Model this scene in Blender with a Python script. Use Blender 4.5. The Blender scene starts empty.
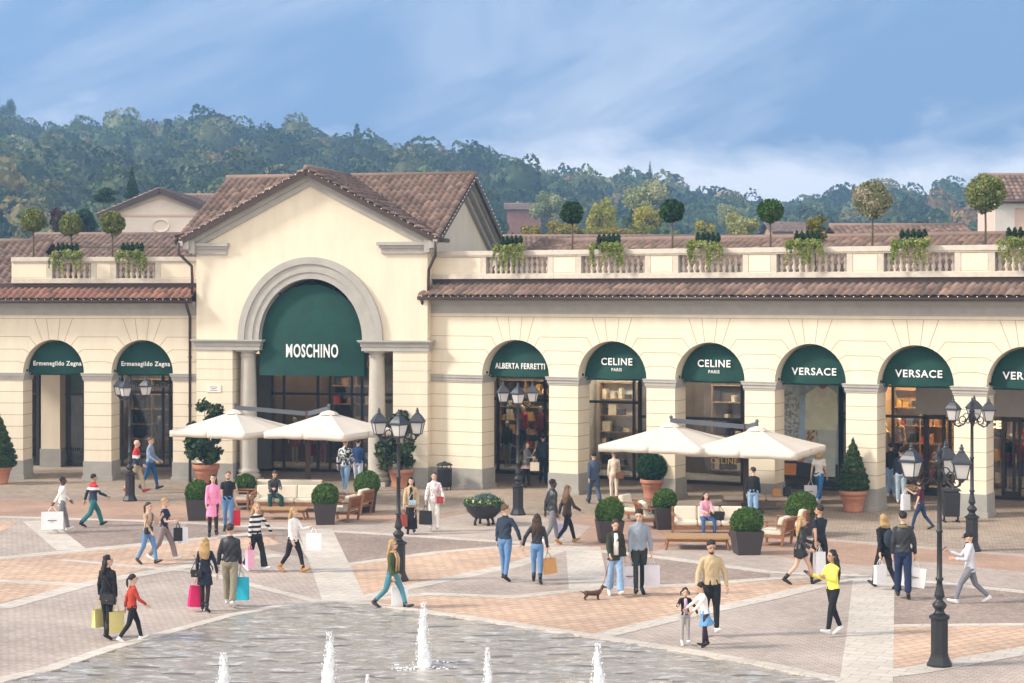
import bpy, bmesh, math, random
import numpy as np
from mathutils import Vector, Matrix, noise
random.seed(7)
R = math.radians
scene = bpy.context.scene
C = scene.collection
F, HZ, CX, HC = 1900.0, 293.0, 512.0, 7.0

# ------------------------------------------------------------------ view maths
def gp(px, py):
    y = F * HC / (py - HZ)
    return Vector(((px - CX) / F * y, y, 0.0))
def ground_depth(py): return F * HC / (py - HZ)
def zat(py, y): return HC - (py - HZ) * y / F
def xat(px, y): return (px - CX) / F * y

# ------------------------------------------------------------------ materials
MATS = {}
def nodes_of(m):
    m.use_nodes = True
    nt = m.node_tree
    b = nt.nodes.get('Principled BSDF')
    return nt, b
def lin(c):
    return tuple(((v / 255) / 12.92 if v / 255 <= 0.04045 else ((v / 255 + 0.055) / 1.055) ** 2.4) for v in c)
def mat(name, col, rough=0.7, var=0.12, scale=3.0, bump=0.0, bscale=40.0, metal=0.0, spec=0.4, stretch=(1, 1, 1), coat=0.0):
    if name in MATS: return MATS[name]
    m = bpy.data.materials.new(name); MATS[name] = m
    nt, b = nodes_of(m)
    b.inputs['Roughness'].default_value = rough
    b.inputs['Metallic'].default_value = metal
    b.inputs['Specular IOR Level'].default_value = spec
    b.inputs['Coat Weight'].default_value = coat
    tc = nt.nodes.new('ShaderNodeTexCoord')
    mp = nt.nodes.new('ShaderNodeMapping'); mp.inputs['Scale'].default_value = stretch
    nt.links.new(tc.outputs['Object'], mp.inputs[0])
    n = nt.nodes.new('ShaderNodeTexNoise'); n.inputs['Scale'].default_value = scale
    n.inputs['Detail'].default_value = 5; n.inputs['Roughness'].default_value = 0.65
    nt.links.new(mp.outputs[0], n.inputs['Vector'])
    r = nt.nodes.new('ShaderNodeValToRGB')
    r.color_ramp.elements[0].position = 0.3; r.color_ramp.elements[1].position = 0.7
    r.color_ramp.elements[0].color = tuple(max(0, v * (1 - var)) for v in col) + (1,)
    r.color_ramp.elements[1].color = tuple(min(1, v * (1 + var)) for v in col) + (1,)
    nt.links.new(n.outputs['Fac'], r.inputs[0]); nt.links.new(r.outputs[0], b.inputs['Base Color'])
    if bump:
        n2 = nt.nodes.new('ShaderNodeTexNoise'); n2.inputs['Scale'].default_value = bscale; n2.inputs['Detail'].default_value = 4
        nt.links.new(mp.outputs[0], n2.inputs['Vector'])
        bp = nt.nodes.new('ShaderNodeBump'); bp.inputs['Strength'].default_value = bump; bp.inputs['Distance'].default_value = 0.03
        nt.links.new(n2.outputs['Fac'], bp.inputs['Height']); nt.links.new(bp.outputs[0], b.inputs['Normal'])
    return m
def emis(name, col, strength):
    if name in MATS: return MATS[name]
    m = bpy.data.materials.new(name); MATS[name] = m
    nt, b = nodes_of(m)
    b.inputs['Base Color'].default_value = col + (1,)
    b.inputs['Emission Color'].default_value = col + (1,)
    b.inputs['Emission Strength'].default_value = strength
    return m
def glass_mat(name, tint=(0.8, 0.85, 0.85), refl=0.10):
    if name in MATS: return MATS[name]
    m = bpy.data.materials.new(name); MATS[name] = m
    m.use_nodes = True; nt = m.node_tree; nt.nodes.clear()
    o = nt.nodes.new('ShaderNodeOutputMaterial'); t = nt.nodes.new('ShaderNodeBsdfTransparent')
    g = nt.nodes.new('ShaderNodeBsdfGlossy'); g.inputs['Roughness'].default_value = 0.03
    n = nt.nodes.new('ShaderNodeTexNoise'); n.inputs['Scale'].default_value = 0.6
    bp = nt.nodes.new('ShaderNodeBump'); bp.inputs['Strength'].default_value = 0.02
    nt.links.new(n.outputs['Fac'], bp.inputs['Height']); nt.links.new(bp.outputs[0], g.inputs['Normal'])
    fr = nt.nodes.new('ShaderNodeFresnel'); fr.inputs['IOR'].default_value = 1.5
    ad = nt.nodes.new('ShaderNodeMath'); ad.operation = 'ADD'; ad.inputs[1].default_value = refl; ad.use_clamp = True
    nt.links.new(fr.outputs[0], ad.inputs[0])
    t.inputs['Color'].default_value = tint + (1,)
    mx = nt.nodes.new('ShaderNodeMixShader')
    nt.links.new(ad.outputs[0], mx.inputs[0]); nt.links.new(t.outputs[0], mx.inputs[1]); nt.links.new(g.outputs[0], mx.inputs[2])
    nt.links.new(mx.outputs[0], o.inputs[0])
    return m
def band_mat(name, stops, rough=0.8):
    """cloth with colour blocks by height in the garment's own (object) space: stops = [(z, colour)...]"""
    if name in MATS: return MATS[name]
    m = bpy.data.materials.new(name); MATS[name] = m
    nt, b = nodes_of(m); b.inputs['Roughness'].default_value = rough
    tc = nt.nodes.new('ShaderNodeTexCoord'); sx = nt.nodes.new('ShaderNodeSeparateXYZ')
    nt.links.new(tc.outputs['Object'], sx.inputs[0])
    mr = nt.nodes.new('ShaderNodeMapRange'); mr.inputs['From Max'].default_value = 2.0
    nt.links.new(sx.outputs['Z'], mr.inputs['Value'])
    r = nt.nodes.new('ShaderNodeValToRGB'); r.color_ramp.interpolation = 'CONSTANT'
    e = r.color_ramp.elements
    e[0].position = 0; e[0].color = stops[0][1] + (1,)
    e[1].position = stops[1][0] / 2; e[1].color = stops[1][1] + (1,)
    for z, c in stops[2:]:
        q = e.new(z / 2); q.color = c + (1,)
    nt.links.new(mr.outputs[0], r.inputs[0]); nt.links.new(r.outputs[0], b.inputs['Base Color'])
    return m
def patch_mat(name, c1, c2, scale=9, thr=0.5, stretch=(1, 1, 1), width=0.03, kind='noise'):
    if name in MATS: return MATS[name]
    m = bpy.data.materials.new(name); MATS[name] = m
    nt, b = nodes_of(m); b.inputs['Roughness'].default_value = 0.85
    tc = nt.nodes.new('ShaderNodeTexCoord'); mp = nt.nodes.new('ShaderNodeMapping'); mp.inputs['Scale'].default_value = stretch
    nt.links.new(tc.outputs['Object'], mp.inputs[0])
    if kind == 'noise':
        n = nt.nodes.new('ShaderNodeTexNoise'); n.inputs['Scale'].default_value = scale; n.inputs['Detail'].default_value = 1.5; n.inputs['Distortion'].default_value = 1.2
        out = n.outputs['Fac']
    else:
        n = nt.nodes.new('ShaderNodeTexWave'); n.inputs['Scale'].default_value = scale; n.bands_direction = 'Z'; out = n.outputs['Fac']
    nt.links.new(mp.outputs[0], n.inputs['Vector'])
    r = nt.nodes.new('ShaderNodeValToRGB'); r.color_ramp.elements[0].position = thr - width; r.color_ramp.elements[1].position = thr + width
    r.color_ramp.elements[0].color = c1 + (1,); r.color_ramp.elements[1].color = c2 + (1,)
    nt.links.new(out, r.inputs[0]); nt.links.new(r.outputs[0], b.inputs['Base Color'])
    return m

# ------------------------------------------------------------------ mesh builder
class MB:
    def __init__(s): s.v = []; s.f = []; s.m = []; s.uv = []; s.sm = []
    def face(s, idx, mi=0, smooth=False): s.f.append(tuple(idx)); s.m.append(mi); s.sm.append(smooth)
    def add(s, verts, faces, mi=0, smooth=False):
        o = len(s.v); s.v += [tuple(p) for p in verts]
        for f in faces: s.face([o + i for i in f], mi, smooth)
        return s
    def box(s, x0, x1, y0, y1, z0, z1, mi=0):
        return s.add([(x0, y0, z0), (x1, y0, z0), (x1, y1, z0), (x0, y1, z0), (x0, y0, z1), (x1, y0, z1), (x1, y1, z1), (x0, y1, z1)],
              [(0, 3, 2, 1), (4, 5, 6, 7), (0, 1, 5, 4), (1, 2, 6, 5), (2, 3, 7, 6), (3, 0, 4, 7)], mi)
    def bar(s, p, q, w, h, mi=0, up=(0, 0, 1)):
        p = Vector(p); q = Vector(q); t = (q - p).normalized(); u = Vector(up)
        sd = t.cross(u)
        if sd.length < 1e-4: sd = t.cross(Vector((1, 0, 0)))
        sd.normalize(); u = sd.cross(t).normalized(); vs = []
        for e in (p, q):
            for a, b_ in ((-1, -1), (1, -1), (1, 1), (-1, 1)): vs.append(e + sd * (a * w / 2) + u * (b_ * h / 2))
        return s.add(vs, [(0, 1, 2, 3), (7, 6, 5, 4), (0, 4, 5, 1), (1, 5, 6, 2), (2, 6, 7, 3), (3, 7, 4, 0)], mi)
    def prism(s, poly, z0, z1, mi=0, taper=1.0):
        n = len(poly); cx = sum(p[0] for p in poly) / n; cy = sum(p[1] for p in poly) / n
        vs = [(p[0], p[1], z0) for p in poly] + [(cx + (p[0] - cx) * taper, cy + (p[1] - cy) * taper, z1) for p in poly]
        fs = [tuple(range(n))[::-1], tuple(range(n, 2 * n))] + [(i, (i + 1) % n, n + (i + 1) % n, n + i) for i in range(n)]
        return s.add(vs, fs, mi)
    def xz(s, poly, y0, y1, mi=0):
        """extrude a polygon drawn in x-z along y"""
        n = len(poly)
        vs = [(p[0], y0, p[1]) for p in poly] + [(p[0], y1, p[1]) for p in poly]
        fs = [tuple(range(n)), tuple(range(2 * n - 1, n - 1, -1))] + [(i, n + i, n + (i + 1) % n, (i + 1) % n) for i in range(n)]
        return s.add(vs, fs, mi)
    def lathe(s, prof, seg=16, c=(0, 0, 0), mi=0, smooth=True, rot=0.0, sq=1.0):
        vs = []; fs = []
        for r, z in prof:
            for k in range(seg):
                a = 2 * math.pi * k / seg + rot
                vs.append((c[0] + r * math.cos(a), c[1] + r * math.sin(a) * sq, c[2] + z))
        for i in range(len(prof) - 1):
            for k in range(seg):
                a = i * seg + k; b_ = i * seg + (k + 1) % seg
                fs.append((a, b_, b_ + seg, a + seg))
        o = len(s.v); s.add(vs, fs, mi, smooth)
        s.face([o + k for k in range(seg)][::-1], mi); s.face([o + (len(prof) - 1) * seg + k for k in range(seg)], mi)
        return s
    def tube(s, pts, rad, seg=8, ref=(1, 0, 0), mi=0, smooth=True, closed=False):
        pts = [Vector(p) for p in pts]; n = len(pts); vs = []; fs = []
        if not isinstance(rad, (list, tuple)): rad = [rad] * n
        ref = Vector(ref); last = None
        for i, p in enumerate(pts):
            if closed: t = pts[(i + 1) % n] - pts[i - 1]
            else: t = pts[min(i + 1, n - 1)] - pts[max(i - 1, 0)]
            t.normalize(); sd = ref - t * ref.dot(t)
            if sd.length < 0.1: sd = Vector((0, 1, 0)) - t * t.y
            if sd.length < 0.1: sd = Vector((0, 0, 1)) - t * t.z
            sd.normalize(); up = t.cross(sd)
            r = rad[i]; ra, rb = (r if isinstance(r, tuple) else (r, r))
            for k in range(seg):
                a = 2 * math.pi * k / seg
                vs.append(p + sd * (ra * math.cos(a)) + up * (rb * math.sin(a)))
        m = n if closed else n - 1
        for i in range(m):
            for k in range(seg):
                a = i * seg + k; b_ = i * seg + (k + 1) % seg; j = ((i + 1) % n) * seg
                fs.append((a, b_, j + (k + 1) % seg, j + k))
        o = len(s.v); s.add(vs, fs, mi, smooth)
        if not closed:
            s.face([o + k for k in range(seg)][::-1], mi, smooth); s.face([o + (n - 1) * seg + k for k in range(seg)], mi, smooth)
        return s
    def ball(s, c, r, seg=12, rings=8, mi=0, rot=None):
        if not isinstance(r, (tuple, list)): r = (r, r, r)
        vs = [Vector((0, 0, -r[2]))]; fs = []
        for i in range(1, rings):
            a = -math.pi / 2 + math.pi * i / rings
            for k in range(seg):
                b_ = 2 * math.pi * k / seg
                vs.append(Vector((r[0] * math.cos(a) * math.cos(b_), r[1] * math.cos(a) * math.sin(b_), r[2] * math.sin(a))))
        vs.append(Vector((0, 0, r[2])))
        if rot is not None: vs = [rot @ v for v in vs]
        vs = [v + Vector(c) for v in vs]
        for k in range(seg): fs.append((0, 1 + (k + 1) % seg, 1 + k))
        for i in range(rings - 2):
            for k in range(seg):
                a = 1 + i * seg + k; b_ = 1 + i * seg + (k + 1) % seg
                fs.append((a, b_, b_ + seg, a + seg))
        L = len(vs) - 1; o = 1 + (rings - 2) * seg
        for k in range(seg): fs.append((o + k, o + (k + 1) % seg, L))
        return s.add(vs, fs, mi, True)
    def mesh(s, name, mats):
        me = bpy.data.meshes.new(name)
        me.from_pydata(s.v, [], s.f)
        for m in (mats if isinstance(mats, (list, tuple)) else [mats]): me.materials.append(m)
        me.polygons.foreach_set('material_index', s.m)
        me.polygons.foreach_set('use_smooth', s.sm)
        me.update(); return me
    def build(s, name, mats, parent=None, bevel=0.0):
        o = bpy.data.objects.new(name, s.mesh(name, mats)); C.objects.link(o)
        if parent is not None: o.parent = parent
        if bevel:
            b = o.modifiers.new('bevel', 'BEVEL'); b.width = bevel; b.segments = 2; b.limit_method = 'ANGLE'; b.angle_limit = R(40)
        return o

def obj_from(name, me, parent=None):
    o = bpy.data.objects.new(name, me); C.objects.link(o)
    if parent is not None: o.parent = parent
    return o
def tag(o, label=None, cat=None, group=None, kind=None):
    if label: o['label'] = label
    if cat: o['category'] = cat
    if group: o['group'] = group
    if kind: o['kind'] = kind
    return o
def empty(name, loc, rz=0.0, label=None, cat=None, group=None):
    o = bpy.data.objects.new(name, None); C.objects.link(o); o.empty_display_size = 0.3
    o.location = loc; o.rotation_euler = (0, 0, rz); tag(o, label, cat, group); return o
KIDS = {}
def copy_tree(o, loc, rz, label, group=None):
    def rec(src, parent):
        c = src.copy(); C.objects.link(c)
        if parent is not None: c.parent = parent
        for ch in [x for x in C.objects if x.parent == src]: rec(ch, c)
        return c
    r = rec(o, None); r.location = loc; r.rotation_euler = (0, 0, rz); r['label'] = label
    if group: r['group'] = group
    return r
def raw(name, V, Fc, mats, parent=None, col=None, smooth=False, uv=None):
    """numpy quads/tris (n,k) -> object"""
    me = bpy.data.meshes.new(name); k = Fc.shape[1]; nf = len(Fc)
    me.vertices.add(len(V)); me.vertices.foreach_set('co', np.asarray(V, dtype=np.float32).ravel())
    me.loops.add(nf * k); me.loops.foreach_set('vertex_index', Fc.astype(np.int32).ravel())
    me.polygons.add(nf); me.polygons.foreach_set('loop_start', np.arange(0, nf * k, k, dtype=np.int32))
    me.update(calc_edges=True)
    for m in (mats if isinstance(mats, (list, tuple)) else [mats]): me.materials.append(m)
    if smooth: me.polygons.foreach_set('use_smooth', [True] * nf)
    if col is not None:   # per-face colour
        a = me.color_attributes.new('tone', 'FLOAT_COLOR', 'CORNER')
        cc = np.ones((nf * k, 4), dtype=np.float32); cc[:, :3] = np.repeat(col, k, axis=0); a.data.foreach_set('color', cc.ravel())
    if uv is not None:
        u = me.uv_layers.new(name='tile'); u.data.foreach_set('uv', np.asarray(uv, dtype=np.float32).ravel())
    return obj_from(name, me, parent)
def leaf_quads(P, N, size, rng, jitter=0.6):
    """P centres (n,3), N outward normals (n,3) -> vertices, faces"""
    n = len(P); nn = N + rng.normal(0, jitter, (n, 3)); nn /= np.linalg.norm(nn, axis=1)[:, None] + 1e-9
    t = rng.normal(0, 1, (n, 3)); t -= nn * (t * nn).sum(1)[:, None]; t /= np.linalg.norm(t, axis=1)[:, None] + 1e-9
    b = np.cross(nn, t); sz = (size * rng.uniform(0.6, 1.35, n))[:, None]
    V = np.stack([P - t * sz - b * sz * 0.2, P - b * sz * 0.75, P + t * sz, P + b * sz * 0.75], 1).reshape(-1, 3)
    return V, np.arange(4 * n).reshape(n, 4)
def foliage_mat(name, rough=0.6, hue=0.0):
    if name in MATS: return MATS[name]
    m = bpy.data.materials.new(name); MATS[name] = m
    nt, b = nodes_of(m); b.inputs['Roughness'].default_value = rough; b.inputs['Specular IOR Level'].default_value = 0.25
    a = nt.nodes.new('ShaderNodeVertexColor'); a.layer_name = 'tone'
    nt.links.new(a.outputs[0], b.inputs['Base Color'])
    tr = nt.nodes.new('ShaderNodeBsdfTranslucent'); nt.links.new(a.outputs[0], tr.inputs[0])
    mx = nt.nodes.new('ShaderNodeMixShader'); mx.inputs[0].default_value = 0.25
    o = nt.nodes['Material Output']
    nt.links.new(b.outputs[0], mx.inputs[1]); nt.links.new(tr.outputs[0], mx.inputs[2]); nt.links.new(mx.outputs[0], o.inputs[0])
    return m
def foliage(name, blobs, n, size, cols, parent, seed=0, shell=0.35, jitter=0.7, core=True, z_cut=None):
    """blobs: [(centre, radii)]; leaves near each blob's skin; cols list of leaf colours"""
    rng = np.random.default_rng(seed)
    vol = np.array([b[1][0] * b[1][1] + b[1][1] * b[1][2] for b in blobs]); vol = vol / vol.sum()
    idx = rng.choice(len(blobs), n, p=vol)
    cen = np.array([tuple(b[0]) for b in blobs], dtype=float)[idx]; rad = np.array([b[1] for b in blobs], dtype=float)[idx]
    d = rng.normal(0, 1, (n, 3)); d /= np.linalg.norm(d, axis=1)[:, None]
    rr = 1 - shell * rng.uniform(0, 1, n) ** 1.5 + rng.normal(0, 0.025, n)
    P = cen + d * rad * rr[:, None]
    V, Fc = leaf_quads(P, d, size, rng, jitter)
    cols = np.array(cols); k = rng.integers(0, len(cols), n)
    clump = np.array([cols[i % len(cols)] for i in range(len(blobs))])[idx]
    col = cols[k] * 0.6 + clump * 0.4
    col = col * rng.uniform(0.8, 1.2, n)[:, None]
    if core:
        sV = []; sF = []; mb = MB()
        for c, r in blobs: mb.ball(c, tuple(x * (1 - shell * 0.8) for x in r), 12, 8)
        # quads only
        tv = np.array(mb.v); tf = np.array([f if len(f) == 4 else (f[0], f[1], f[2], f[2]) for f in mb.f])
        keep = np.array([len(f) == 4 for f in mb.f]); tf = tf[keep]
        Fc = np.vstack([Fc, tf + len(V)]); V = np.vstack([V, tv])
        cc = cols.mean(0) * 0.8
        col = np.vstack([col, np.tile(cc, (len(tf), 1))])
    return raw(name, V, Fc, foliage_mat('foliage leaves'), parent, col=np.clip(col, 0, 1))
def text_mesh(txt, size, mat_, name, parent, loc, rot, ext=0.01, offs=0.0, xs=1.0, align='CENTER'):
    cu = bpy.data.curves.new('t', 'FONT'); cu.body = txt; cu.size = size; cu.extrude = ext; cu.offset = offs
    cu.align_x = align; cu.space_character = 1.12; cu.align_y = 'CENTER'; cu.resolution_u = 3
    o = bpy.data.objects.new('t', cu); C.objects.link(o)
    dg = bpy.context.evaluated_depsgraph_get(); dg.update()
    me = bpy.data.meshes.new_from_object(o.evaluated_get(dg)); bpy.data.objects.remove(o)
    me.materials.clear(); me.materials.append(mat_)
    t = obj_from(name, me, parent); t.location = loc; t.rotation_euler = rot; t.scale = (xs, 1, 1); return t
# ================================================================== PEOPLE
SKIN = {'light': (0.62, 0.40, 0.29), 'tan': (0.48, 0.28, 0.18), 'dark': (0.10, 0.05, 0.035), 'plaster': (0.7, 0.66, 0.6)}
def skin_mat(k): return mat('skin ' + k, SKIN[k], 0.55, 0.06, 6)
def cloth(name, rgb, rough=0.85, var=0.14, bump=0.35):
    return mat('cloth ' + name, lin(rgb), rough, var, 4.5, bump, 22, stretch=(1, 1, 0.6))
EYE = mat('eye', (0.02, 0.015, 0.01), 0.3, 0.0)
LIP = mat('lips', (0.42, 0.12, 0.10), 0.5, 0.05)
LEATHER = mat('black leather', (0.02, 0.02, 0.022), 0.4, 0.2, 8)

def remesh(mb, voxel, name, mats, fold=0.0):
    me0 = mb.mesh('tmp', mats[0])
    o = bpy.data.objects.new('tmp', me0); C.objects.link(o)
    r = o.modifiers.new('r', 'REMESH'); r.mode = 'VOXEL'; r.voxel_size = voxel; r.use_smooth_shade = True
    s = o.modifiers.new('s', 'SMOOTH'); s.factor = 0.5; s.iterations = 2
    dg = bpy.context.evaluated_depsgraph_get(); dg.update()
    me = bpy.data.meshes.new_from_object(o.evaluated_get(dg)); me.name = name
    bpy.data.objects.remove(o); bpy.data.meshes.remove(me0)
    me.materials.clear()
    for m in mats: me.materials.append(m)
    me.polygons.foreach_set('use_smooth', [True] * len(me.polygons))
    if fold:
        n = len(me.vertices); co = np.zeros(n * 3, dtype=np.float32); me.vertices.foreach_get('co', co); co = co.reshape(-1, 3)
        no = np.zeros(n * 3, dtype=np.float32); me.vertices.foreach_get('normal', no); no = no.reshape(-1, 3)
        s = float(len(mb.v) % 97); x, y, z = co.T
        d = np.sin(z * 34 + 5 * np.sin(x * 13 + s) + 4 * np.sin(y * 15 + s * 2)) * (.55 + .45 * np.sin(z * 7 + s + x * 9)) + .6 * np.sin(x * 48 + 6 * np.sin(z * 6 + s)) * np.sin(z * 9 + s)
        co = co + no * (d * fold)[:, None]; me.vertices.foreach_set('co', co.ravel().astype(np.float32)); me.update()
    return me
def append_mb(me, mb):
    """add loose pieces (fingers, eyes, lips) to an already merged body mesh"""
    bm = bmesh.new(); bm.from_mesh(me)
    vs = [bm.verts.new(p) for p in mb.v]
    for f, mi, sm in zip(mb.f, mb.m, mb.sm):
        try: q = bm.faces.new([vs[i] for i in f])
        except ValueError: continue
        q.material_index = mi; q.smooth = sm
    bm.to_mesh(me); bm.free(); return me

def drot(pitch, abd, side):
    """unit vector of a limb: 0,0 hangs down; pitch swings it forward (-Y), abd out to its side"""
    p = R(pitch); a = R(abd)
    return Vector((side * math.sin(a), -math.sin(p) * math.cos(a), -math.cos(p) * math.cos(a)))

def figure(sp):
    """sp: dict. returns dict with meshes and hand positions in the figure's own frame (feet on z=0, facing -Y)"""
    H = sp['H']; s = H / 1.76; fem = sp.get('fem', False); child = sp.get('child', False)
    seated = sp.get('seated', False); st = sp.get('stride', 24); lead = sp.get('lead', 1)
    wd = (0.93 if fem else 1.0) * sp.get('build', 1.0)
    lean = sp.get('lean', 2)
    pz = 0.93
    # ---- legs
    legs = {}
    for side in (-1, 1):
        hip = Vector((side * 0.088 * wd, 0, pz))
        if seated: p1, p2 = 82, 2
        elif st == 0: p1, p2 = (3, -3) if side == lead else (-2, -5)
        elif side == lead: p1, p2 = st, st * 0.55
        else: p1, p2 = -st * 0.62, -st * 1.55
        knee = hip + drot(p1, 14 if seated else 1, side) * 0.435
        ank = knee + drot(p2, 0, side) * 0.415
        if seated: fp = 0
        elif st == 0: fp = 0
        elif side == lead: fp = 14
        else: fp = -34
        toe = ank + Vector((side * 0.02, -math.cos(R(fp)) * 0.17, math.sin(R(fp)) * 0.17 - 0.03))
        heel = ank + Vector((0, math.cos(R(fp)) * 0.05, -math.sin(R(fp)) * 0.05 - 0.04))
        legs[side] = (hip, knee, ank, toe, heel, fp)
    low = min(min((l[3].z - 0.035), (l[4].z - 0.035)) for l in legs.values())
    dz = -low
    if seated: dz = sp.get('seat', 0.45) / s - pz + 0.1
    if seated:
        dz = max(dz, -low)
    up = Vector((0, 0, dz))
    for k in legs: legs[k] = tuple([v + up for v in legs[k][:5]]) + (legs[k][5],)
    z0 = pz + dz                     # pelvis height now
    tl = math.tan(R(lean))
    def T(z, y=0.0, x=0.0):          # torso point: z measured as on a standing figure
        return Vector((x, y - (z - pz) * tl, z + dz))
    # ---- arms
    arms = {}; hands = {}
    for side, key in ((-1, 'ra'), (1, 'la')):
        a = sp.get(key)
        if a is None:
            sw = (st * 0.9) * (-1 if side == lead else 1)
            a = (sw, 8, 14 + max(0, sw) * 0.8)
        pit, abd, flex = a[:3]; inw = a[3] if len(a) > 3 else 0
        sh = T(1.41, 0, side * 0.160 * wd)
        el = sh + drot(pit, abd, side) * 0.285
        d2 = drot(pit + flex, abd * 0.4 - inw, side)
        wr = el + d2 * 0.25
        hand = wr + d2 * 0.09
        arms[side] = (sh, el, wr, hand, d2); hands[side] = hand
    # ---- body soup
    b = MB(); N = 14
    tr = [(0.84, .06, .07), (0.88, .14, .10), (0.94, .165, .115), (1.0, .15, .105), (1.08, .128, .09), (1.18, .138, .10), (1.28, .148, .105), (1.36, .152, .10), (1.42, .138, .08), (1.46, .095, .065), (1.49, .06, .06)]
    if fem: tr = [(0.84, .06, .07), (0.88, .15, .11), (0.94, .175, .12), (1.0, .15, .105), (1.08, .118, .085), (1.18, .128, .092), (1.28, .138, .112), (1.36, .138, .095), (1.42, .125, .075), (1.46, .088, .06), (1.49, .052, .055)]
    if seated: tr = [(0.86, .15, .12)] + tr[2:]
    b.tube([T(z) for z, _, _ in tr], [(rx * wd, ry * wd) for _, rx, ry in tr], N)
    hd = Vector((0, -0.01, 0)) + T(1.645)
    turn = Matrix.Rotation(R(sp.get('turn', 0)), 3, 'Z') @ Matrix.Rotation(R(sp.get('nod', 0)), 3, 'X')
    hs = 1.22 if child else 1.09
    def HP(x, y, z): return hd + turn @ (Vector((x, y, z)) * hs)
    b.tube([T(1.46, .01), T(1.52, .005), HP(0, .015, -.05)], [.06, .052, .05], 10)
    b.ball(hd + turn @ Vector((0, .008, .02)), (.074 * hs, .092 * hs, .095 * hs), 14, 10, rot=turn)
    b.ball(HP(0, -.022, -.045), (.055 * hs, .066 * hs, .07 * hs), 12, 8, rot=turn)
    b.ball(HP(0, -.098, -.012), (.013 * hs, .020 * hs, .024 * hs), 8, 6, rot=turn)
    for e in (-1, 1): b.ball(HP(e * .076, .01, 0), (.010, .018, .03), 8, 6, rot=turn)
    for side, (hip, knee, ank, toe, heel, fp) in legs.items():
        b.tube([hip + Vector((0, 0, .05)), hip * .5 + knee * .5, knee, knee * .65 + ank * .35, ank], [.088 * wd, .074 * wd, .054, .052, .036], 12)
        b.tube([heel, toe], [.032, .026], 8)
    fg = MB()
    for side, (sh, el, wr, hand, d2) in arms.items():
        b.tube([sh - Vector((side * .05, 0, -.01)), sh, sh * .5 + el * .5, el, el * .6 + wr * .4, wr], [.05, .053 * wd, .044 * wd, .037, .036, .026], 10)
        inward = Vector((-side, 0, 0)); inward = (inward - d2 * inward.dot(d2)).normalized(); spread = d2.cross(inward)
        b.tube([wr, wr + d2 * .05, wr + d2 * .085], [(.020, .028), (.020, .038), (.018, .036)], 8, ref=inward)
        for q, L in enumerate((.075, .083, .078, .062)):
            o = wr + d2 * .078 + spread * ((q - 1.5) * .019)
            k = o + d2 * (L * .5) + inward * .008; e = k + d2 * (L * .38) + inward * (.018 + L * .22)
            fg.tube([o, k, e], [.009, .0085, .006], 6)
        o = wr + d2 * .03 + spread * (-.034)
        fg.tube([o, o + d2 * .03 - spread * .022 + inward * .01, o + d2 * .06 - spread * .018 + inward * .022], [.011, .010, .007], 6)
    for e in (-1, 1):
        fg.ball(HP(e * .031, -.082, .012), (.014, .009, .010), 8, 6, 1, rot=turn)
        fg.tube([HP(e * .045, -.078, .032), HP(e * .03, -.088, .036), HP(e * .016, -.088, .032)], .004, 5, mi=1)
    fg.ball(HP(0, -.086, -.055), (.022, .008, .007), 8, 6, 2, rot=turn)
    out = {'hands': hands, 'head': hd, 'T': T, 'legs': legs, 'arms': arms, 'HP': HP, 'turn': turn, 's': s}
    skin = skin_mat(sp.get('skin', 'light'))
    me = remesh(b, .0135, 'body', [skin, EYE, LIP]); append_mb(me, fg)
    parts = [('body', me)]
    # ---- clothes
    def torso_rings(zs, off, flare=0.0):
        pr = []
        for z in zs:
            if z < .88: rx, ry = tr[2][1] + (.88 - z) * flare, tr[2][2] + (.88 - z) * flare
            else:
                for i in range(len(tr) - 1):
                    if tr[i][0] <= z <= tr[i + 1][0]:
                        t = (z - tr[i][0]) / (tr[i + 1][0] - tr[i][0]); rx = tr[i][1] * (1 - t) + tr[i + 1][1] * t; ry = tr[i][2] * (1 - t) + tr[i + 1][2] * t; break
                else: rx, ry = tr[-1][1:]
            pr.append(((rx + off) * wd, (ry + off) * wd))
        return pr
    btm = sp.get('bottom')
    if btm:
        kind, m = btm; g = MB()
        if kind in ('trousers', 'slim', 'flare', 'shorts'):
            zs = [.82, .87, .94, 1.0, 1.04] if not seated else [.84, .9, .95, 1.0, 1.04]
            pr_ = torso_rings(zs, .016); pr_[0] = (.10 * wd, .085); pr_[1] = (.165 * wd, .12)
            g.tube([T(z) for z in zs], pr_, N)
            for side, (hip, knee, ank, toe, heel, fp) in legs.items():
                kr, ar = {'trousers': (.080, .072), 'slim': (.067, .050), 'flare': (.072, .095), 'shorts': (.09, .09)}[kind]
                mid = hip * .5 + knee * .5
                if kind == 'shorts': g.tube([hip + Vector((0, 0, .05)), hip, mid], [.095, .1, .1], 12)
                else: g.tube([hip + Vector((0, 0, .05)), hip, mid, knee, knee * .55 + ank * .45, ank + (ank - knee).normalized() * -.02], [.09, .102 * wd, .092 * wd, kr, (kr + ar) / 2, ar], 12)
            parts.append(('shorts' if kind == 'shorts' else 'leggings' if kind == 'slim' and fem else 'trousers', remesh(g, .014, 'trousers', [m], .004 if kind != 'slim' else .0022)))
        else:
            hem = {'skirt': .60, 'mini': .70, 'long': .12}[kind]
            zs = [hem, hem * .5 + .45, .88, .94, 1.0, 1.06]
            pr = torso_rings(zs, .02, .12 if kind != 'long' else .03)
            pr[0] = (pr[0][0] + .01, pr[0][1] + .08)
            g.tube([T(z) for z in zs], pr, 16)
            parts.append(('skirt', remesh(g, .016, 'skirt', [m], .004)))
    lg = sp.get('tights')
    if lg:
        g = MB()
        for side, (hip, knee, ank, toe, heel, fp) in legs.items():
            g.tube([hip, hip * .5 + knee * .5, knee, knee * .65 + ank * .35, ank], [.092, .08, .06, .058, .043], 10)
        parts.append(('tights', g.mesh('tights', lg)))
    top = sp.get('top')
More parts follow.
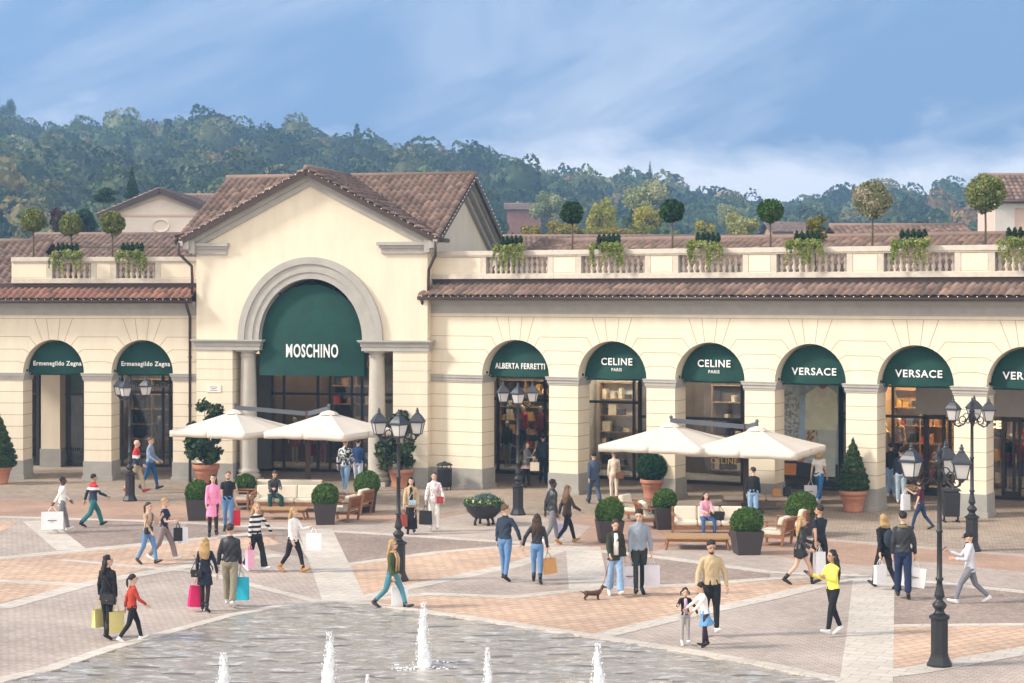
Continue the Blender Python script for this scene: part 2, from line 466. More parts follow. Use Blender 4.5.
    if top:
        kind, m = top[:2]; hem = top[2] if len(top) > 2 else (.93 if kind != 'coat' else .62)
        off = {'shirt': .016, 'tee': .016, 'sweater': .018, 'jacket': .022, 'coat': .027, 'dress': .014, 'vest': .03}[kind]
        g = MB(); zs = [z for z in (hem, .70, .80, .88, .94, 1.0, 1.08, 1.18, 1.28, 1.36, 1.42, 1.46, 1.49) if z >= hem]
        if seated: zs = [z for z in zs if z >= .92]
        pr = torso_rings(zs, off, .10 if kind == 'dress' else .05)
        if kind in ('sweater', 'jacket', 'coat'): pr = [(max(a, .142 * wd) if z < 1.4 else a, max(c, .11) if z < 1.35 else c) for z, (a, c) in zip(zs, pr)]
        g.tube([T(z) for z in zs], pr, 16)
        if kind in ('jacket', 'coat'): g.tube([T(1.46, .01), T(1.52, .015)], [(.075, .08), (.07, .075)], 12)
        for side, (sh, el, wr, hand, d2) in arms.items():
            if kind == 'vest': continue
            if kind == 'tee': pts = [sh - Vector((side * .05, 0, -.01)), sh, sh * .35 + el * .65]; rr = [.05, .066, .062]
            else:
                pts = [sh - Vector((side * .05, 0, -.01)), sh, sh * .5 + el * .5, el, el * .5 + wr * .5, wr - d2 * .005]
                rr = [.048 + off * .4, .050 + off * .5, .043 + off * .65, .039 + off * .65, .034 + off * .65, .027 + off * .6]
            g.tube(pts, rr, 10)
        nm = {'shirt': 'shirt', 'tee': 't_shirt', 'sweater': 'sweater', 'jacket': 'jacket', 'coat': 'coat', 'dress': 'dress', 'vest': 'vest'}[kind]
        parts.append((nm, remesh(g, .0145, nm, [m], .0052 if kind in ('jacket', 'coat', 'shirt') else .0036)))
    if sp.get('inner'):   # shirt seen between the open fronts
        g = MB(); zs = (.95, 1.1, 1.25, 1.38, 1.46)
        fr = [max(.115, torso_rings([z], .034)[0][1]) for z in zs]
        g.tube([T(z, -f * .80 * (1 if z < 1.4 else .75)) for z, f in zip(zs, fr)], [(.06, .03), (.06, .03), (.06, .03), (.055, .028), (.045, .02)], 10)
        parts.append(('shirt', g.mesh('shirt', sp['inner'])))
    if sp.get('scarf'):
        g = MB(); g.tube([T(1.47, .02) + Vector((math.cos(a) * .085, math.sin(a) * .085, 0)) for a in np.linspace(0, 2 * math.pi, 13)[:-1]], .035, 8, closed=True, ref=(0, 0, 1))
        for e in (-1, 1): g.tube([T(1.45, -.09, e * .05), T(1.3, -.15, e * .06), T(1.0, -.14, e * .07)], [(.04, .02), (.045, .018), (.04, .015)], 8)
        parts.append(('scarf', g.mesh('scarf', sp['scarf'])))
    if sp.get('strap'):
        g = MB(); g.tube([T(1.46, .09, .1), T(1.47, .0, .12), T(1.4, -.12, .07), T(1.2, -.165, -.03), T(1.02, -.14, -.15), T(.98, 0, -.2)], [(.016, .006)] * 6, 6)
        parts.append(('shoulder_strap', g.mesh('strap', sp['strap'])))
    # ---- shoes
    sm = sp.get('shoes', LEATHER); boots = sp.get('boots', 0)
    if sm:
        for side, (hip, knee, ank, toe, heel, fp) in legs.items():
            g = MB(); d = (toe - heel).normalized(); u = Vector((0, 0, 1)); u = (u - d * u.dot(d)).normalized()
            g.tube([heel - d * .02, heel + d * .02, heel * .5 + toe * .5, toe, toe + d * .045], [(.03, .032), (.041, .05), (.043, .045), (.045, .032), (.025, .016)], 12)
            g.tube([heel + d * .03 + u * .02, ank + (knee - ank).normalized() * (.03 + boots)], [.045, .048 + (.012 if boots else 0)], 10)
            if sp.get('heels'): g.tube([heel - u * .03, heel - u * .075], [.018, .012], 8)
            g.v = [tuple((p[0], p[1], max(p[2], 0.002))) for p in g.v]
            parts.append(('boot' if boots else 'shoe', g.mesh('shoe', sm)))
    # ---- hair
    hr = sp.get('hair', 'short'); hm = sp.get('haircol')
    if hr and hm:
        g = MB(); rs = np.random.default_rng(int(H * 1000) + len(hr))
        g.ball(HP(0, .023, .046), (.081 * hs, .091 * hs, .088 * hs), 16, 12, rot=turn)
        if hr == 'short': g.ball(HP(.01, -.028, .092), (.050, .046, .024), 12, 8, rot=turn)
        if hr in ('long', 'verylong', 'bob'):
            L = {'long': .32, 'verylong': .56, 'bob': .13}[hr]; wv = 1.45 if hr == 'verylong' else 1.0
            for q in range(7):
                a = (q - 3) * .40; x = math.sin(a) * .072; y = .02 + math.cos(a) * .055; l2 = L * rs.uniform(.85, 1.0)
                p0 = HP(x, y, .04); p1 = HP(x * 1.25, y + .01, -.06); p2 = HP(x * 1.35, y + .045, -.06 - l2 * .5); p3 = HP(x * 1.1 + rs.uniform(-.02, .02), y + .055, -.06 - l2)
                g.tube([p0, p1, p2, p3], [.036, .040 * wv, .042 * wv, .016 * wv], 8)
        if hr in ('ponytail', 'bun'):
            g.ball(HP(0, .105, .05), .035, 10, 8)
            if hr == 'ponytail': g.tube([HP(0, .10, .05), HP(0, .15, 0), HP(0, .15, -.12), HP(0, .13, -.2)], [.025, .034, .03, .01], 8)
        if hr == 'pigtails':
            for e in (-1, 1): g.tube([HP(e * .07, .04, .05), HP(e * .11, .04, .0), HP(e * .12, .03, -.1)], [.02, .03, .01], 8)
        parts.append(('hair', remesh(g, .012, 'hair', [hm], .006)))
    if sp.get('beard'):
        g = MB(); g.ball(HP(0, -.034, -.082), (.053, .056, .034), 12, 8, rot=turn); parts.append(('beard', g.mesh('beard', hm)))
    if sp.get('cap'):
        g = MB(); g.ball(HP(0, .0, .06), (.088, .105, .075), 14, 10, rot=turn); g.ball(HP(0, -.11, .045), (.06, .06, .008), 12, 6, rot=turn); parts.append(('cap', g.mesh('cap', sp['cap'])))
    if sp.get('glasses'):
        g = MB()
        for e in (-1, 1): g.ball(HP(e * .033, -.090, .012), (.026, .008, .02), 10, 6, rot=turn)
        g.tube([HP(-.075, .0, .015), HP(-.07, -.075, .015)], .004, 5); g.tube([HP(.075, .0, .015), HP(.07, -.075, .015)], .004, 5)
        parts.append(('sunglasses', g.mesh('sunglasses', LEATHER)))
    out['parts'] = parts
    return out

FIGS = []
def person(px, yf, H, heading, label, group=None, cat='person', name='person', loc=None, z=0.0, **sp):
    sp['H'] = H; f = figure(sp); s = f['s']
    p = Vector(loc) if loc is not None else gp(px, yf); p.z = z
    body = obj_from(name, f['parts'][0][1]); body.location = p; body.rotation_euler = (0, 0, R(heading)); body.scale = (s, s, s)
    tag(body, label, cat, group)
    for nm, me in f['parts'][1:]: obj_from(nm, me, body)
    M = Matrix.Translation(p) @ Matrix.Rotation(R(heading), 4, 'Z') @ Matrix.Scale(s, 4)
    f['M'] = M; f['heading'] = R(heading); f['body'] = body
    f['hand'] = lambda side, f=f, M=M: M @ (f['hands'][side] + f['arms'][side][4] * .03)
    f['pt'] = lambda v, M=M: M @ v
    return f

# ---- bags
def paper(name, rgb): return mat('paper ' + name, lin(rgb), 0.6, 0.05, 5)
def carry_bag(top, w, h, d, rz, m, label, band=None, cat='shopping bag', name='shopping_bag', tilt=0.0, strap=None, handle_h=0.16):
    """hand-held paper bag: top = the point in the hand where the handles meet"""
    t = empty(name, top, rz, label, cat); t.rotation_euler = (0, tilt, rz)
    z1 = -handle_h; z0 = z1 - h; b = MB()
    wt = w * 0.5; wb = w * 0.5; th = .006
    # open-topped tapered body with side gussets folded in
    P = [(-wb, -d / 2), (wb, -d / 2), (wb - .0, d / 2), (-wb, d / 2)]
    vs = [(x, y, z0) for x, y in P] + [(-wt, -d * .35, z1), (wt, -d * .35, z1), (wt, d * .35, z1), (-wt, d * .35, z1)] + [(-wt + .03, 0, z1 - .01), (wt - .03, 0, z1 - .01)]
    b.add(vs, [(0, 3, 2, 1), (0, 1, 5, 4), (2, 3, 7, 6), (1, 2, 9), (1, 9, 5), (2, 6, 9), (0, 4, 8), (3, 8, 7), (0, 8, 3)])
    b.add([(x, y, z1 - .015) for x, y in ((-wt + .01, -d * .33), (wt - .01, -d * .33), (wt - .01, d * .33), (-wt + .01, d * .33))], [(0, 1, 2, 3)])
    bo = b.build('bag_body', m, t)
    hm = strap or m
    for e in (-1, 1):
        g = MB(); g.tube([(-w * .2, e * d * .35, z1 - .03), (-w * .17, e * d * .3, z1 + .04), (-w * .05, e * .01, -.02), (0, 0, .0), (w * .05, e * .01, -.02), (w * .17, e * d * .3, z1 + .04), (w * .2, e * d * .35, z1 - .03)], .006, 6)
        g.build('handle', hm, t)
    if band:
        g = MB(); g.box(-w * .20, w * .20, -d / 2 - .006, -d / 2 - .001, z0 + h * .50, z0 + h * .535); g.box(-w * .09, w * .09, -d / 2 - .006, -d / 2 - .001, z0 + h * .43, z0 + h * .445); g.build('printed_mark', band, bo)
    return t
def handbag(pos, w, h, d, rz, m, label, strap_to=None, cat='handbag', flap=True):
    t = empty('handbag', pos, rz, label, cat); b = MB()
    b.box(-w / 2, w / 2, -d / 2, d / 2, -h / 2, h / 2); b.build('bag_body', m, t, bevel=min(d, h) * .2)
    if flap:
        b = MB(); b.xz([(-w / 2 - .004, h / 2), (w / 2 + .004, h / 2), (w / 2 + .004, 0), (0, -h * .22), (-w / 2 - .004, 0)], -d / 2 - .012, -d / 2 - .002)
        b.build('flap', m, t)
        b = MB(); b.ball((0, -d / 2 - .015, -h * .1), .012, 8, 6); b.build('clasp', mat('brass', (.6, .42, .15), .3, .1, metal=1), t)
    inv = Matrix.Rotation(-rz, 4, 'Z') @ Matrix.Translation(-Vector(pos))
    pts = [(-w / 2, 0, h / 2)] + ([inv @ Vector(q) for q in strap_to] if strap_to else [(-w * .3, 0, h / 2 + .12), (0, 0, h / 2 + .16), (w * .3, 0, h / 2 + .12)]) + [(w / 2, 0, h / 2)]
    g = MB(); g.tube(pts, .008, 6); g.build('strap', m, t)
    return t
# ================================================================== SETTING MATERIALS
CREAM = mat('cream stucco', (0.76, 0.67, 0.525), 0.9, 0.075, 1.6, 0.15, 60, stretch=(1, 1, .22))
JOINT = mat('stucco joint', (0.34, 0.25, 0.15), 0.95, 0.1, 3)
STONE = mat('grey stone trim', (0.41, 0.39, 0.355), 0.85, 0.10, 2.2, 0.15, 50)
STONE_D = mat('grey stone plinth', (0.34, 0.325, 0.295), 0.85, 0.10, 2.2, 0.15, 50)
BALU = mat('pale cast stone', (0.58, 0.52, 0.44), 0.85, 0.12, 5, 0.2, 60)
METAL = mat('dark painted metal', (0.022, 0.022, 0.025), 0.45, 0.15, 8)
BROWN_METAL = mat('brown copper metal', (0.06, 0.035, 0.028), 0.45, 0.2, 6)
GREEN = mat('dark green awning canvas', (0.003, 0.045, 0.034), 0.8, 0.22, 1.8, 0.35, 5)
WHITE_SIGN = mat('white lettering', (0.80, 0.80, 0.78), 0.6, 0.02)
FRAME = mat('dark bronze shop frame', (0.03, 0.022, 0.018), 0.4, 0.15, 5)
GLASS = glass_mat('shop glass', (0.85, 0.86, 0.84), 0.02)
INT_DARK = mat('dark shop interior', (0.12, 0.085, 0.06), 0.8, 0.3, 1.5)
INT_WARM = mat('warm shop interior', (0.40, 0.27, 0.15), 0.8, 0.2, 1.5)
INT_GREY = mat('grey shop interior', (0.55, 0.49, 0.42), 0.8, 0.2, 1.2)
FLAG = mat('arcade paving', (0.26, 0.235, 0.205), 0.8, 0.15, 1.5, 0.1, 20)
TERRA = mat('terracotta', (0.46, 0.20, 0.12), 0.85, 0.14, 3, 0.1, 30)
BROWNPOT = mat('brown resin planter', (0.055, 0.043, 0.042), 0.55, 0.12, 3, 0.05, 40)
TEAK = mat('teak wood', (0.27, 0.12, 0.055), 0.6, 0.25, 3, 0.1, 30, stretch=(1, 6, 6))
TEAK_TOP = mat('honey wood', (0.42, 0.24, 0.11), 0.55, 0.2, 3, 0.1, 30, stretch=(1, 8, 8))
CUSH = mat('cream cushion fabric', (0.68, 0.60, 0.48), 0.9, 0.05, 5, 0.2, 25)
CANVAS = mat('cream parasol canvas', (0.66, 0.59, 0.51), 0.85, 0.04, 2, 0.1, 12)
BARK = mat('bark', (0.12, 0.085, 0.055), 0.9, 0.3, 8, 0.4, 30)
BULB = emis('bulb', (1.0, 0.9, 0.7), 0.35)
LED = emis('shop ceiling light', (1.0, 0.80, 0.55), 34.0)
PORCEL = mat('frosted lamp glass', (0.85, 0.83, 0.80), 0.35, 0.03, 3)
_nt = PORCEL.node_tree; _t = _nt.nodes.new('ShaderNodeBsdfTranslucent'); _t.inputs[0].default_value = (.9, .88, .85, 1); _m = _nt.nodes.new('ShaderNodeMixShader'); _m.inputs[0].default_value = .5
_nt.links.new(_nt.nodes['Principled BSDF'].outputs[0], _m.inputs[1]); _nt.links.new(_t.outputs[0], _m.inputs[2]); _nt.links.new(_m.outputs[0], _nt.nodes['Material Output'].inputs[0])

def tile_mat(name, cols, dirt=0.35):
    m = bpy.data.materials.new(name); MATS[name] = m
    nt, b = nodes_of(m); b.inputs['Roughness'].default_value = 0.85
    uv = nt.nodes.new('ShaderNodeUVMap'); uv.uv_map = 'tile'
    vm = nt.nodes.new('ShaderNodeVectorMath'); vm.operation = 'FLOOR'; nt.links.new(uv.outputs[0], vm.inputs[0])
    wn = nt.nodes.new('ShaderNodeTexWhiteNoise'); wn.noise_dimensions = '2D'; nt.links.new(vm.outputs[0], wn.inputs['Vector'])
    r = nt.nodes.new('ShaderNodeValToRGB'); e = r.color_ramp.elements
    e[0].position = 0; e[0].color = cols[0] + (1,); e[1].position = 1; e[1].color = cols[-1] + (1,)
    for i, c in enumerate(cols[1:-1]): q = e.new((i + 1) / (len(cols) - 1)); q.color = c + (1,)
    nt.links.new(wn.outputs['Value'], r.inputs[0])
    tc = nt.nodes.new('ShaderNodeTexCoord'); n = nt.nodes.new('ShaderNodeTexNoise'); n.inputs['Scale'].default_value = 2.2; n.inputs['Detail'].default_value = 6
    nt.links.new(tc.outputs['Object'], n.inputs['Vector'])
    mr = nt.nodes.new('ShaderNodeMapRange'); mr.inputs['From Min'].default_value = 0.35; mr.inputs['From Max'].default_value = 0.7; mr.inputs['To Min'].default_value = 0.0; mr.inputs['To Max'].default_value = dirt
    nt.links.new(n.outputs['Fac'], mr.inputs['Value'])
    mx = nt.nodes.new('ShaderNodeMix'); mx.data_type = 'RGBA'; mx.inputs['B'].default_value = (0.10, 0.085, 0.075, 1)
    nt.links.new(mr.outputs[0], mx.inputs['Factor']); nt.links.new(r.outputs[0], mx.inputs['A']); nt.links.new(mx.outputs['Result'], b.inputs['Base Color'])
    return m
TILE = tile_mat('aged roof tiles', [(0.17, 0.105, 0.082), (0.24, 0.155, 0.12), (0.11, 0.075, 0.062), (0.31, 0.205, 0.16), (0.19, 0.125, 0.10)])
TILE_RED = tile_mat('red roof tiles', [(0.26, 0.115, 0.08), (0.34, 0.165, 0.115), (0.17, 0.09, 0.07), (0.30, 0.14, 0.10)], 0.3)

def tiles(name, p0, uvec, dvec, m, parent, tw=0.26, th=0.36, edge=None):
    """barrel-tile slope: p0 = upper-left corner, uvec = along the ridge, dvec = down the slope. edge = trapezoid insets (top0, top1, bot0, bot1) in metres"""
    p0 = np.array(p0, float); U = np.array(uvec, float); D = np.array(dvec, float)
    W = np.linalg.norm(U); L = np.linalg.norm(D); u = U / W; d = D / L; n = np.cross(d, u)
    if n[2] < 0: n = -n
    nc = max(1, int(round(W / tw))); nr = max(1, int(round(L / th))); S = 6
    xs = np.linspace(0, nc, nc * S + 1); prof = np.abs(np.sin(np.pi * xs)) ** 0.8 * 0.10
    V = []; Fc = []; UV = []
    for r in range(nr):
        rows = []
        for (t, lift, sc) in ((r, 0.0, .85), (r + 1.04, 0.06, 1.0), (r + 1.04, 0.0, .55)):
            v = min(t / nr, 1.0 + .04 / nr)
            a0, a1 = 0.0, W
            if edge: a0 = edge[0] * (1 - v) + edge[2] * v; a1 = W - (edge[1] * (1 - v) + edge[3] * v)
            x = np.clip(xs / nc * W, a0, a1)
            pts = p0[None] + x[:, None] * u + d * (t / nr * L) + n * (prof * sc + lift)[:, None]
            rows.append(len(V) * 0 + sum(len(q) for q in V)); V.append(pts)
        k = np.arange(len(xs) - 1)
        for a, b_ in ((rows[0], rows[1]), (rows[1], rows[2])):
            Fc.append(np.stack([a + k, b_ + k, b_ + k + 1, a + k + 1], 1))
            uu = (xs[:-1] + xs[1:]) / 2 + 0.001; q = np.stack([uu, np.full_like(uu, r + .5)], 1)
            UV.append(np.repeat(q, 4, axis=0))
    return raw(name, np.vstack(V), np.vstack(Fc), m, parent, smooth=False, uv=np.vstack(UV))

# ================================================================== WORLD, SUN, CAMERA
SUN_EL, SUN_DIR = 36.0, Vector((-0.97, -0.20, 0)).normalized()     # horizontally towards the sun
def world():
    w = bpy.data.worlds.new('World'); scene.world = w; w.use_nodes = True; nt = w.node_tree
    bg = nt.nodes['Background']; L = nt.links
    sky = nt.nodes.new('ShaderNodeTexSky'); sky.sky_type = 'NISHITA'; sky.sun_disc = False
    sky.sun_elevation = R(SUN_EL); sky.sun_rotation = math.atan2(SUN_DIR.x, SUN_DIR.y); sky.air_density = 1.0; sky.dust_density = 0.8; sky.ozone_density = 1.5
    tc = nt.nodes.new('ShaderNodeTexCoord')
    sx = nt.nodes.new('ShaderNodeSeparateXYZ'); L.new(tc.outputs['Generated'], sx.inputs[0])
    # look a little higher into the sky dome: the band above the hills is deep blue in the photograph
    m1 = nt.nodes.new('ShaderNodeMath'); m1.operation = 'MULTIPLY_ADD'; m1.inputs[1].default_value = 1.6; m1.inputs[2].default_value = 0.80
    L.new(sx.outputs['Z'], m1.inputs[0])
    cb = nt.nodes.new('ShaderNodeCombineXYZ'); L.new(sx.outputs['X'], cb.inputs[0]); L.new(sx.outputs['Y'], cb.inputs[1]); L.new(m1.outputs[0], cb.inputs[2])
    nm = nt.nodes.new('ShaderNodeVectorMath'); nm.operation = 'NORMALIZE'; L.new(cb.outputs[0], nm.inputs[0]); L.new(nm.outputs[0], sky.inputs[0])
    # clouds: stretched streaks that climb to the right, plus a bank low on the right
    rt = nt.nodes.new('ShaderNodeVectorRotate'); rt.rotation_type = 'Y_AXIS'; rt.inputs['Angle'].default_value = R(24); L.new(tc.outputs['Generated'], rt.inputs['Vector'])
    mp = nt.nodes.new('ShaderNodeMapping'); mp.inputs['Scale'].default_value = (2.6, 1.5, 10); mp.inputs['Location'].default_value = (.4, .3, .8)
    L.new(rt.outputs[0], mp.inputs[0])
    n = nt.nodes.new('ShaderNodeTexNoise'); n.inputs['Scale'].default_value = 1.1; n.inputs['Detail'].default_value = 8; n.inputs['Roughness'].default_value = 0.58; n.inputs['Distortion'].default_value = 0.6
    L.new(mp.outputs[0], n.inputs['Vector'])
    mr = nt.nodes.new('ShaderNodeMapRange'); mr.inputs['From Min'].default_value = 0.45; mr.inputs['From Max'].default_value = 0.76; mr.inputs['To Max'].default_value = 0.72
    L.new(n.outputs['Fac'], mr.inputs['Value'])
    # cloud bank low down
    mp2 = nt.nodes.new('ShaderNodeMapping'); mp2.inputs['Scale'].default_value = (7, 3, 16); L.new(tc.outputs['Generated'], mp2.inputs[0])
    n2 = nt.nodes.new('ShaderNodeTexNoise'); n2.inputs['Scale'].default_value = 1.4; n2.inputs['Detail'].default_value = 9; n2.inputs['Roughness'].default_value = 0.6
    L.new(mp2.outputs[0], n2.inputs['Vector'])
    lowm = nt.nodes.new('ShaderNodeMapRange'); lowm.inputs['From Min'].default_value = 0.13; lowm.inputs['From Max'].default_value = 0.045; lowm.inputs['To Min'].default_value = -0.30; lowm.inputs['To Max'].default_value = 0.44; lowm.clamp = True
    L.new(sx.outputs['Z'], lowm.inputs['Value'])
    ad = nt.nodes.new('ShaderNodeMath'); ad.operation = 'ADD'; L.new(n2.outputs['Fac'], ad.inputs[0]); L.new(lowm.outputs[0], ad.inputs[1])
    mr2 = nt.nodes.new('ShaderNodeMapRange'); mr2.inputs['From Min'].default_value = 0.56; mr2.inputs['From Max'].default_value = 0.82; mr2.inputs['To Max'].default_value = 0.85
    L.new(ad.outputs[0], mr2.inputs['Value'])
    mxm = nt.nodes.new('ShaderNodeMath'); mxm.operation = 'MAXIMUM'; L.new(mr.outputs[0], mxm.inputs[0]); L.new(mr2.outputs[0], mxm.inputs[1])
    mix = nt.nodes.new('ShaderNodeMix'); mix.data_type = 'RGBA'; mix.inputs['B'].default_value = (4.4, 4.4, 4.7, 1)
    L.new(mxm.outputs[0], mix.inputs['Factor']); L.new(sky.outputs[0], mix.inputs['A']); 
    # unseen bright cloud added to the sky behind the viewer to light the facades
    bk = nt.nodes.new('ShaderNodeMapRange'); bk.inputs['From Min'].default_value = 0.15; bk.inputs['From Max'].default_value = -0.6; bk.inputs['To Max'].default_value = 0.9; bk.clamp = True
    L.new(sx.outputs['Y'], bk.inputs['Value']); mb_ = nt.nodes.new('ShaderNodeMix'); mb_.data_type = 'RGBA'; mb_.inputs['B'].default_value = (7.7, 7.2, 6.6, 1)
    L.new(bk.outputs[0], mb_.inputs['Factor']); L.new(mix.outputs['Result'], mb_.inputs['A']); L.new(mb_.outputs['Result'], bg.inputs['Color'])
    bg.inputs['Strength'].default_value = SKY_STR
SKY_STR = 0.122
world()
sl = bpy.data.lights.new('sun', 'SUN'); sl.energy = 2.2; sl.angle = R(9.0); sl.color = (1.0, 0.92, 0.80)
so = bpy.data.objects.new('sun', sl); C.objects.link(so)
sd = Vector((SUN_DIR.x * math.cos(R(SUN_EL)), SUN_DIR.y * math.cos(R(SUN_EL)), math.sin(R(SUN_EL))))
so.rotation_euler = sd.to_track_quat('Z', 'Y').to_euler()
cam = bpy.data.cameras.new('camera'); co = bpy.data.objects.new('camera', cam); C.objects.link(co)
co.location = (0, 0, HC); co.rotation_euler = (R(90), 0, 0); cam.sensor_width = 36; cam.lens = F / 1024 * 36
cam.shift_y = -(683 / 2 - HZ) / 1024; cam.clip_end = 3000; scene.camera = co
vs_ = scene.view_settings; vs_.view_transform = 'Standard'; vs_.look = 'None'; vs_.gamma = 1; vs_.exposure = 1.17
scene.cycles.use_denoising = True; scene.cycles.max_bounces = 6; scene.cycles.transparent_max_bounces = 10; scene.cycles.volume_bounces = 0; scene.cycles.caustics_reflective = False
scene.cycles.sample_clamp_indirect = 4.0

# ================================================================== GROUND
def paving(name, c1, c2, mortar, bw, bh, msize, rough=0.8, rot=0.0, kind='brick', stain=0.25):
    m = bpy.data.materials.new(name); MATS[name] = m
    nt, b = nodes_of(m); L = nt.links; b.inputs['Roughness'].default_value = rough; b.inputs['Specular IOR Level'].default_value = 0.3
    tc = nt.nodes.new('ShaderNodeTexCoord'); mp = nt.nodes.new('ShaderNodeMapping'); mp.inputs['Rotation'].default_value = (0, 0, R(rot)); L.new(tc.outputs['Object'], mp.inputs[0])
    if kind == 'brick':
        t = nt.nodes.new('ShaderNodeTexBrick'); t.inputs['Scale'].default_value = 1; t.inputs['Brick Width'].default_value = bw; t.inputs['Row Height'].default_value = bh
        t.inputs['Mortar Size'].default_value = msize; t.inputs['Mortar Smooth'].default_value = .3; t.inputs['Color1'].default_value = c1 + (1,); t.inputs['Color2'].default_value = c2 + (1,); t.inputs['Mortar'].default_value = mortar + (1,)
        L.new(mp.outputs[0], t.inputs['Vector']); out = t.outputs['Color']
    else:
        t = nt.nodes.new('ShaderNodeTexVoronoi'); t.inputs['Scale'].default_value = 1 / bw; L.new(mp.outputs[0], t.inputs['Vector'])
        t2 = nt.nodes.new('ShaderNodeTexVoronoi'); t2.feature = 'DISTANCE_TO_EDGE'; t2.inputs['Scale'].default_value = 1 / bw; L.new(mp.outputs[0], t2.inputs['Vector'])
        sp_ = nt.nodes.new('ShaderNodeSeparateColor'); L.new(t.outputs['Color'], sp_.inputs[0])
        rr = nt.nodes.new('ShaderNodeValToRGB'); rr.color_ramp.elements[0].color = c1 + (1,); rr.color_ramp.elements[1].color = c2 + (1,); L.new(sp_.outputs[0], rr.inputs[0])
        mm = nt.nodes.new('ShaderNodeMapRange'); mm.inputs['From Max'].default_value = msize * 6; L.new(t2.outputs['Distance'], mm.inputs['Value'])
        mxx = nt.nodes.new('ShaderNodeMix'); mxx.data_type = 'RGBA'; mxx.inputs['A'].default_value = mortar + (1,); L.new(mm.outputs[0], mxx.inputs['Factor']); L.new(rr.outputs[0], mxx.inputs['B']); out = mxx.outputs['Result']
    n = nt.nodes.new('ShaderNodeTexNoise'); n.inputs['Scale'].default_value = 0.35; n.inputs['Detail'].default_value = 7; n.inputs['Roughness'].default_value = 0.65; L.new(tc.outputs['Object'], n.inputs['Vector'])
    n3 = nt.nodes.new('ShaderNodeTexNoise'); n3.inputs['Scale'].default_value = 7; n3.inputs['Detail'].default_value = 3; L.new(tc.outputs['Object'], n3.inputs['Vector'])
    a = nt.nodes.new('ShaderNodeMath'); a.operation = 'MULTIPLY_ADD'; a.inputs[1].default_value = .35; L.new(n3.outputs['Fac'], a.inputs[0]); L.new(n.outputs['Fac'], a.inputs[2])
    mr = nt.nodes.new('ShaderNodeMapRange'); mr.inputs['From Min'].default_value = .48; mr.inputs['From Max'].default_value = .9; mr.inputs['To Min'].default_value = 1 + stain * .4; mr.inputs['To Max'].default_value = 1 - stain * 1.3; L.new(a.outputs[0], mr.inputs['Value'])
    mu = nt.nodes.new('ShaderNodeVectorMath'); mu.operation = 'SCALE'; L.new(out, mu.inputs[0]); L.new(mr.outputs[0], mu.inputs['Scale']); L.new(mu.outputs[0], b.inputs['Base Color'])
    return m
P_PORF = paving('porphyry setts', (0.44, 0.33, 0.265), (0.32, 0.235, 0.19), (0.27, 0.22, 0.185), .13, .13, .02, kind='vor')
P_BEIGE = paving('beige setts', (0.46, 0.365, 0.28), (0.33, 0.255, 0.195), (0.24, 0.195, 0.155), .22, .14, .014, rot=12)
P_PEACH = paving('peach brick', (0.70, 0.48, 0.335), (0.58, 0.385, 0.26), (0.42, 0.31, 0.23), .30, .24, .022, rot=-38)
P_TERRA = paving('terracotta brick', (0.50, 0.315, 0.225), (0.43, 0.265, 0.185), (0.36, 0.26, 0.195), .26, .13, .014, rot=10)
P_GREY = paving('grey setts', (0.58, 0.475, 0.40), (0.47, 0.385, 0.32), (0.34, 0.275, 0.23), .20, .10, .012, rot=30)
P_PALE = paving('pale stone slabs', (0.66, 0.585, 0.50), (0.58, 0.51, 0.43), (0.40, 0.35, 0.29), .55, .32, .012, rot=25, stain=.18)
P_LAWN = mat('far ground', (0.07, 0.09, 0.035), 0.95, 0.3, 0.05)

def sheet(name, poly, z, m, th=0.0):
    me = bpy.data.meshes.new(name); me.from_pydata([(p[0], p[1], z) for p in poly], [], [tuple(range(len(poly)))]); me.materials.append(m); me.update()
    o = obj_from(name, me)
    if o.data.polygons[0].normal.z < 0: o.data.flip_normals()
    tag(o, kind='structure'); return o
sheet('ground', [(-900, -60), (900, -60), (900, 1500), (-900, 1500)], -0.03, P_LAWN)
sheet('plaza', [(-45, 5), (45, 5), (45, 86), (-45, 86)], 0.0, P_GREY)
LAY = [0.0]
def patch(name, q, pts, m):
    ox = {1: 0, 2: 256, 3: 512, 4: 768, 0: 0}[q]
    P = []
    for a, b_ in pts:
        px, py = (ox + a * .2973, 480 + b_ * .2973) if q else (a, b_)
        P.append(gp(px, py))
    LAY[0] += 0.00012
    return sheet(name, P, 0.004 + LAY[0], m)
# far band of beige setts in front of the arcades, with the terracotta strip
patch('paving_beige', 0, [(-120, 470), (430, 470), (700, 480), (1150, 500), (1150, 560), (1010, 553), (860, 541), (700, 530), (560, 521), (400, 519), (150, 519), (-120, 514)], P_BEIGE)
patch('paving_terracotta', 0, [(-120, 497), (110, 501), (190, 505), (345, 511), (400, 514), (520, 516), (515, 523), (250, 522), (140, 521), (-120, 514)], P_TERRA)
patch('paving_terracotta', 0, [(560, 520), (590, 515), (760, 534), (850, 543), (920, 549), (1150, 566), (1150, 592), (900, 578), (830, 575), (700, 561), (600, 550), (570, 540)], P_TERRA)
patch('paving_grey', 0, [(385, 538), (430, 521), (470, 513), (520, 514), (590, 526), (572, 545), (440, 541)], P_GREY)
patch('paving_grey', 0, [(650, 552), (690, 543), (800, 560), (870, 566), (905, 560), (1150, 585), (1150, 600), (880, 577), (700, 566)], P_GREY)
# porphyry band
patch('paving_porphyry', 0, [(40, 520), (110, 521), (190, 523.5), (310, 530), (398, 535), (520, 543), (600, 553), (640, 556), (690, 561), (770, 573), (770, 582), (690, 586), (590, 588), (512, 549), (440, 552), (400, 557), (336, 566), (250, 545), (190, 540), (80, 550)], P_PORF)
patch('paving_porphyry', 4, [(380, 352), (600, 362), (861, 378), (1150, 396), (1150, 486), (861, 485), (375, 490)], P_PORF)
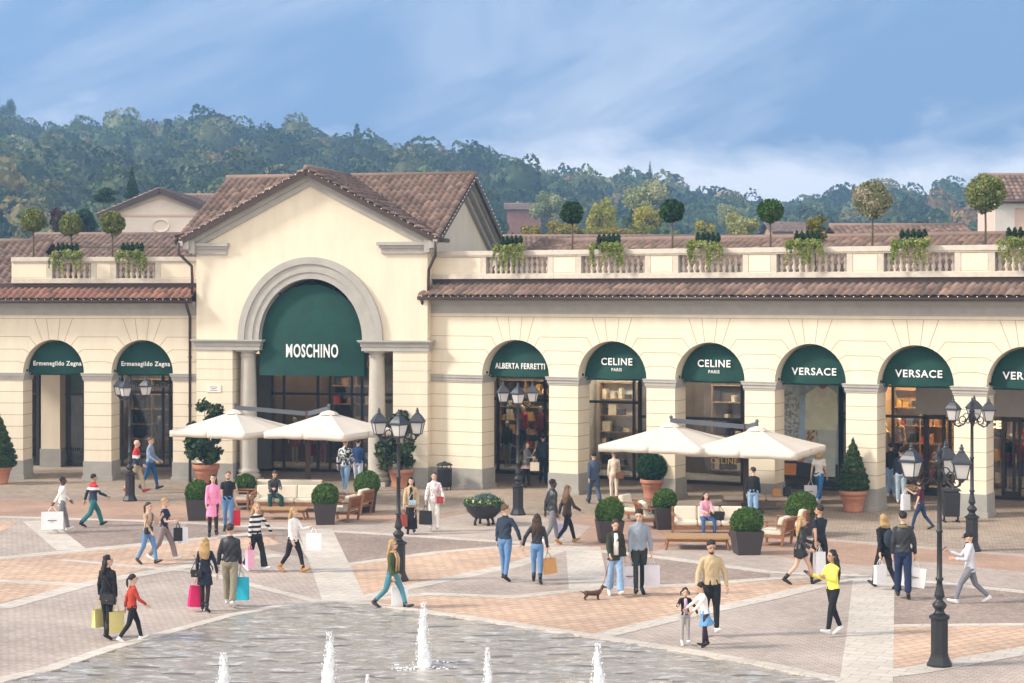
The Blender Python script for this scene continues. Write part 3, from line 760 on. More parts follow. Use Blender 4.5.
# peach fields
patch('paving_peach', 1, [(-300, 300), (0, 265), (270, 237), (640, 205), (900, 190), (940, 215), (800, 235), (290, 342), (0, 415), (-300, 470)], P_PEACH)
patch('paving_peach', 1, [(-260, 140), (60, 140), (0, 182), (-260, 230)], P_PEACH)
patch('paving_peach', 0, [(337, 566), (400, 557.5), (440, 552.5), (512, 547), (575, 540), (572, 560), (512, 563), (440, 580), (352, 598)], P_PEACH)
patch('paving_peach', 0, [(354, 600), (410, 596), (512, 598), (580, 590), (690, 585), (768, 581), (850, 576), (768, 598), (700, 612), (678, 617), (595, 636), (512, 627), (440, 611), (380, 604)], P_PEACH)
patch('paving_grey', 0, [(512, 566), (568, 547), (582, 590), (512, 598), (415, 596), (440, 585)], P_GREY)
patch('paving_peach', 4, [(372, 493), (861, 488), (1150, 486), (1150, 600), (861, 572), (480, 642), (365, 652)], P_PEACH)
# pale stone bands
def band(px_pts, w):
    """pale stone strip of constant real width along a line of ground points"""
    P = [gp(*p) for p in px_pts]; Lf = []; Rt = []
    for i, p in enumerate(P):
        t = (P[min(i + 1, len(P) - 1)] - P[max(i - 1, 0)]).normalized(); n = Vector((-t.y, t.x, 0)) * w / 2
        Lf.append(p + n); Rt.append(p - n)
    LAY[0] += 0.00012
    me = bpy.data.meshes.new('paving_band'); V = [(v.x, v.y, .004 + LAY[0]) for v in Lf + Rt]; n = len(P)
    me.from_pydata(V, [], [(i, i + 1, n + i + 1, n + i) for i in range(n - 1)]); me.materials.append(P_PALE); me.update()
    o = obj_from('paving_band', me)
    if me.polygons[0].normal.z < 0: me.flip_normals()
    tag(o, kind='structure')
band([(-120, 514), (0, 517), (128, 520.5), (190, 523), (310, 530), (398, 535), (520, 543), (650, 556), (768, 572), (880, 577), (1024, 592), (1150, 602)], .42)
band([(-120, 570), (0, 558), (80, 550.5), (190, 540), (260, 533)], .55)
band([(36, 521), (72, 550)], .8)
band([(0, 608), (90, 583), (190, 566), (280, 555)], .55)
band([(-80, 578), (0, 581), (90, 585)], .4)
band([(315, 529), (345, 602)], 1.0)
band([(295, 536), (338, 601)], .12)
band([(345, 602), (415, 586), (512, 566), (570, 546)], .5)
band([(336, 566), (440, 552), (512, 546), (573, 543)], .35)
band([(583, 547), (589, 589)], .95)
band([(350, 601), (430, 594), (512, 597), (600, 588), (690, 585), (768, 579), (860, 575)], .4)
band([(595, 637), (680, 617), (768, 598), (850, 578)], .5)
band([(875, 576), (866, 684), (862, 720)], .95)
band([(855, 578), (844, 684)], .1)
band([(880, 626), (1024, 624.5), (1150, 624)], .3)
band([(868, 676), (912, 671), (1024, 651), (1150, 630)], .6)
band([(60, 560), (200, 572), (310, 600), (340, 604)], .3)

# fountain basin: real ring of slabs round shallow water
EDGE = [(10, 683), (60, 671), (117, 651), (180, 633), (234, 618), (285, 608), (328, 604.5), (370, 606.5), (440, 616.5), (527, 630), (600, 641), (680, 654), (760, 668), (830, 683)]
EP = [gp(*p) for p in EDGE]
cc = Vector((-2.2, 31.0, 0)); last = EP[-1]; first = EP[0]
a0 = math.atan2(last.y - cc.y, last.x - cc.x); a1 = math.atan2(first.y - cc.y, first.x - cc.x) - 2 * math.pi
r0 = (last - cc).length; r1 = (first - cc).length
for k in range(1, 24):
    t = k / 24; a = a0 + (a1 - a0) * t; r = r0 + (r1 - r0) * t; EP.append(cc + Vector((math.cos(a) * r, math.sin(a) * r, 0)))
W = bpy.data.materials.new('fountain water'); nt, b = nodes_of(W); L = nt.links
b.inputs['Base Color'].default_value = (0.15, 0.12, 0.085, 1); b.inputs['Roughness'].default_value = 0.03; b.inputs['IOR'].default_value = 1.9; b.inputs['Specular IOR Level'].default_value = 0.9
tc = nt.nodes.new('ShaderNodeTexCoord'); mp = nt.nodes.new('ShaderNodeMapping'); mp.inputs['Scale'].default_value = (1, 2.2, 1); mp.inputs['Rotation'].default_value = (0, 0, R(8)); L.new(tc.outputs['Object'], mp.inputs[0])
n = nt.nodes.new('ShaderNodeTexNoise'); n.inputs['Scale'].default_value = 9; n.inputs['Detail'].default_value = 5; n.inputs['Roughness'].default_value = 0.6; n.inputs['Distortion'].default_value = .5; L.new(mp.outputs[0], n.inputs['Vector'])
bp = nt.nodes.new('ShaderNodeBump'); bp.inputs['Strength'].default_value = 0.5; bp.inputs['Distance'].default_value = 0.03; L.new(n.outputs['Fac'], bp.inputs['Height']); L.new(bp.outputs[0], b.inputs['Normal'])
# pale streaks painted into the water colour, standing for glare from the sky
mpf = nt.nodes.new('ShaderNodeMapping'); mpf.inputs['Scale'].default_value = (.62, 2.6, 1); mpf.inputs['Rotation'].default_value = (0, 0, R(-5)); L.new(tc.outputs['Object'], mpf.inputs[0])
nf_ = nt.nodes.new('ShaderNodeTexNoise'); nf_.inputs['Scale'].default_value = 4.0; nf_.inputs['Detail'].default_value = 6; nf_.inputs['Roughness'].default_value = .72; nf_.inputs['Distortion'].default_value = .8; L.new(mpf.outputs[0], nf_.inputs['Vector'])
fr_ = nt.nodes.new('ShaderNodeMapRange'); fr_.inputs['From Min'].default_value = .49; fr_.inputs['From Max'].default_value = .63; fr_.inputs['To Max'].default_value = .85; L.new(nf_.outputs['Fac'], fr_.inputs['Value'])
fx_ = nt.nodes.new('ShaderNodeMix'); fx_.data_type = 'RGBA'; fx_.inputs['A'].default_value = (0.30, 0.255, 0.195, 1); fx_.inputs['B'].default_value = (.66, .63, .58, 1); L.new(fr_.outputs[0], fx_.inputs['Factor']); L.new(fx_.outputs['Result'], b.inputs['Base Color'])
# shallow water as a rippled grid, cut to the basin outline
def inside(x, y, poly):
    c = np.zeros(x.shape, bool); n_ = len(poly)
    for i in range(n_):
        x1, y1, x2, y2 = poly[i].x, poly[i].y, poly[i - 1].x, poly[i - 1].y
        cond = ((y1 > y) != (y2 > y)) & (x < (x2 - x1) * (y - y1) / (y2 - y1 + 1e-12) + x1); c ^= cond
    return c
def water():
    st = .055; xs = np.arange(-12, 9, st); ys = np.arange(29, 43.2, st); X, Y = np.meshgrid(xs, ys)
    rng = np.random.default_rng(11); Z = np.zeros_like(X)
    for k in range(44):
        lam = 10 ** rng.uniform(-.60, -.02); th = rng.normal(1.52, .36); kx, ky = math.cos(th) * 6.283 / lam, math.sin(th) * 6.283 / lam
        Z += .0088 * lam * np.sin(kx * X + ky * Y + rng.uniform(0, 6.28) + .6 * np.sin(X * rng.uniform(.4, 1.5) + Y * rng.uniform(.3, 1.2)))
    for jx, jy in ((423.5, 668), (329.5, 706), (223.5, 704), (487.5, 706), (598, 704)):
        q = gp(jx, jy); d = np.hypot(X - q.x, Y - q.y); Z += .018 * np.sin(d * 19) * np.exp(-d / .9)
    ins = inside(X, Y, EP); Z = .036 + Z * .55
    ny_, nx_ = X.shape; i, j = np.meshgrid(np.arange(ny_ - 1), np.arange(nx_ - 1), indexing='ij'); a = (i * nx_ + j)
    ok = ins[:-1, :-1] | ins[1:, 1:]; ok &= inside(X[:-1, :-1] + st / 2, Y[:-1, :-1] + st / 2, [cc + (p - cc) * 1.012 for p in EP]); a = a[ok]
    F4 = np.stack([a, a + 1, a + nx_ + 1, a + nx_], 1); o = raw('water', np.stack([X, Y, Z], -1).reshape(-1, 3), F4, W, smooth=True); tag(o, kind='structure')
    sheet('fountain_floor', EP, 0.012 + LAY[0] * .0 + .006, mat('wet basin stone', (.15, .12, .09), .4, .2, 1.5))
water()
rim = MB(); nE = len(EP); outer = []
for i, p in enumerate(EP):
    d = (p - cc).normalized(); outer.append(p + d * .42)
for i in range(nE):
    j = (i + 1) % nE; a, b_, c, d = EP[i], EP[j], outer[j], outer[i]
    rim.add([(a.x, a.y, .05), (b_.x, b_.y, .05), (c.x, c.y, .035), (d.x, d.y, .035), (a.x, a.y, .0), (b_.x, b_.y, .0)], [(0, 1, 2, 3), (0, 4, 5, 1)])
ro = rim.build('fountain_rim', P_PALE); tag(ro, kind='structure')

# ================================================================== THE ARCADES
class Fr:
    def __init__(s, p, q):
        d = Vector((q[0] - p[0], q[1] - p[1])).normalized(); s.o = Vector(p[:2]); s.c = d.x; s.s = -d.y; s.rz = math.atan2(d.y, d.x)
    def ux(s, px, off=0.0):
        m = (px - CX) / F; return (m * (s.o.y + off * s.c) - s.o.x - off * s.s) / (s.c + m * s.s)
    def depth(s, px, off=0.0):
        u = s.ux(px, off); return s.o.y - u * s.s + off * s.c
    def z(s, px, py, off=0.0): return zat(py, s.depth(px, off))
    def w(s, u, off, z=0.0): return Vector((s.o.x + u * s.c + off * s.s, s.o.y - u * s.s + off * s.c, z))

def arch_pts(uc, a, b_, zs, n=20):
    return [(uc - a * math.cos(math.pi * i / n), zs + b_ * math.sin(math.pi * i / n)) for i in range(n + 1)]
def arcade_wall(root, u0, u1, arches, zs, b_, ztop, t, m, y0=0.0):
    """arches: [(left, right)]"""
    g = MB(); cur = u0
    for (l, r) in arches:
        g.box(cur, l, y0, y0 + t, 0, ztop)
        pts = arch_pts((l + r) / 2, (r - l) / 2, b_, zs)
        for (xa, za), (xb, zb) in zip(pts[:-1], pts[1:]):
            g.add([(xa, y0, za), (xb, y0, zb), (xb, y0, ztop), (xa, y0, ztop), (xa, y0 + t, za), (xb, y0 + t, zb), (xb, y0 + t, ztop), (xa, y0 + t, ztop)],
                  [(0, 1, 2, 3), (5, 4, 7, 6), (0, 4, 5, 1)])
        cur = r
    g.box(cur, u1, y0, y0 + t, 0, ztop)
    return g.build('wall', m, root)
def piers(u0, u1, arches):
    out = []; cur = u0
    for l, r in arches: out.append((cur, l)); cur = r
    out.append((cur, u1)); return out
def ring(g, a, b_, z0, z1, t, p, mi=0):
    """moulding that wraps a pier: box standing p proud on all sides"""
    g.box(a - p, b_ + p, -p, t + p, z0, z1, mi)

def wing(name, fr, px0, px1, arch_px, k, label, tile, awn, T=0.9, par=None, seed=0):
    root = empty(name, (fr.o.x, fr.o.y, 0), fr.rz, label, 'arcade building', None)
    u0, u1 = fr.ux(px0), fr.ux(px1); arches = [(fr.ux(a), fr.ux(b_)) for a, b_ in arch_px]
    zs = 4.08 * k; b_ = 1.27 * k; ztop = 6.28 * k
    arcade_wall(root, u0, u1, arches, zs, b_, ztop, T, CREAM)
    ps = piers(u0, u1, arches)
    for i, (a, c) in enumerate(ps):
        if i == 0: a += .0
        g = MB(); g.box(a - (.03 if i else 0), c + .03, -.03, T + .03, 0, .73 * k); g.box(a - (.07 if i else 0), c + .07, -.07, T + .07, 0, .16)
        g.build('plinth', STONE_D, root, bevel=.008)
        g = MB()
        for (z0, z1, p) in ((3.80, 3.86, .03), (3.86, 3.97, .05), (3.97, 4.05, .09), (4.05, 4.085, .11)): g.box(a - (p if i else 0), c + p, -p, T + p, z0 * k, z1 * k)
        g.build('impost', STONE, root)
    # joints of the rusticated stucco
    g = MB(); e = .003; h = .017
    for zc in (3.36, 2.92, 2.47, 2.03, 1.57, 1.15):
        for i, (a, c) in enumerate(ps):
            g.box(a - (e if i else 0), c + e, -e, T, (zc - h / 2) * k, (zc + h / 2) * k)
    mid = [((l + r) / 2, (r - l) / 2) for l, r in arches]
    for j, (uc, a) in enumerate(mid):
        for sgn in (-1, 1):
            nb = mid[j + sgn] if 0 <= j + sgn < len(mid) else None
            lim = (uc + nb[0]) / 2 if nb else (u0 if sgn < 0 else u1)
            for lv, ph in ((4.52, 17), (4.98, 37), (5.46, 55)):
                z = lv * k; x = uc + sgn * min((z - zs) / math.tan(R(ph)), abs(lim - uc))
                p = (uc + sgn * a * math.cos(R(ph)) * 1.01, -e / 2, zs + b_ * math.sin(R(ph)) * 1.01)
                g.bar(p, (x, -e / 2, z), e, h, up=(0, 0, 1)) if abs(x - p[0]) > .02 else None
                if abs(lim - x) > .01: g.box(min(x, lim), max(x, lim), -e, 0.01, z - h / 2, z + h / 2)
            for ph in (69, 82):
                p = (uc + sgn * a * math.cos(R(ph)), -e / 2, zs + b_ * math.sin(R(ph)) * 1.01); z = 6.15 * k
                x = uc + sgn * (z - zs) / math.tan(R(ph)) * .95
                g.bar(p, (x, -e / 2, z), e, h, up=(1, 0, 0))
    g.box(u0, u1, -e, .01, 6.15 * k, 6.165 * k)
    g.build('stucco_joints', JOINT, root)
    # cornice, gutter, lower tile skirt, parapet
    g = MB()
    for (z0, z1, y) in ((6.28, 6.36, -.05), (6.36, 6.56, -.02), (6.56, 6.62, -.09), (6.62, 6.72, -.22), (6.72, 6.80, -.34)): g.box(u0, u1, y, T, z0 * k, z1 * k)
    g.build('cornice', STONE, root)
    zg = 6.80 * k
    g = MB(); g.tube([(u0 - .05, -.62, zg + .02), (u1, -.62, zg + .02)], [(.07, .07)] * 2, 10, ref=(0, 0, 1)); g.box(u0, u1, -.6, -.1, zg - .02, zg + .02); g.build('gutter', BROWN_METAL, root)
    tiles('tile_skirt', (u0, .12, 7.27 * k), (u1 - u0, 0, 0), (0, -.78, -.36 * k), tile, root)
    g = MB(); g.box(u0, u1, 0.0, T, ztop + .01, 7.2 * k); g.box(u0, u1, .13, .45, 7.2 * k, 7.5 * k); g.build('flashing', BROWN_METAL, root)
    q0 = u0 if seed else fr.ux(12, .1)
    g = MB(); g.box(q0, u1, .02, .50, 7.5 * k, 7.67 * k); g.build('parapet_base', BALU, root, bevel=.01)
    g = MB(); g.box(q0, u1, .0, .52, 8.33 * k, 8.50 * k); g.box(q0, u1, .03, .49, 8.28 * k, 8.33 * k); g.build('coping', BALU, root, bevel=.01)
    zb0, zb1 = 7.67 * k, 8.28 * k
    cur = u0; bays = [(fr.ux(a, .1), fr.ux(c, .1)) for a, c in par]
    if not seed: cur = fr.ux(12, .1)
    q0 = cur
    for l, r in bays + [(u1, u1)]:
        g = MB(); gp_ = MB(); g.box(cur, l, .08, .44, zb0, zb1)
        if l - cur > .5: gp_.box(cur + .12 if cur > q0 else cur, l - .12, .06, .09, zb0 + .05, zb1 - .04)
        for e_ in (cur, l):
            if q0 < e_ < u1: g.box(e_ - .1, e_ + .1, .055, .46, zb0, zb1, 1)
        g.build('parapet_pier', [CREAM, BALU], root)
        if gp_.f: gp_.build('parapet_panel', CREAM, root)
        cur = r
    prof = [(.055, 0), (.055, .04), (.035, .06), (.07, .14), (.075, .19), (.045, .27), (.032, .30), (.032, .32), (.045, .35), (.068, .43), (.06, .48), (.035, .55), (.055, .57), (.055, .61)]
    bm_ = MB(); bm_.lathe([(r, z * k) for r, z in prof], 10); bme = bm_.mesh('baluster', BALU)
    for l, r in bays:
        n = max(2, int(round((r - l - .2) / .215))); par_o = None
        g = MB(); g.box(l + .1, r - .1, .10, .42, zb0, zb0 + .02); bo = g.build('balustrade', BALU, root)
        for i in range(n):
            q = obj_from('baluster', bme, bo); q.location = (l + .1 + (i + .5) * (r - l - .2) / n, .26, zb0)
    # string of small lamps under the tile edge
    g = MB(); g.tube([(u0, -.70, zg + .1), (u1, -.70, zg + .1)], .008, 5); ls = g.build('light_string', METAL, root)
    bb = MB(); bb.ball((0, 0, 0), .016, 6, 4); bme = bb.mesh('bulb', BULB); n = int((u1 - u0) / .30)
    for i in range(min(n, 95)):
        q = obj_from('bulb', bme, ls); q.location = (u0 + (i + .5) * (u1 - u0) / n, -.71, zg + .085)
    # back of the arcade: ceiling, terrace slab
    g = MB(); g.box(u0, u1, T, 5.6, 5.55 * k, 5.7 * k); g.build('arcade_ceiling', CREAM, root)
    g = MB(); g.box(u0, u1, T, 9.5, 7.35 * k, 7.5 * k); g.box(u0, u1, 9.4, 9.5, 0, 7.35 * k); g.build('terrace_slab', FLAG, root)
    tiles('tile_roof', (q0 + (1.2 if seed else .4), 6.4, 8.93 * k), (u1 - q0 - (0 if seed else .4), 0, 0), (0, -4.3, -1.28), tile if seed else TILE, root)
    tiles('tile_roof', (q0 + (1.2 if seed else .4), 6.4, 8.93 * k), (u1 - q0 - (0 if seed else .4), 0, 0), (0, 4.3, -1.28), TILE, root)
    if seed:
        g = MB(); g.tube([(u0 + 1.2, 6.4, 8.98), (u0 + 1.2, 2.1, 7.7)], .1, 8); g.tube([(u0 + 1.2, 6.4, 9.02), (u1, 6.4, 9.02)], .11, 8); g.build('ridge_tiles', TILE, root)
    # awnings
    for (l, r), (txts) in zip(arches, awn):
        if txts is None: continue
        uc = (l + r) / 2; a = (r - l) / 2 - .02; g = MB(); n = 24; off = .50
        ring_ = [(uc + a * math.cos(math.pi * i / n), zs - .02 + (b_ - .03) * math.sin(math.pi * i / n)) for i in range(n + 1)]
        # taut canvas bulging slightly forward, thickness behind
        rows = 6; V = []
        for j in range(rows + 1):
            f = j / rows
            for (x, z) in ring_:
                zz = zs - .02 + (z - zs + .02) * f if False else z
                V.append((uc + (x - uc) * (1 - f * .98), off - .16 * (1 - (1 - f) ** 2) , (zs - .06) + (z - zs + .06) * (1 - f * .98)))
        Fc = [(j * (n + 1) + i, j * (n + 1) + i + 1, (j + 1) * (n + 1) + i + 1, (j + 1) * (n + 1) + i) for j in range(rows) for i in range(n)]
        g.add(V, Fc, 0, True)
        Vb = [(x, off + .25, z) for x, z in ring_]
        o_ = len(g.v); g.add([(x, off, z) for x, z in ring_] + Vb, [(i, i + 1, n + 1 + i + 1, n + 1 + i) for i in range(n)] + [tuple(range(n + 1, 2 * n + 2))])
        g.xz([(uc - a, zs - .10), (uc + a, zs - .10), (uc + a, zs - .055), (uc - a, zs - .055)], off - .04, off + .25)
        aw = g.build('awning', GREEN, root)
        for (tx, size, dz, xs, bold) in txts:
            text_mesh(tx, size, WHITE_SIGN, 'lettering', aw, (uc + .02, off - .168, zs + dz), (R(90), 0, 0), ext=.003, offs=bold, xs=xs)
        g = MB(); g.tube([(uc - a - .02, .38, zs - .02), (uc - a + .1, .34, zs - .02)], .03, 6); g.ball((uc - a, .33, zs + .08), .05, 8, 6); g.build('spotlight', METAL, aw)
    return root, arches, (u0, u1)

FR = Fr((-3.06, 68.75), (14.44, 59.24))
FL = Fr((-18.4, 71.35), (-11.9, 70.45))
FB = Fr((-11.66, 70.2), (-3.12, 68.2))
AP = [(481.9, 549), (578, 646.5), (675, 744.7), (774.7, 846), (877, 954), (986.3, 1063)]
CEL = [('CELINE', .34, .54, 1.0, .006), ('PARIS', .15, .27, 1.0, .002)]
VER = [('VERSACE', .33, .34, 1.05, .006)]
right, RA, (ru0, ru1) = wing('arcade_building', FR, 428, 1150, AP, 1.0,
    'long cream arcade wing on the right with six green arched awnings', TILE,
    [[('ALBERTA FERRETTI', .28, .32, .76, .006)], CEL, CEL, VER, VER, VER],
    par=[(484, 551), (579, 648), (676, 746), (774, 850), (881, 958), (992, 1068)], seed=1)
left, LA, (lu0, lu1) = wing('arcade_building', FL, -90, 196.5, [(-65, -4), (23, 84), (111.3, 173)], .982,
    'cream arcade wing on the left with red tiled skirt roof and two arches', TILE_RED,
    [None, [('Ermenegildo Zegna', .235, .34, .92, .006)], [('Ermenegildo Zegna', .235, .34, .92, .006)]],
    par=[(50, 94), (114, 158)], seed=0)
right['group'] = left['group'] = 'arcade wings either side of the gabled hall'

def pipe(root, pts, name='downpipe'):
    g = MB(); g.tube(pts, .055, 10)
    for z in (1.2, 2.8, 4.6): 
        if pts[-1][2] < z < pts[-2][2]: g.tube([(pts[-1][0], pts[-1][1], z), (pts[-1][0], pts[-1][1], z + .06)], .075, 10)
    g.build(name, BROWN_METAL, root)
pipe(right, [(.12, -.62, 6.78), (.10, -.5, 6.6), (.09, -.2, 6.35), (.09, -.12, 6.2), (.09, -.12, 0)])
ul = FL.ux(191); pipe(left, [(ul, -.62, 6.7), (ul, -.5, 6.5), (ul, -.2, 6.2), (ul, -.12, 6.1), (ul, -.12, 0)])

# ---- gabled hall
hall = empty('gabled_hall', (FB.o.x, FB.o.y, 0), FB.rz, 'tall cream gabled hall with grey archivolt and two stone columns', 'building')
Wd = FB.ux(427.5); cxh = FB.ux(310.5); T = .9; zI0, zI1 = 4.90, 5.29
AWm = (FB.ux(363) - FB.ux(258.6)) / 2; ro_ = (FB.ux(381) - FB.ux(236.5)) / 2
ol, orr = FB.ux(232.5), FB.ux(393)
zE = 9.1; zA = 11.35
g = MB()
g.box(0, ol, 0, T, 0, zI1); g.box(orr, Wd, 0, T, 0, zI1)
bI = 2.25
pts = arch_pts(cxh, AWm, bI, zI1, 32)
def gable_z(u): return zE + (zA - zE) * (1 - abs(u - Wd / 2) / (Wd / 2))
g.add([(0, 0, zI1), (pts[0][0], 0, zI1), (pts[0][0], 0, gable_z(pts[0][0])), (0, 0, zE), (0, T, zI1), (pts[0][0], T, zI1), (pts[0][0], T, gable_z(pts[0][0])), (0, T, zE)], [(0, 1, 2, 3), (5, 4, 7, 6), (0, 4, 5, 1), (4, 0, 3, 7)])
g.add([(pts[-1][0], 0, zI1), (Wd, 0, zI1), (Wd, 0, zE), (pts[-1][0], 0, gable_z(pts[-1][0])), (pts[-1][0], T, zI1), (Wd, T, zI1), (Wd, T, zE), (pts[-1][0], T, gable_z(pts[-1][0]))], [(0, 1, 2, 3), (5, 4, 7, 6), (0, 4, 5, 1), (1, 5, 6, 2)])
pp = sorted(set([p[0] for p in pts] + [Wd / 2]))
def az(u): 
    t = (u - cxh) / AWm; return zI1 + bI * math.sqrt(max(0, 1 - t * t))
for a, b_ in zip(pp[:-1], pp[1:]):
    g.add([(a, 0, az(a)), (b_, 0, az(b_)), (b_, 0, gable_z(b_)), (a, 0, gable_z(a)), (a, T, az(a)), (b_, T, az(b_)), (b_, T, gable_z(b_)), (a, T, gable_z(a))], [(0, 1, 2, 3), (5, 4, 7, 6), (0, 4, 5, 1)])
DH = 9.2
# side and back walls, side gables
for x, s in ((0, 1), (Wd, -1)):
    x2 = x + s * .3
    g.add([(x, T, 0), (x, DH, 0), (x, DH, zE), (x, DH / 2, zA), (x, T, zE + (zA - zE) * T / (DH / 2))], [(0, 1, 2, 3, 4)])
g.add([(0, DH, 0), (Wd, DH, 0), (Wd, DH, zE), (0, DH, zE)], [(0, 3, 2, 1)])
g.build('wall', CREAM, hall)
for a, c in ((0, ol), (orr, Wd)):
    g = MB(); g.box(a - .03, c + .03, -.03, T + .03, 0, .73); g.box(a - .07, c + .07, -.07, T + .07, 0, .16); g.build('plinth', STONE_D, hall, bevel=.008)
g = MB()
for zc in (4.55, 4.2, 3.36 + .44, 3.36, 2.92, 2.47, 2.03, 1.57, 1.15):
    for a, c in ((0, ol), (orr, Wd)): g.box(a - .003, c + .003, -.003, T - .01, zc - .0065, zc + .0065)
g.build('stucco_joints', JOINT, hall)
# entablatures over piers and columns
for a, c in ((-.02, cxh - AWm + .02), (cxh + AWm - .02, Wd + .02)):
    g = MB()
    for z0, z1, p in ((4.90, 5.06, .03), (5.06, 5.19, .06), (5.19, 5.24, .12), (5.24, 5.29, .16)): g.box(a - p, c + p, -.02 - p, T + p, z0, z1)
    g.build('impost', STONE, hall)
# archivolt, three stepped rings
g = MB()
for ra, rb, y in ((AWm - .02, AWm + .22, -.05), (AWm + .22, AWm + .52, -.09), (AWm + .52, ro_, -.15)):
    n = 40
    def rp(r, i): 
        kk = (bI + (r - AWm)) / r; return (cxh - r * math.cos(math.pi * i / n), zI1 + r * kk * math.sin(math.pi * i / n))
    for i in range(n):
        A, B, D, E = rp(ra, i), rp(rb, i), rp(rb, i + 1), rp(ra, i + 1)
        g.add([(A[0], y, A[1]), (B[0], y, B[1]), (D[0], y, D[1]), (E[0], y, E[1]), (A[0], .02, A[1]), (B[0], .02, B[1]), (D[0], .02, D[1]), (E[0], .02, E[1])], [(0, 1, 2, 3), (1, 5, 6, 2), (0, 3, 7, 4)])
n = 40
for i in range(n):   # soffit lining
    A, B = (cxh - (AWm - .02) * math.cos(math.pi * i / n), zI1 + (bI - .02) * math.sin(math.pi * i / n)), (cxh - (AWm - .02) * math.cos(math.pi * (i + 1) / n), zI1 + (bI - .02) * math.sin(math.pi * (i + 1) / n))
    g.add([(A[0], -.05, A[1]), (B[0], -.05, B[1]), (B[0], T, B[1]), (A[0], T, A[1])], [(0, 3, 2, 1)])
g.build('archivolt', STONE, hall)
# columns
for pxc in (248.5, 377):
    u = FB.ux(pxc, .45); g = MB()
    g.box(u - .44, u + .44, .01, .89, 0, .17); g.lathe([(.43, .17), (.46, .22), (.45, .30), (.39, .33), (.37, .37), (.40, .41), (.40, .46), (.345, .50), (.325, .56), (.325, 1.6), (.30, 3.2), (.275, 4.62), (.275, 4.66), (.30, 4.68), (.30, 4.71), (.275, 4.73), (.275, 4.78), (.34, 4.84)], 28, (u, .45, 0))
    g.box(u - .37, u + .37, .08, .82, 4.84, 4.90); g.build('column', mat('column stone', (.50, .46, .40), .8, .08, 2, .1, 40), hall)
# raking cornice and kneelers
def rake(g, y0, y1, half, z_e, z_a, cxr, w, m=0, t=.0):
    for s in (-1, 1):
        a = (cxr + s * half, z_e); b_ = (cxr, z_a)
        g.add([(a[0], y0, a[1]), (b_[0], y0, b_[1]), (b_[0], y0, b_[1] - w), (a[0], y0, a[1] - w), (a[0], y1, a[1]), (b_[0], y1, b_[1]), (b_[0], y1, b_[1] - w), (a[0], y1, a[1] - w)],
              [(0, 1, 2, 3), (4, 7, 6, 5), (0, 4, 5, 1), (3, 2, 6, 7), (0, 3, 7, 4), (1, 5, 6, 2)], m)
g = MB(); hw = Wd / 2; sl_ = (zA - zE) / hw
rake(g, -.10, .05, hw + .3, zE - .3 * sl_ + .05, zA + .05, hw, .50); rake(g, -.20, -.08, hw + .36, zE - .36 * sl_ + .06, zA + .06, hw, .30); rake(g, -.30, -.18, hw + .42, zE - .42 * sl_ + .07, zA + .07, hw, .16)
g.build('raking_cornice', STONE, hall)
for a, c in ((-.02, FB.ux(227.5)), (FB.ux(384.5), Wd + .02)):
    g = MB(); g.box(a - .1, c, -.10, .3, 8.42, 8.62); g.box(a - .16, c + .04, -.16, .3, 8.62, 8.72); g.box(a - .24, c + .08, -.24, .3, 8.72, 8.84); g.build('kneeler', STONE, hall)
# side gable trim on the right, facing the terrace
for x, s in ((Wd, 1), (0, -1)):
    g = MB()
    for (x0, x1, wdt, ex) in ((-.05, .16, .55, .3), (.14, .36, .34, .42), (.34, .5, .18, .5)):
        for sg in (-1, 1):
            a = (DH / 2 + sg * (DH / 2 + ex), zE - ex * (zA - zE) / (DH / 2) + .05); b_ = (DH / 2, zA + .05)
            xa, xb = x + s * x0, x + s * x1
            g.add([(xa, a[0], a[1]), (xa, b_[0], b_[1]), (xa, b_[0], b_[1] - wdt), (xa, a[0], a[1] - wdt), (xb, a[0], a[1]), (xb, b_[0], b_[1]), (xb, b_[0], b_[1] - wdt), (xb, a[0], a[1] - wdt)],
                  [(0, 1, 2, 3), (4, 7, 6, 5), (0, 4, 5, 1), (3, 2, 6, 7), (0, 3, 7, 4), (1, 5, 6, 2)])
    g.build('raking_cornice', STONE, hall)
# roof: front gable (ridge runs back) and cross gable (ridge runs sideways)
ov = .55; zr = zA + .12
zev = zr - (hw + ov) * sl_
sl2 = (zA - zE) / (DH / 2)
tiles('tile_roof', (hw, DH / 2 , zr), (0, -(DH / 2 + .45), 0), (-(hw + ov), 0, -(hw + ov) * sl_), TILE, hall, edge=(0, 0, DH / 2 + .45, 0))
tiles('tile_roof', (hw, -.45, zr), (0, (DH / 2 + .45), 0), (hw + ov, 0, -(hw + ov) * sl_), TILE, hall, edge=(0, 0, 0, DH / 2 + .45))
tiles('tile_roof', (-.6, DH / 2, zr), (hw + .6, 0, 0), (0, -(DH / 2 + .5), -(DH / 2 + .5) * sl2), TILE, hall, edge=(0, 0, 0, hw + .6))
tiles('tile_roof', (hw, DH / 2, zr), (hw + .6, 0, 0), (0, -(DH / 2 + .5), -(DH / 2 + .5) * sl2), TILE, hall, edge=(0, 0, hw + .6, 0))
tiles('tile_roof', (Wd + .6, DH / 2, zr), (-(Wd + 1.2), 0, 0), (0, (DH / 2 + .5), -(DH / 2 + .5) * sl2), TILE, hall)
g = MB(); g.tube([(hw, -.48, zr + .07), (hw, DH / 2, zr + .07)], .11, 8); g.tube([(-.65, DH / 2, zr + .07), (Wd + .65, DH / 2, zr + .07)], .11, 8); g.build('ridge_tiles', TILE, hall)
g = MB()
for s in (-1, 1): g.bar((hw, -.46, zr - .10), (hw + s * (hw + ov), -.46, zev - .10), .06, .2, up=(0, 0, 1))
for yy in (-.5,):
    pass
for x in (-.6, Wd + .6):
    for s in (-1, 1): g.bar((x, DH / 2, zr - .1), (x, DH / 2 + s * (DH / 2 + .5), zr - .1 - (DH / 2 + .5) * sl2), .06, .18)
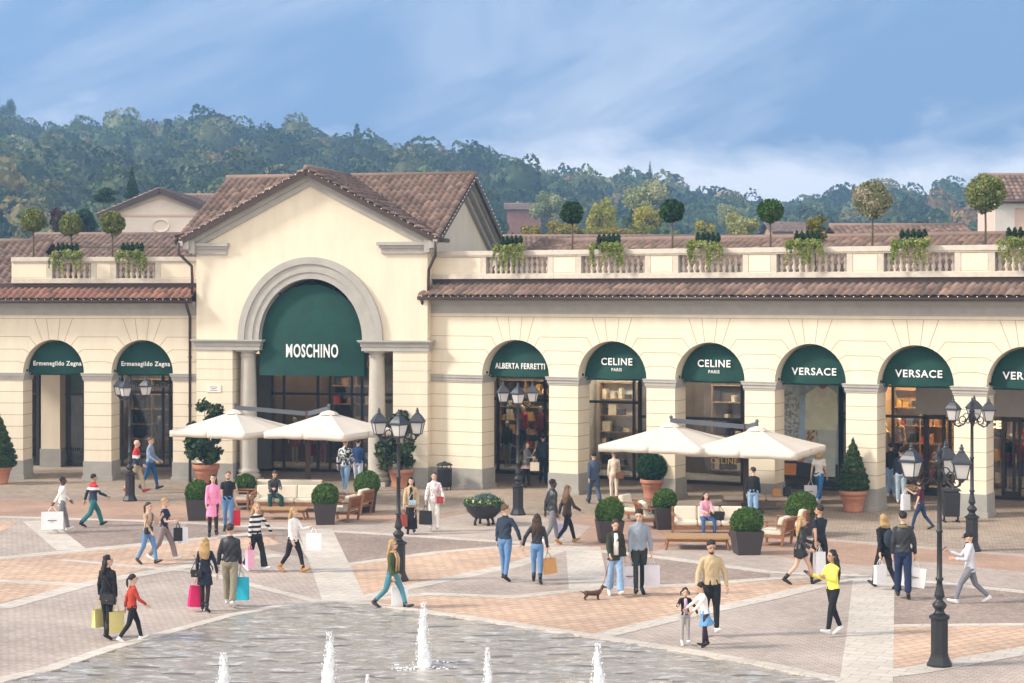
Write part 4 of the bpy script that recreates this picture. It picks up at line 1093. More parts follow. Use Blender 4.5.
for s in (-1, 1): g.tube([(hw + s * (hw + ov + .05), -.5, zev - .05), (hw + s * (hw + ov + .05), .6, zev - .05)], .08, 8)
g.build('bargeboard', BROWN_METAL, hall)
ls = MB(); ls.bar((hw, -.52, zr - .0), (hw - hw - ov, -.52, zev), .01, .01); ls.bar((hw, -.52, zr), (Wd + ov, -.52, zev), .01, .01); lso = ls.build('light_string', METAL, hall)
bb = MB(); bb.ball((0, 0, 0), .016, 6, 4); bme = bb.mesh('bulb', BULB)
for s in (-1, 1):
    for i in range(20):
        t = (i + .5) / 20; q = obj_from('bulb', bme, lso); q.location = (hw + s * (hw + ov) * t, -.54, zr - (zr - zev) * t)
for s in (-1, 1):
    for i in range(18):
        t = (i + .5) / 18; q = obj_from('bulb', bme, lso); q.location = (Wd + .66, DH / 2 + s * (DH / 2 + .5) * t, zr - (DH / 2 + .5) * sl2 * t)
# downpipes of the hall
pipe(hall, [(-.5, -.5, zev - .1), (-.5, -.45, zev - .5), (-.08, -.25, zev - .95), (-.08, -.2, zev - 1.4), (-.08, -.2, 6.9)])
pipe(hall, [(Wd + .42, -.5, zev - .1), (Wd + .4, -.4, zev - .6), (Wd + .08, -.12, zev - 1.1), (Wd + .06, -.1, zev - 1.5), (Wd + .06, -.1, 6.9)])
# big awning
g = MB(); n = 36; a = (FB.ux(364, .3) - FB.ux(259.5, .3)) / 2; ca = (FB.ux(364, .3) + FB.ux(259.5, .3)) / 2; zb = 3.98; zs_ = 5.15
prof_ = [(ca + a, zb)] + [(ca + a * math.cos(math.pi * i / n), zs_ + 2.17 * math.sin(math.pi * i / n)) for i in range(n + 1)] + [(ca - a, zb)]
rows = 7; m_ = len(prof_); V = []
for j in range(rows + 1):
    f = j / rows
    for (x, z) in prof_: V.append((ca + (x - ca) * (1 - f * .98), .30 - .30 * (1 - (1 - f) ** 2), (zb + 0.0) + (z - zb) * (1 - f * .98)))
g.add(V, [(j * m_ + i, j * m_ + i + 1, (j + 1) * m_ + i + 1, (j + 1) * m_ + i) for j in range(rows) for i in range(m_ - 1)], 0, True)
g.add([(x, .30, z) for x, z in prof_] + [(x, .7, z) for x, z in prof_], [(i, i + 1, m_ + i + 1, m_ + i) for i in range(m_ - 1)] + [tuple(range(m_, 2 * m_))])
aw = g.build('awning', GREEN, hall)
g = MB()
for i in range(1, n, 4):
    an = math.pi * i / n; g.ball((ca + (a + .06) * math.cos(an), .22, zs_ + 2.23 * math.sin(an)), .05, 8, 6)
g.build('spotlight', METAL, aw)
text_mesh('MOSCHINO', .66, WHITE_SIGN, 'lettering', aw, (FB.ux(312, -.02), -.03, zat(351.5, 69.2)), (R(90), 0, 0), ext=.004, offs=.016, xs=.53)
# small wall plaque
g = MB(); ux_ = FB.ux(214); g.box(ux_ - .28, ux_ + .28, -.03, -.004, 3.35, 3.60); pl = g.build('plaque', mat('plaque white', (.75, .72, .66), .6, .03), hall)
g = MB()
for i, w_ in enumerate((.16, .10, .14)): g.box(ux_ - w_, ux_ + w_, -.034, -.03, 3.53 - i * .06, 3.545 - i * .06)
g.build('plaque_text', METAL, pl)
# small ledge at the left shoulder, matching the string course over the wing
g = MB()

# ---- shopfronts ------------------------------------------------------------
SHELF = mat('shelf wood', (.30, .19, .10), .6, .2, 3)
def goods(root_, boxes, mats, name='goods'):
    g = MB()
    for (x0, x1, y0, y1, z0, z1, mi) in boxes: g.box(x0, x1, y0, y1, z0, z1, mi)
    return g.build(name, mats, root_)
GOODM = [mat('goods tan', (.35, .17, .08), .6), mat('goods black', (.02, .02, .02), .5), mat('goods cream', (.6, .5, .36), .6), mat('goods red', (.4, .05, .06), .6), mat('goods ochre', (.5, .3, .06), .6), mat('goods blue', (.08, .12, .22), .6)]
def shop(fr, root, px0, px1, off, wallm, H_=4.4, mull=(), trans=2.9, shelf_px=None, light=1.0, depth=2.6, sill=.12, seed=1, nshelf=5, upper=None, bright=LED, goods_set=(0, 1, 2, 3, 4, 5)):
    """one shop unit seen through an arch: frame, panes, room behind with shelves and ceiling lights"""
    rs = random.Random(seed); u0, u1 = fr.ux(px0, off), fr.ux(px1, off)
    g = MB()
    for u in (u0, u1): g.box(u - .06, u + .06, off - .05, off + .07, 0, H_)
    for px in mull: u = fr.ux(px, off); g.box(u - .04, u + .04, off - .05, off + .07, sill, H_)
    g.box(u0, u1, off - .06, off + .08, 0, sill); g.box(u0, u1, off - .05, off + .07, trans - .05, trans + .05); g.box(u0, u1, off - .05, off + .07, H_ - .1, H_)
    sw = g.build('shop_window', FRAME, root)
    g = MB(); g.box(u0 + .06, u1 - .06, off, off + .012, sill, H_ - .1); g.build('pane', GLASS, sw)
    g = MB()
    y1 = off + depth
    e = .05
    g.add([(u0, y1, 0), (u1, y1, 0), (u1, y1, H_), (u0, y1, H_)], [(0, 1, 2, 3)])
    g.add([(u0 + .02, off + .1, 0), (u0 + .02, y1, 0), (u0 + .02, y1, H_), (u0 + .02, off + .1, H_)], [(0, 1, 2, 3)])
    g.add([(u1 - .02, off + .1, 0), (u1 - .02, y1, 0), (u1 - .02, y1, H_), (u1 - .02, off + .1, H_)], [(3, 2, 1, 0)])
    g.add([(u0, off + .1, .13), (u1, off + .1, .13), (u1, y1, .13), (u0, y1, .13)], [(0, 1, 2, 3)], 1)
    g.add([(u0, off + .1, H_), (u1, off + .1, H_), (u1, y1, H_), (u0, y1, H_)], [(3, 2, 1, 0)])
    g.build('shop_room', [wallm, FLAG], root)
    if light > 0:
        g = MB()
        for q in range(max(1, int((u1 - u0) / 1.4))):
            x = u0 + .5 + q * 1.4
            if x + .7 < u1: g.box(x, x + .7, off + .9, off + 1.15, H_ - .06, H_ - .02)
        if g.f: g.build('ceiling_light', bright, root)
    if shelf_px:
        a, b_ = fr.ux(shelf_px[0], y1), fr.ux(shelf_px[1], y1); g = MB(); bx = []
        a = max(a, u0 + .1); b_ = min(b_, u1 - .1)
        ncol = max(1, int((b_ - a) / .8))
        for i in range(nshelf + 1):
            z = .3 + i * (H_ - 1.2) / nshelf; g.box(a, b_, y1 - .4, y1 - .03, z, z + .04)
            if i < nshelf:
                x = a + .1
                while x < b_ - .35:
                    w_ = rs.uniform(.12, .34); h_ = rs.uniform(.12, .42)
                    if rs.random() < .8: bx.append((x, x + w_, y1 - .36, y1 - .12, z + .04, z + .04 + h_, rs.randrange(len(goods_set))))
                    x += w_ + rs.uniform(.03, .2)
        for i in range(ncol + 1): x = a + (b_ - a) * i / ncol; g.box(x - .02, x + .02, y1 - .41, y1 - .03, .3, H_ - .86)
        sh = g.build('display_shelf', SHELF, root); goods(sh, bx, [GOODM[i] for i in goods_set])
    return sw, u0, u1
OFF = 5.6
LEDW = emis('shop ceiling light soft', (1.0, .90, .76), 48.0)
# right wing, from the left
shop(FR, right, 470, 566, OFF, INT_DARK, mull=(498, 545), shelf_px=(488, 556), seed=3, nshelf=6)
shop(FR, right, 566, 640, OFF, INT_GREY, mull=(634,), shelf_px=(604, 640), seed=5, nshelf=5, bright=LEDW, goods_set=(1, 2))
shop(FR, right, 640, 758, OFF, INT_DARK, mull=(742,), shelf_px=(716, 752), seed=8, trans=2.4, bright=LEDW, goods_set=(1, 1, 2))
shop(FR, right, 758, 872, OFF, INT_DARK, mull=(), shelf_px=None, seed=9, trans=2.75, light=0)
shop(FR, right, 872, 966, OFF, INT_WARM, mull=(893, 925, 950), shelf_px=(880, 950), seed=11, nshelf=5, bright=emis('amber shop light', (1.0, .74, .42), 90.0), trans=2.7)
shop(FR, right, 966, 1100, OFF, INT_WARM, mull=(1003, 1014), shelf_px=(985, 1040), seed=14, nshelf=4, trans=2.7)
# plain fascia above the doors of the two last shops and the lit letters
g = MB(); a, b_ = FR.ux(917, OFF), FR.ux(1060, OFF); g.box(a, b_, OFF - .16, OFF - .07, 2.82, 4.4); g.build('shop_fascia', mat('grey fascia', (.42, .39, .36), .7, .08, 2), right)
text_mesh('VERSACE', .34, emis('lit letters', (1.0, .66, .30), 1.4), 'lit_lettering', right, (FR.ux(979, OFF - .2), OFF - .2, zat(424, FR.depth(979, OFF))), (R(90), 0, 0), ext=.03, offs=.01)
# door leaves
def door(fr, root, px0, px1, off, h=2.8):
    u0, u1 = fr.ux(px0, off), fr.ux(px1, off); g = MB()
    for a, b_ in ((u0, u0 + .1), (u1 - .1, u1)): g.box(a, b_, off - .13, off - .06, .13, h)
    g.box(u0, u1, off - .13, off - .06, h - .12, h); g.box(u0, u1, off - .13, off - .06, .13, .3)
    d = g.build('shop_door', FRAME, root); g = MB(); g.tube([(u1 - .16, off - .16, 1.0), (u1 - .16, off - .16, 1.6)], .02, 6); g.build('handle', mat('brass', (.6, .42, .15), .3, .1, metal=1), d)
door(FR, right, 927, 946, OFF); door(FR, right, 1003, 1022, OFF)
text_mesh('CELINE', .30, mat('brass', (.6, .42, .15), .3, .1, metal=1), 'window_lettering', right, (FR.ux(724, OFF - .1), OFF - .08, zat(461, FR.depth(724, OFF))), (R(90), 0, 0), ext=.01)
# advertising poster filling the fourth window
pu0, pu1 = FR.ux(783, OFF - .3), FR.ux(838, OFF - .3); pw = pu1 - pu0; pz0, pz1 = .45, 3.86; y = OFF - .3
g = MB(); g.box(pu0, pu1, y, y + .05, pz0, pz1)
po = g.build('poster', patch_mat('poster ground', (.55, .62, .62), (.30, .38, .42), 2.2, .5, width=.2), right)
def pp_(name, poly, m, dy):
    g = MB(); g.xz([(pu0 + x * pw, pz0 + z * (pz1 - pz0)) for x, z in poly], y - dy, y - dy + .003); g.build(name, m, po)
pp_('printed_jacket', [(.40, .50), (.97, .50), (1.0, .62), (.98, .88), (.84, .945), (.62, .945), (.42, .87), (.38, .70)], mat('print celadon', (.76, .78, .58), .5, .12, 3), .006)
pp_('printed_shirt', [(.60, .945), (.84, .945), (.78, .86), (.72, .83), (.66, .86)], mat('print white', (.72, .70, .64), .5, .05), .010)
pp_('printed_face', [(.64, 1.0), (.82, 1.0), (.81, .965), (.76, .93), (.69, .93), (.65, .965)], mat('print skin', (.30, .14, .08), .5, .05), .014)
pp_('printed_coat', [(.0, .28), (.22, .28), (.30, .42), (.30, .80), (.20, .88), (.06, .90), (.0, .88)], patch_mat('print floral', (.62, .66, .62), (.30, .34, .36), 7, .5, width=.06), .007)
pp_('printed_sleeve', [(.28, .28), (.38, .30), (.42, .78), (.32, .80)], mat('print blue', (.40, .58, .78), .5, .08), .011)
pp_('printed_hand', [(.26, .16), (.38, .16), (.42, .29), (.28, .29)], mat('print hand', (.55, .22, .08), .5, .1), .013)
pp_('printed_bag', [(.02, .02), (.24, .02), (.25, .14), (.01, .14)], mat('print orange', (.72, .26, .06), .5, .1), .015)
pp_('printed_trousers', [(.42, .28), (.62, .28), (.62, .50), (.42, .50)], patch_mat('print dots', (.62, .55, .42), (.26, .15, .09), 7, .55), .008)
pp_('printed_trousers', [(.66, .02), (.95, .02), (.97, .50), (.64, .50)], mat('print pale', (.56, .62, .58), .5, .1), .008)
pp_('printed_panel', [(.0, .0), (1, .0), (1, .15), (.45, .15), (.0, .2)], mat('print dark', (.03, .03, .04), .5, .1), .004)
# back wall of the arcade above the shops
g = MB(); g.box(ru0, ru1, OFF - .05, OFF + .1, 4.4, 5.55); g.build('inner_wall', CREAM, right)
# left wing
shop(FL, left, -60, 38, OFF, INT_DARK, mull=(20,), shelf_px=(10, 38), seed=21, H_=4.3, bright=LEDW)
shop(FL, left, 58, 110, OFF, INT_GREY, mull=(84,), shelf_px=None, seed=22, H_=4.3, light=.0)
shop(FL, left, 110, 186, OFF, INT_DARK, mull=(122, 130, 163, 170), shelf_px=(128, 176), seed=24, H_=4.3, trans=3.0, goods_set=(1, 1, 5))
g = MB(); a, b_ = FL.ux(41, OFF - .6), FL.ux(60, OFF - .6); g.box(a, b_, OFF - .6, OFF, .73, 5.5); g.build('inner_pier', CREAM, left)
g = MB(); g.box(a - .04, b_ + .04, OFF - .64, OFF, 0, .73); g.build('plinth', STONE_D, left)
g = MB(); g.box(lu0, lu1, OFF - .05, OFF + .1, 4.3, 5.45); g.build('inner_wall', CREAM, left)
text_mesh('Ermenegildo Zegna', .30, mat('sign dark', (.03, .03, .03), .6), 'window_lettering', left, (FL.ux(87, OFF - .08), OFF - .08, zat(449, FL.depth(90, OFF))), (R(90), 0, 0), ext=.008)
text_mesh('Ermenegildo Zegna', .30, mat('sign grey', (.35, .35, .35), .6), 'window_lettering', left, (FL.ux(150, OFF - .08), OFF - .08, zat(385, FL.depth(150, OFF))), (R(90), 0, 0), ext=.008)
# hall
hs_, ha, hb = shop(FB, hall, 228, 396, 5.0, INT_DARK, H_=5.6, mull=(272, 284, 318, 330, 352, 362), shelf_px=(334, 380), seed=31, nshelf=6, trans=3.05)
g = MB(); a, b_ = FB.ux(246, 4.9), FB.ux(272, 4.9); g.box(a, b_, 4.7, 4.9, .1, 4.6); g.build('window_blind', mat('grey blind', (.17, .16, .15), .8, .1), hall)
g = MB(); g.box(.3, Wd - .3, T, 5.0, 5.5, 5.6); g.build('hall_ceiling', CREAM, hall)
# ================================================================== PLANTS AND FURNITURE
BOXG = [(.05, .11, .014), (.075, .15, .02), (.12, .20, .03), (.04, .08, .015)]
DARKG = [(.012, .04, .014), (.02, .06, .02), (.03, .075, .025)]
OLIVE = [(.15, .19, .045), (.21, .24, .07), (.10, .14, .035), (.30, .29, .11)]
PALEG = [(.20, .24, .10), (.28, .29, .15), (.13, .17, .06), (.45, .36, .28), (.52, .44, .38)]
IVY = [(.18, .27, .04), (.27, .34, .07), (.10, .18, .03), (.36, .38, .11), (.45, .42, .18)]
AUT = [(.34, .26, .03), (.24, .22, .04), (.40, .30, .04), (.14, .16, .03)]
def depth_scale(py): return ground_depth(py) / F

def square_planter(px, pybase, pw_px, rim_py, ball, label, seed):
    """ball = (x0, x1, y0, y1) in the photograph"""
    p = gp(px, pybase - 3); k = p.y / F; w = pw_px * k; h = zat(rim_py, p.y)
    t = empty('boxwood_planter', p, R(8), label, 'planter', 'boxwood balls in square brown planters')
    g = MB(); a, b_ = w * .38, w * .5
    g.add([(-a, -a, 0), (a, -a, 0), (a, a, 0), (-a, a, 0), (-b_, -b_, h), (b_, -b_, h), (b_, b_, h), (-b_, b_, h), (-b_ + .04, -b_ + .04, h), (b_ - .04, -b_ + .04, h), (b_ - .04, b_ - .04, h), (-b_ + .04, b_ - .04, h)],
          [(0, 3, 2, 1), (0, 1, 5, 4), (1, 2, 6, 5), (2, 3, 7, 6), (3, 0, 4, 7), (4, 5, 9, 8), (5, 6, 10, 9), (6, 7, 11, 10), (7, 4, 8, 11)])
    g.build('planter_pot', BROWNPOT, t)
    g = MB(); g.box(-b_ + .045, b_ - .045, -b_ + .045, b_ - .045, h - .12, h - .05); g.build('soil', mat('soil', (.05, .035, .025), .95, .3, 10), t)
    x0, x1, y0, y1 = ball; r = (x1 - x0) / 2 * k; rz_ = (y1 - y0 + 5) / 2 * k; zc = zat(y0, p.y) - rz_
    g = MB(); g.tube([(0, 0, h - .08), (0, 0, zc)], .03, 6); g.build('stem', BARK, t)
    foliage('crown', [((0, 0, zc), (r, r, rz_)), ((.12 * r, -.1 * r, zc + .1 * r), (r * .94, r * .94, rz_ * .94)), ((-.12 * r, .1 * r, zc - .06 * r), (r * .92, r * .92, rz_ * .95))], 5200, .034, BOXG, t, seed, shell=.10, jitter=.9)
    return t
def round_pot(t, w, h, m=TERRA, seed=0):
    g = MB(); r = w / 2
    g.lathe([(r * .62, 0), (r * .68, h * .08), (r * .66, h * .11), (r * .84, h * .62), (r * .87, h * .64), (r * .87, h * .68), (r * .89, h * .78), (r * .98, h * .80), (r * 1.0, h * .86), (r * 1.0, h * .98), (r * .94, h), (r * .86, h * .97), (r * .84, h * .88)], 28)
    g.build('terracotta_pot', m, t)
    g = MB(); g.lathe([(r * .84, h * .86), (r * .3, h * .9), (.01, h * .91)], 20); g.build('soil', mat('soil', (.05, .035, .025), .95, .3, 10), t)
def cone_topiary(px, pybase, pw_px, rim_py, top_py, cw_px, label, seed):
    p = gp(px, pybase - 3); k = p.y / F; w = pw_px * k; h = zat(rim_py, p.y); t = empty('cone_topiary', p, 0, label, 'topiary', 'clipped cones in terracotta pots')
    round_pot(t, w, h); top = zat(top_py, p.y); r = cw_px / 2 * k
    g = MB(); g.tube([(0, 0, h - .1), (0, 0, top - .4)], [.04, .02], 6); g.build('stem', BARK, t)
    bl = []
    n = 9
    for i in range(n):
        f = i / (n - 1); rr = r * (1 - f) ** .85 * (1.0 if f > .12 else .88) + .05; bl.append(((0, 0, h + .1 + (top - h - .15) * f), (rr, rr, (top - h) / n * .95)))
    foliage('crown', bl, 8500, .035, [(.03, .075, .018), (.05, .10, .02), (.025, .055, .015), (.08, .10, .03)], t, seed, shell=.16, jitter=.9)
    return t
def magnolia(px, pybase, pw_px, rim_py, top_py, cw_px, label, seed):
    p = gp(px, pybase - 3); k = p.y / F; w = pw_px * k; h = zat(rim_py, p.y); t = empty('potted_magnolia', p, 0, label, 'potted tree', 'leafy trees in big terracotta pots')
    round_pot(t, w, h); top = zat(top_py, p.y); r = cw_px / 2 * k; rng = random.Random(seed); bl = []
    g = MB()
    for i in range(9):
        a = rng.uniform(0, 6.28); rr = rng.uniform(.3, .8) * r; z = h + (top - h) * rng.uniform(.25, .92)
        e = Vector((math.cos(a) * rr, math.sin(a) * rr, z)); g.tube([(0, 0, h - .1), (e.x * .3, e.y * .3, h + (z - h) * .5), e], [.035, .022, .01], 6)
    g.build('branches', BARK, t)
    for i in range(30):
        a = rng.uniform(0, 6.28); z = h + (top - h) * rng.uniform(.1, .97); f = (z - h) / (top - h)
        rr = r * rng.uniform(.25, 1.15) * (math.sin(math.pi * min(1, .25 + f * .72)) + .1); q = r * rng.uniform(.20, .34)
        bl.append(((math.cos(a) * rr, math.sin(a) * rr, z), (q, q, q * 1.1)))
    foliage('crown', bl, 2900, .085, [(.025, .06, .02), (.045, .09, .025), (.02, .045, .015), (.10, .12, .05)], t, seed, shell=.9, jitter=1.2, core=False)
    return t

def lantern(root, top, rz, s=1.0):
    """hanging four-sided lantern; top = eave centre"""
    L = bpy.data.objects.new('lantern', LANT); C.objects.link(L); L.parent = root; L.location = (top[0], top[1], 3.86); L.rotation_euler = (0, 0, rz + q4); L.scale = (.76, .76, .76)
    G = bpy.data.objects.new('lamp_glass', LANG); C.objects.link(G); G.parent = L
    return L
g = MB(); q4 = math.pi / 4
g.lathe([(.335, -.02), (.335, .01), (.30, .03), (.235, .12), (.14, .22), (.10, .25)], 4, rot=q4, smooth=False)
g.lathe([(.075, .25), (.075, .28), (.045, .30), (.05, .33), (.06, .345), (.05, .365), (.025, .38), (.035, .40), (.03, .42), (.006, .45)], 10)
for a in range(4):
    an = q4 + a * math.pi / 2; g.bar((math.cos(an) * .285, math.sin(an) * .285, -.02), (math.cos(an) * .175, math.sin(an) * .175, -.40), .022, .022)
for k in range(4):
    a, b_ = q4 + k * math.pi / 2, q4 + (k + 1) * math.pi / 2
    g.bar((math.cos(a) * .285, math.sin(a) * .285, -.03), (math.cos(b_) * .285, math.sin(b_) * .285, -.03), .025, .03); g.bar((math.cos(a) * .175, math.sin(a) * .175, -.40), (math.cos(b_) * .175, math.sin(b_) * .175, -.40), .025, .03)
g.lathe([(.03, -.50), (.06, -.47), (.10, -.42), (.20, -.405)], 8)
IRON = mat('blue grey cast iron', (.04, .043, .052), .42, .15, 6, spec=.5)
LANT = g.mesh('lantern', IRON)
g = MB(); g.lathe([(.165, -.395), (.265, -.035)], 4, rot=q4, smooth=False); LANG = g.mesh('lamp_glass', PORCEL)
g = MB()
g.lathe([(.245, 0), (.245, .05), (.225, .08), (.18, .18), (.17, .23)], 8, smooth=False); g.lathe([(.165, .23), (.165, .88), (.20, .90), (.20, .94), (.14, .97)], 8, smooth=False)
g.lathe([(.13, .97), (.09, 1.02), (.085, 1.06), (.12, 1.10), (.14, 1.15), (.10, 1.20), (.06, 1.24), (.065, 1.27), (.10, 1.31), (.09, 1.36), (.06, 1.50), (.052, 1.6), (.075, 1.62), (.075, 1.65), (.052, 1.67), (.048, 2.5), (.062, 2.51), (.062, 2.54), (.045, 2.56), (.04, 3.45), (.07, 3.50), (.07, 3.56), (.085, 3.60), (.06, 3.68), (.055, 3.74), (.085, 3.78), (.05, 3.86), (.045, 3.98), (.065, 4.03), (.03, 4.08), (.02, 4.14), (.004, 4.18)], 14)
for k in range(8):
    a = k * math.pi / 4; g.box(math.cos(a) * .15 - .01, math.cos(a) * .15 + .01, math.sin(a) * .15 - .01, math.sin(a) * .15 + .01, .3, .85)
POST = g.mesh('post', METAL)
g = MB(); g.tube([(.04, 0, 3.74), (.12, 0, 3.60), (.24, 0, 3.44), (.38, 0, 3.38), (.50, 0, 3.43), (.54, 0, 3.53)], [.022, .022, .02, .02, .018, .016], 8, ref=(0, 1, 0))
def spiral(cx, cz, r0_, a0_, a1_, n=16): return [(cx + math.cos(a0_ + (a1_ - a0_) * i / n) * r0_ * (1 - .65 * i / n), 0, cz + math.sin(a0_ + (a1_ - a0_) * i / n) * r0_ * (1 - .65 * i / n)) for i in range(n + 1)]
g.tube(spiral(.26, 3.57, .13, -2.0, 5.5), .014, 6, ref=(0, 1, 0)); g.tube(spiral(.41, 3.49, .10, -2.6, 4.2), .012, 6, ref=(0, 1, 0)); g.tube(spiral(.13, 3.52, .07, 1.0, 7.0), .012, 6, ref=(0, 1, 0))
g.tube([(.04, 0, 3.62), (.09, 0, 3.74), (.2, 0, 3.73), (.27, 0, 3.66)], .012, 6, ref=(0, 1, 0))
ARM = g.mesh('bracket', METAL)
def lamp(px, pybase, rz, label, tint=None):
    p = gp(px, pybase - 2); t = empty('street_lamp', p, rz, label, 'street lamp', 'three-lantern street lamps on the plaza')
    obj_from('post', POST, t)
    for k in range(3):
        a = k * 2 * math.pi / 3; b_ = obj_from('bracket', ARM, t); b_.rotation_euler = (0, 0, a)
        lantern(t, (math.cos(a) * .54, math.sin(a) * .54, 3.97), a)
    return t
lamp(130, 503, R(-95), 'iron three-lantern street lamp beside the bald man, by the dark-windowed left arch')
lamp(398.5, 583, R(-85), 'iron three-lantern street lamp behind the blonde woman in the sunglasses')
lamp(518, 517, R(-90), 'iron three-lantern street lamp beside the bowl planter, before the arch with pink clad mannequins')
lamp(972, 553, R(-50), 'iron three-lantern street lamp in front of the pillar with the litter bin')
lamp(939.5, 668, R(185), 'large foreground iron three-lantern street lamp nearest the fountain, at the right')

def bin_(px, pybase, w_px, top_py, kind, label):
    p = gp(px, pybase - 2); k = p.y / F; w = w_px * k; h = zat(top_py, p.y); t = empty('litter_bin', p, 0, label, 'litter bin')
    g = MB()
    if kind == 'round':
        g.lathe([(w * .44, .12), (w * .5, .14), (w * .5, h * .72), (w * .52, h * .74), (w * .46, h * .75)], 20); g.build('bin_body', METAL, t)
        g = MB(); g.lathe([(w * .58, h * .86), (w * .4, h * .93), (.04, h * .97), (.03, h)], 20); g.build('lid', METAL, t)
        g = MB()
        for k2 in range(4): a = k2 * math.pi / 2 + .4; g.tube([(math.cos(a) * w * .45, math.sin(a) * w * .45, 0), (math.cos(a) * w * .45, math.sin(a) * w * .45, h * .87)], .018, 6)
        g.build('leg', METAL, t)
    else:
        g.prism([(-w * .42, -w * .35), (w * .42, -w * .35), (w * .42, w * .35), (-w * .42, w * .35)], .18, h * .88, 0, 1.08); g.build('bin_body', METAL, t, bevel=.03)
        g = MB(); g.prism([(-w * .5, -w * .42), (w * .5, -w * .42), (w * .5, w * .42), (-w * .5, w * .42)], h * .92, h, 0, .8); g.build('lid', METAL, t, bevel=.01)
        for s in (-1, 1):
            g = MB(); g.bar((s * w * .38, 0, 0), (s * w * .38, 0, h * .93), .05, .05); g.bar((s * w * .38, -w * .35, .03), (s * w * .38, w * .35, .03), .05, .05); g.build('leg', METAL, t)
bin_(444.5, 492, 15, 461, 'round', 'round dark litter bin with a domed lid beside the brown downpipe')
bin_(951, 524, 18, 488, 'sq', 'boxy dark litter bin on two legs in front of a pillar on the right')

# bowl planter
p = gp(484, 525); t = empty('bowl_planter', p, 0, 'wide low black bowl planter of grey-green plants and white flowers', 'planter'); k = p.y / F; r = 20 * k
g = MB(); g.lathe([(r * .30, .20), (r * .55, .24), (r * .85, .42), (r * .97, .60), (r * 1.0, .66), (r * .95, .67), (r * .9, .60)], 28)
for a in (0.4, 2.0, 3.6, 5.2): g.tube([(math.cos(a) * r * .4, math.sin(a) * r * .4, .26), (math.cos(a) * r * .5, math.sin(a) * r * .5, .1), (math.cos(a) * r * .48, math.sin(a) * r * .48, 0)], [.05, .035, .05], 6)
g.build('bowl', METAL, t)
foliage('grey_foliage', [((0.05, .1, .74), (r * .62, r * .6, .2))], 1800, .04, [(.16, .22, .2), (.10, .16, .15), (.22, .28, .26)], t, 5, shell=.4, jitter=1.2)
foliage('leaves', [((math.cos(a) * r * .68, math.sin(a) * r * .68, .66), (.24, .24, .15)) for a in np.linspace(0, 6.28, 13)[:-1]], 1800, .04, [(.06, .13, .03), (.1, .18, .04), (.04, .08, .02)], t, 6, shell=.6, jitter=1.2)
foliage('flowers', [((math.cos(a) * r * .7, math.sin(a) * r * .7, .72), (.22, .22, .12)) for a in np.linspace(0, 6.28, 13)[:-1]], 120, .04, [(.75, .72, .6), (.7, .65, .3)], t, 7, shell=.3, core=False)['kind'] = 'stuff'

square_planter(197, 523, 22, 499, (184, 207, 480, 500), 'boxwood ball in a brown planter, leftmost, by the woman in pink', 1)
square_planter(245, 508, 19, 487, (234, 254, 474, 488), 'small boxwood ball in a brown planter, left end of the sofa under the first parasol', 2)
square_planter(325, 527, 23, 503, (312, 338, 483.5, 505), 'boxwood ball in a brown planter left of the two armchairs seen from behind', 3)
square_planter(367, 515, 19, 491, (354, 379, 471, 492), 'boxwood ball in a brown planter behind the left lounge armchairs', 4)
square_planter(609.5, 545, 26, 520, (596, 623, 498, 521), 'boxwood ball in a brown planter behind the dog walkers', 5)
square_planter(664.5, 532, 23, 507, (653, 676, 489, 508), 'boxwood ball in a brown planter left of the sofa with the seated woman', 6)
square_planter(746.5, 557, 29, 530, (730, 761, 507.5, 531), 'boxwood ball in a brown planter right of the coffee table, nearest the viewer', 7)
square_planter(801, 538, 22, 515, (783, 813, 492, 518), 'broad boxwood ball in a rusty brown planter behind the right-hand lounge armchairs', 8)
cone_topiary(853, 515, 28, 490, 441, 33, 'tall clipped cone in a terracotta pot between the two parasol-side arches at right', 11)
cone_topiary(-1, 487, 26, 466, 415, 37, 'clipped cone in a terracotta pot cut by the left frame edge', 12)
magnolia(206, 492, 27, 464, 401, 44, 'leafy magnolia in a terracotta pot left of the hall columns', 13)
magnolia(401, 491, 25.5, 469, 415, 42, 'leafy magnolia in a terracotta pot behind a street lamp, right of the hall columns', 14)
p = gp(653, 499); k = p.y / F; t = empty('oval_topiary', p, 0, 'clipped oval bush in a terracotta pot under the right parasol', 'topiary'); h = zat(479, p.y); round_pot(t, 26 * k, h)
g = MB(); g.tube([(0, 0, h - .1), (0, 0, h + .5)], .04, 6); g.build('stem', BARK, t)
foliage('crown', [((0, 0, h + .42), (16.5 * k, 16.5 * k, .50))], 6500, .035, [(.02, .07, .022), (.035, .095, .03), (.018, .05, .018)], t, 15, shell=.1, jitter=.9)

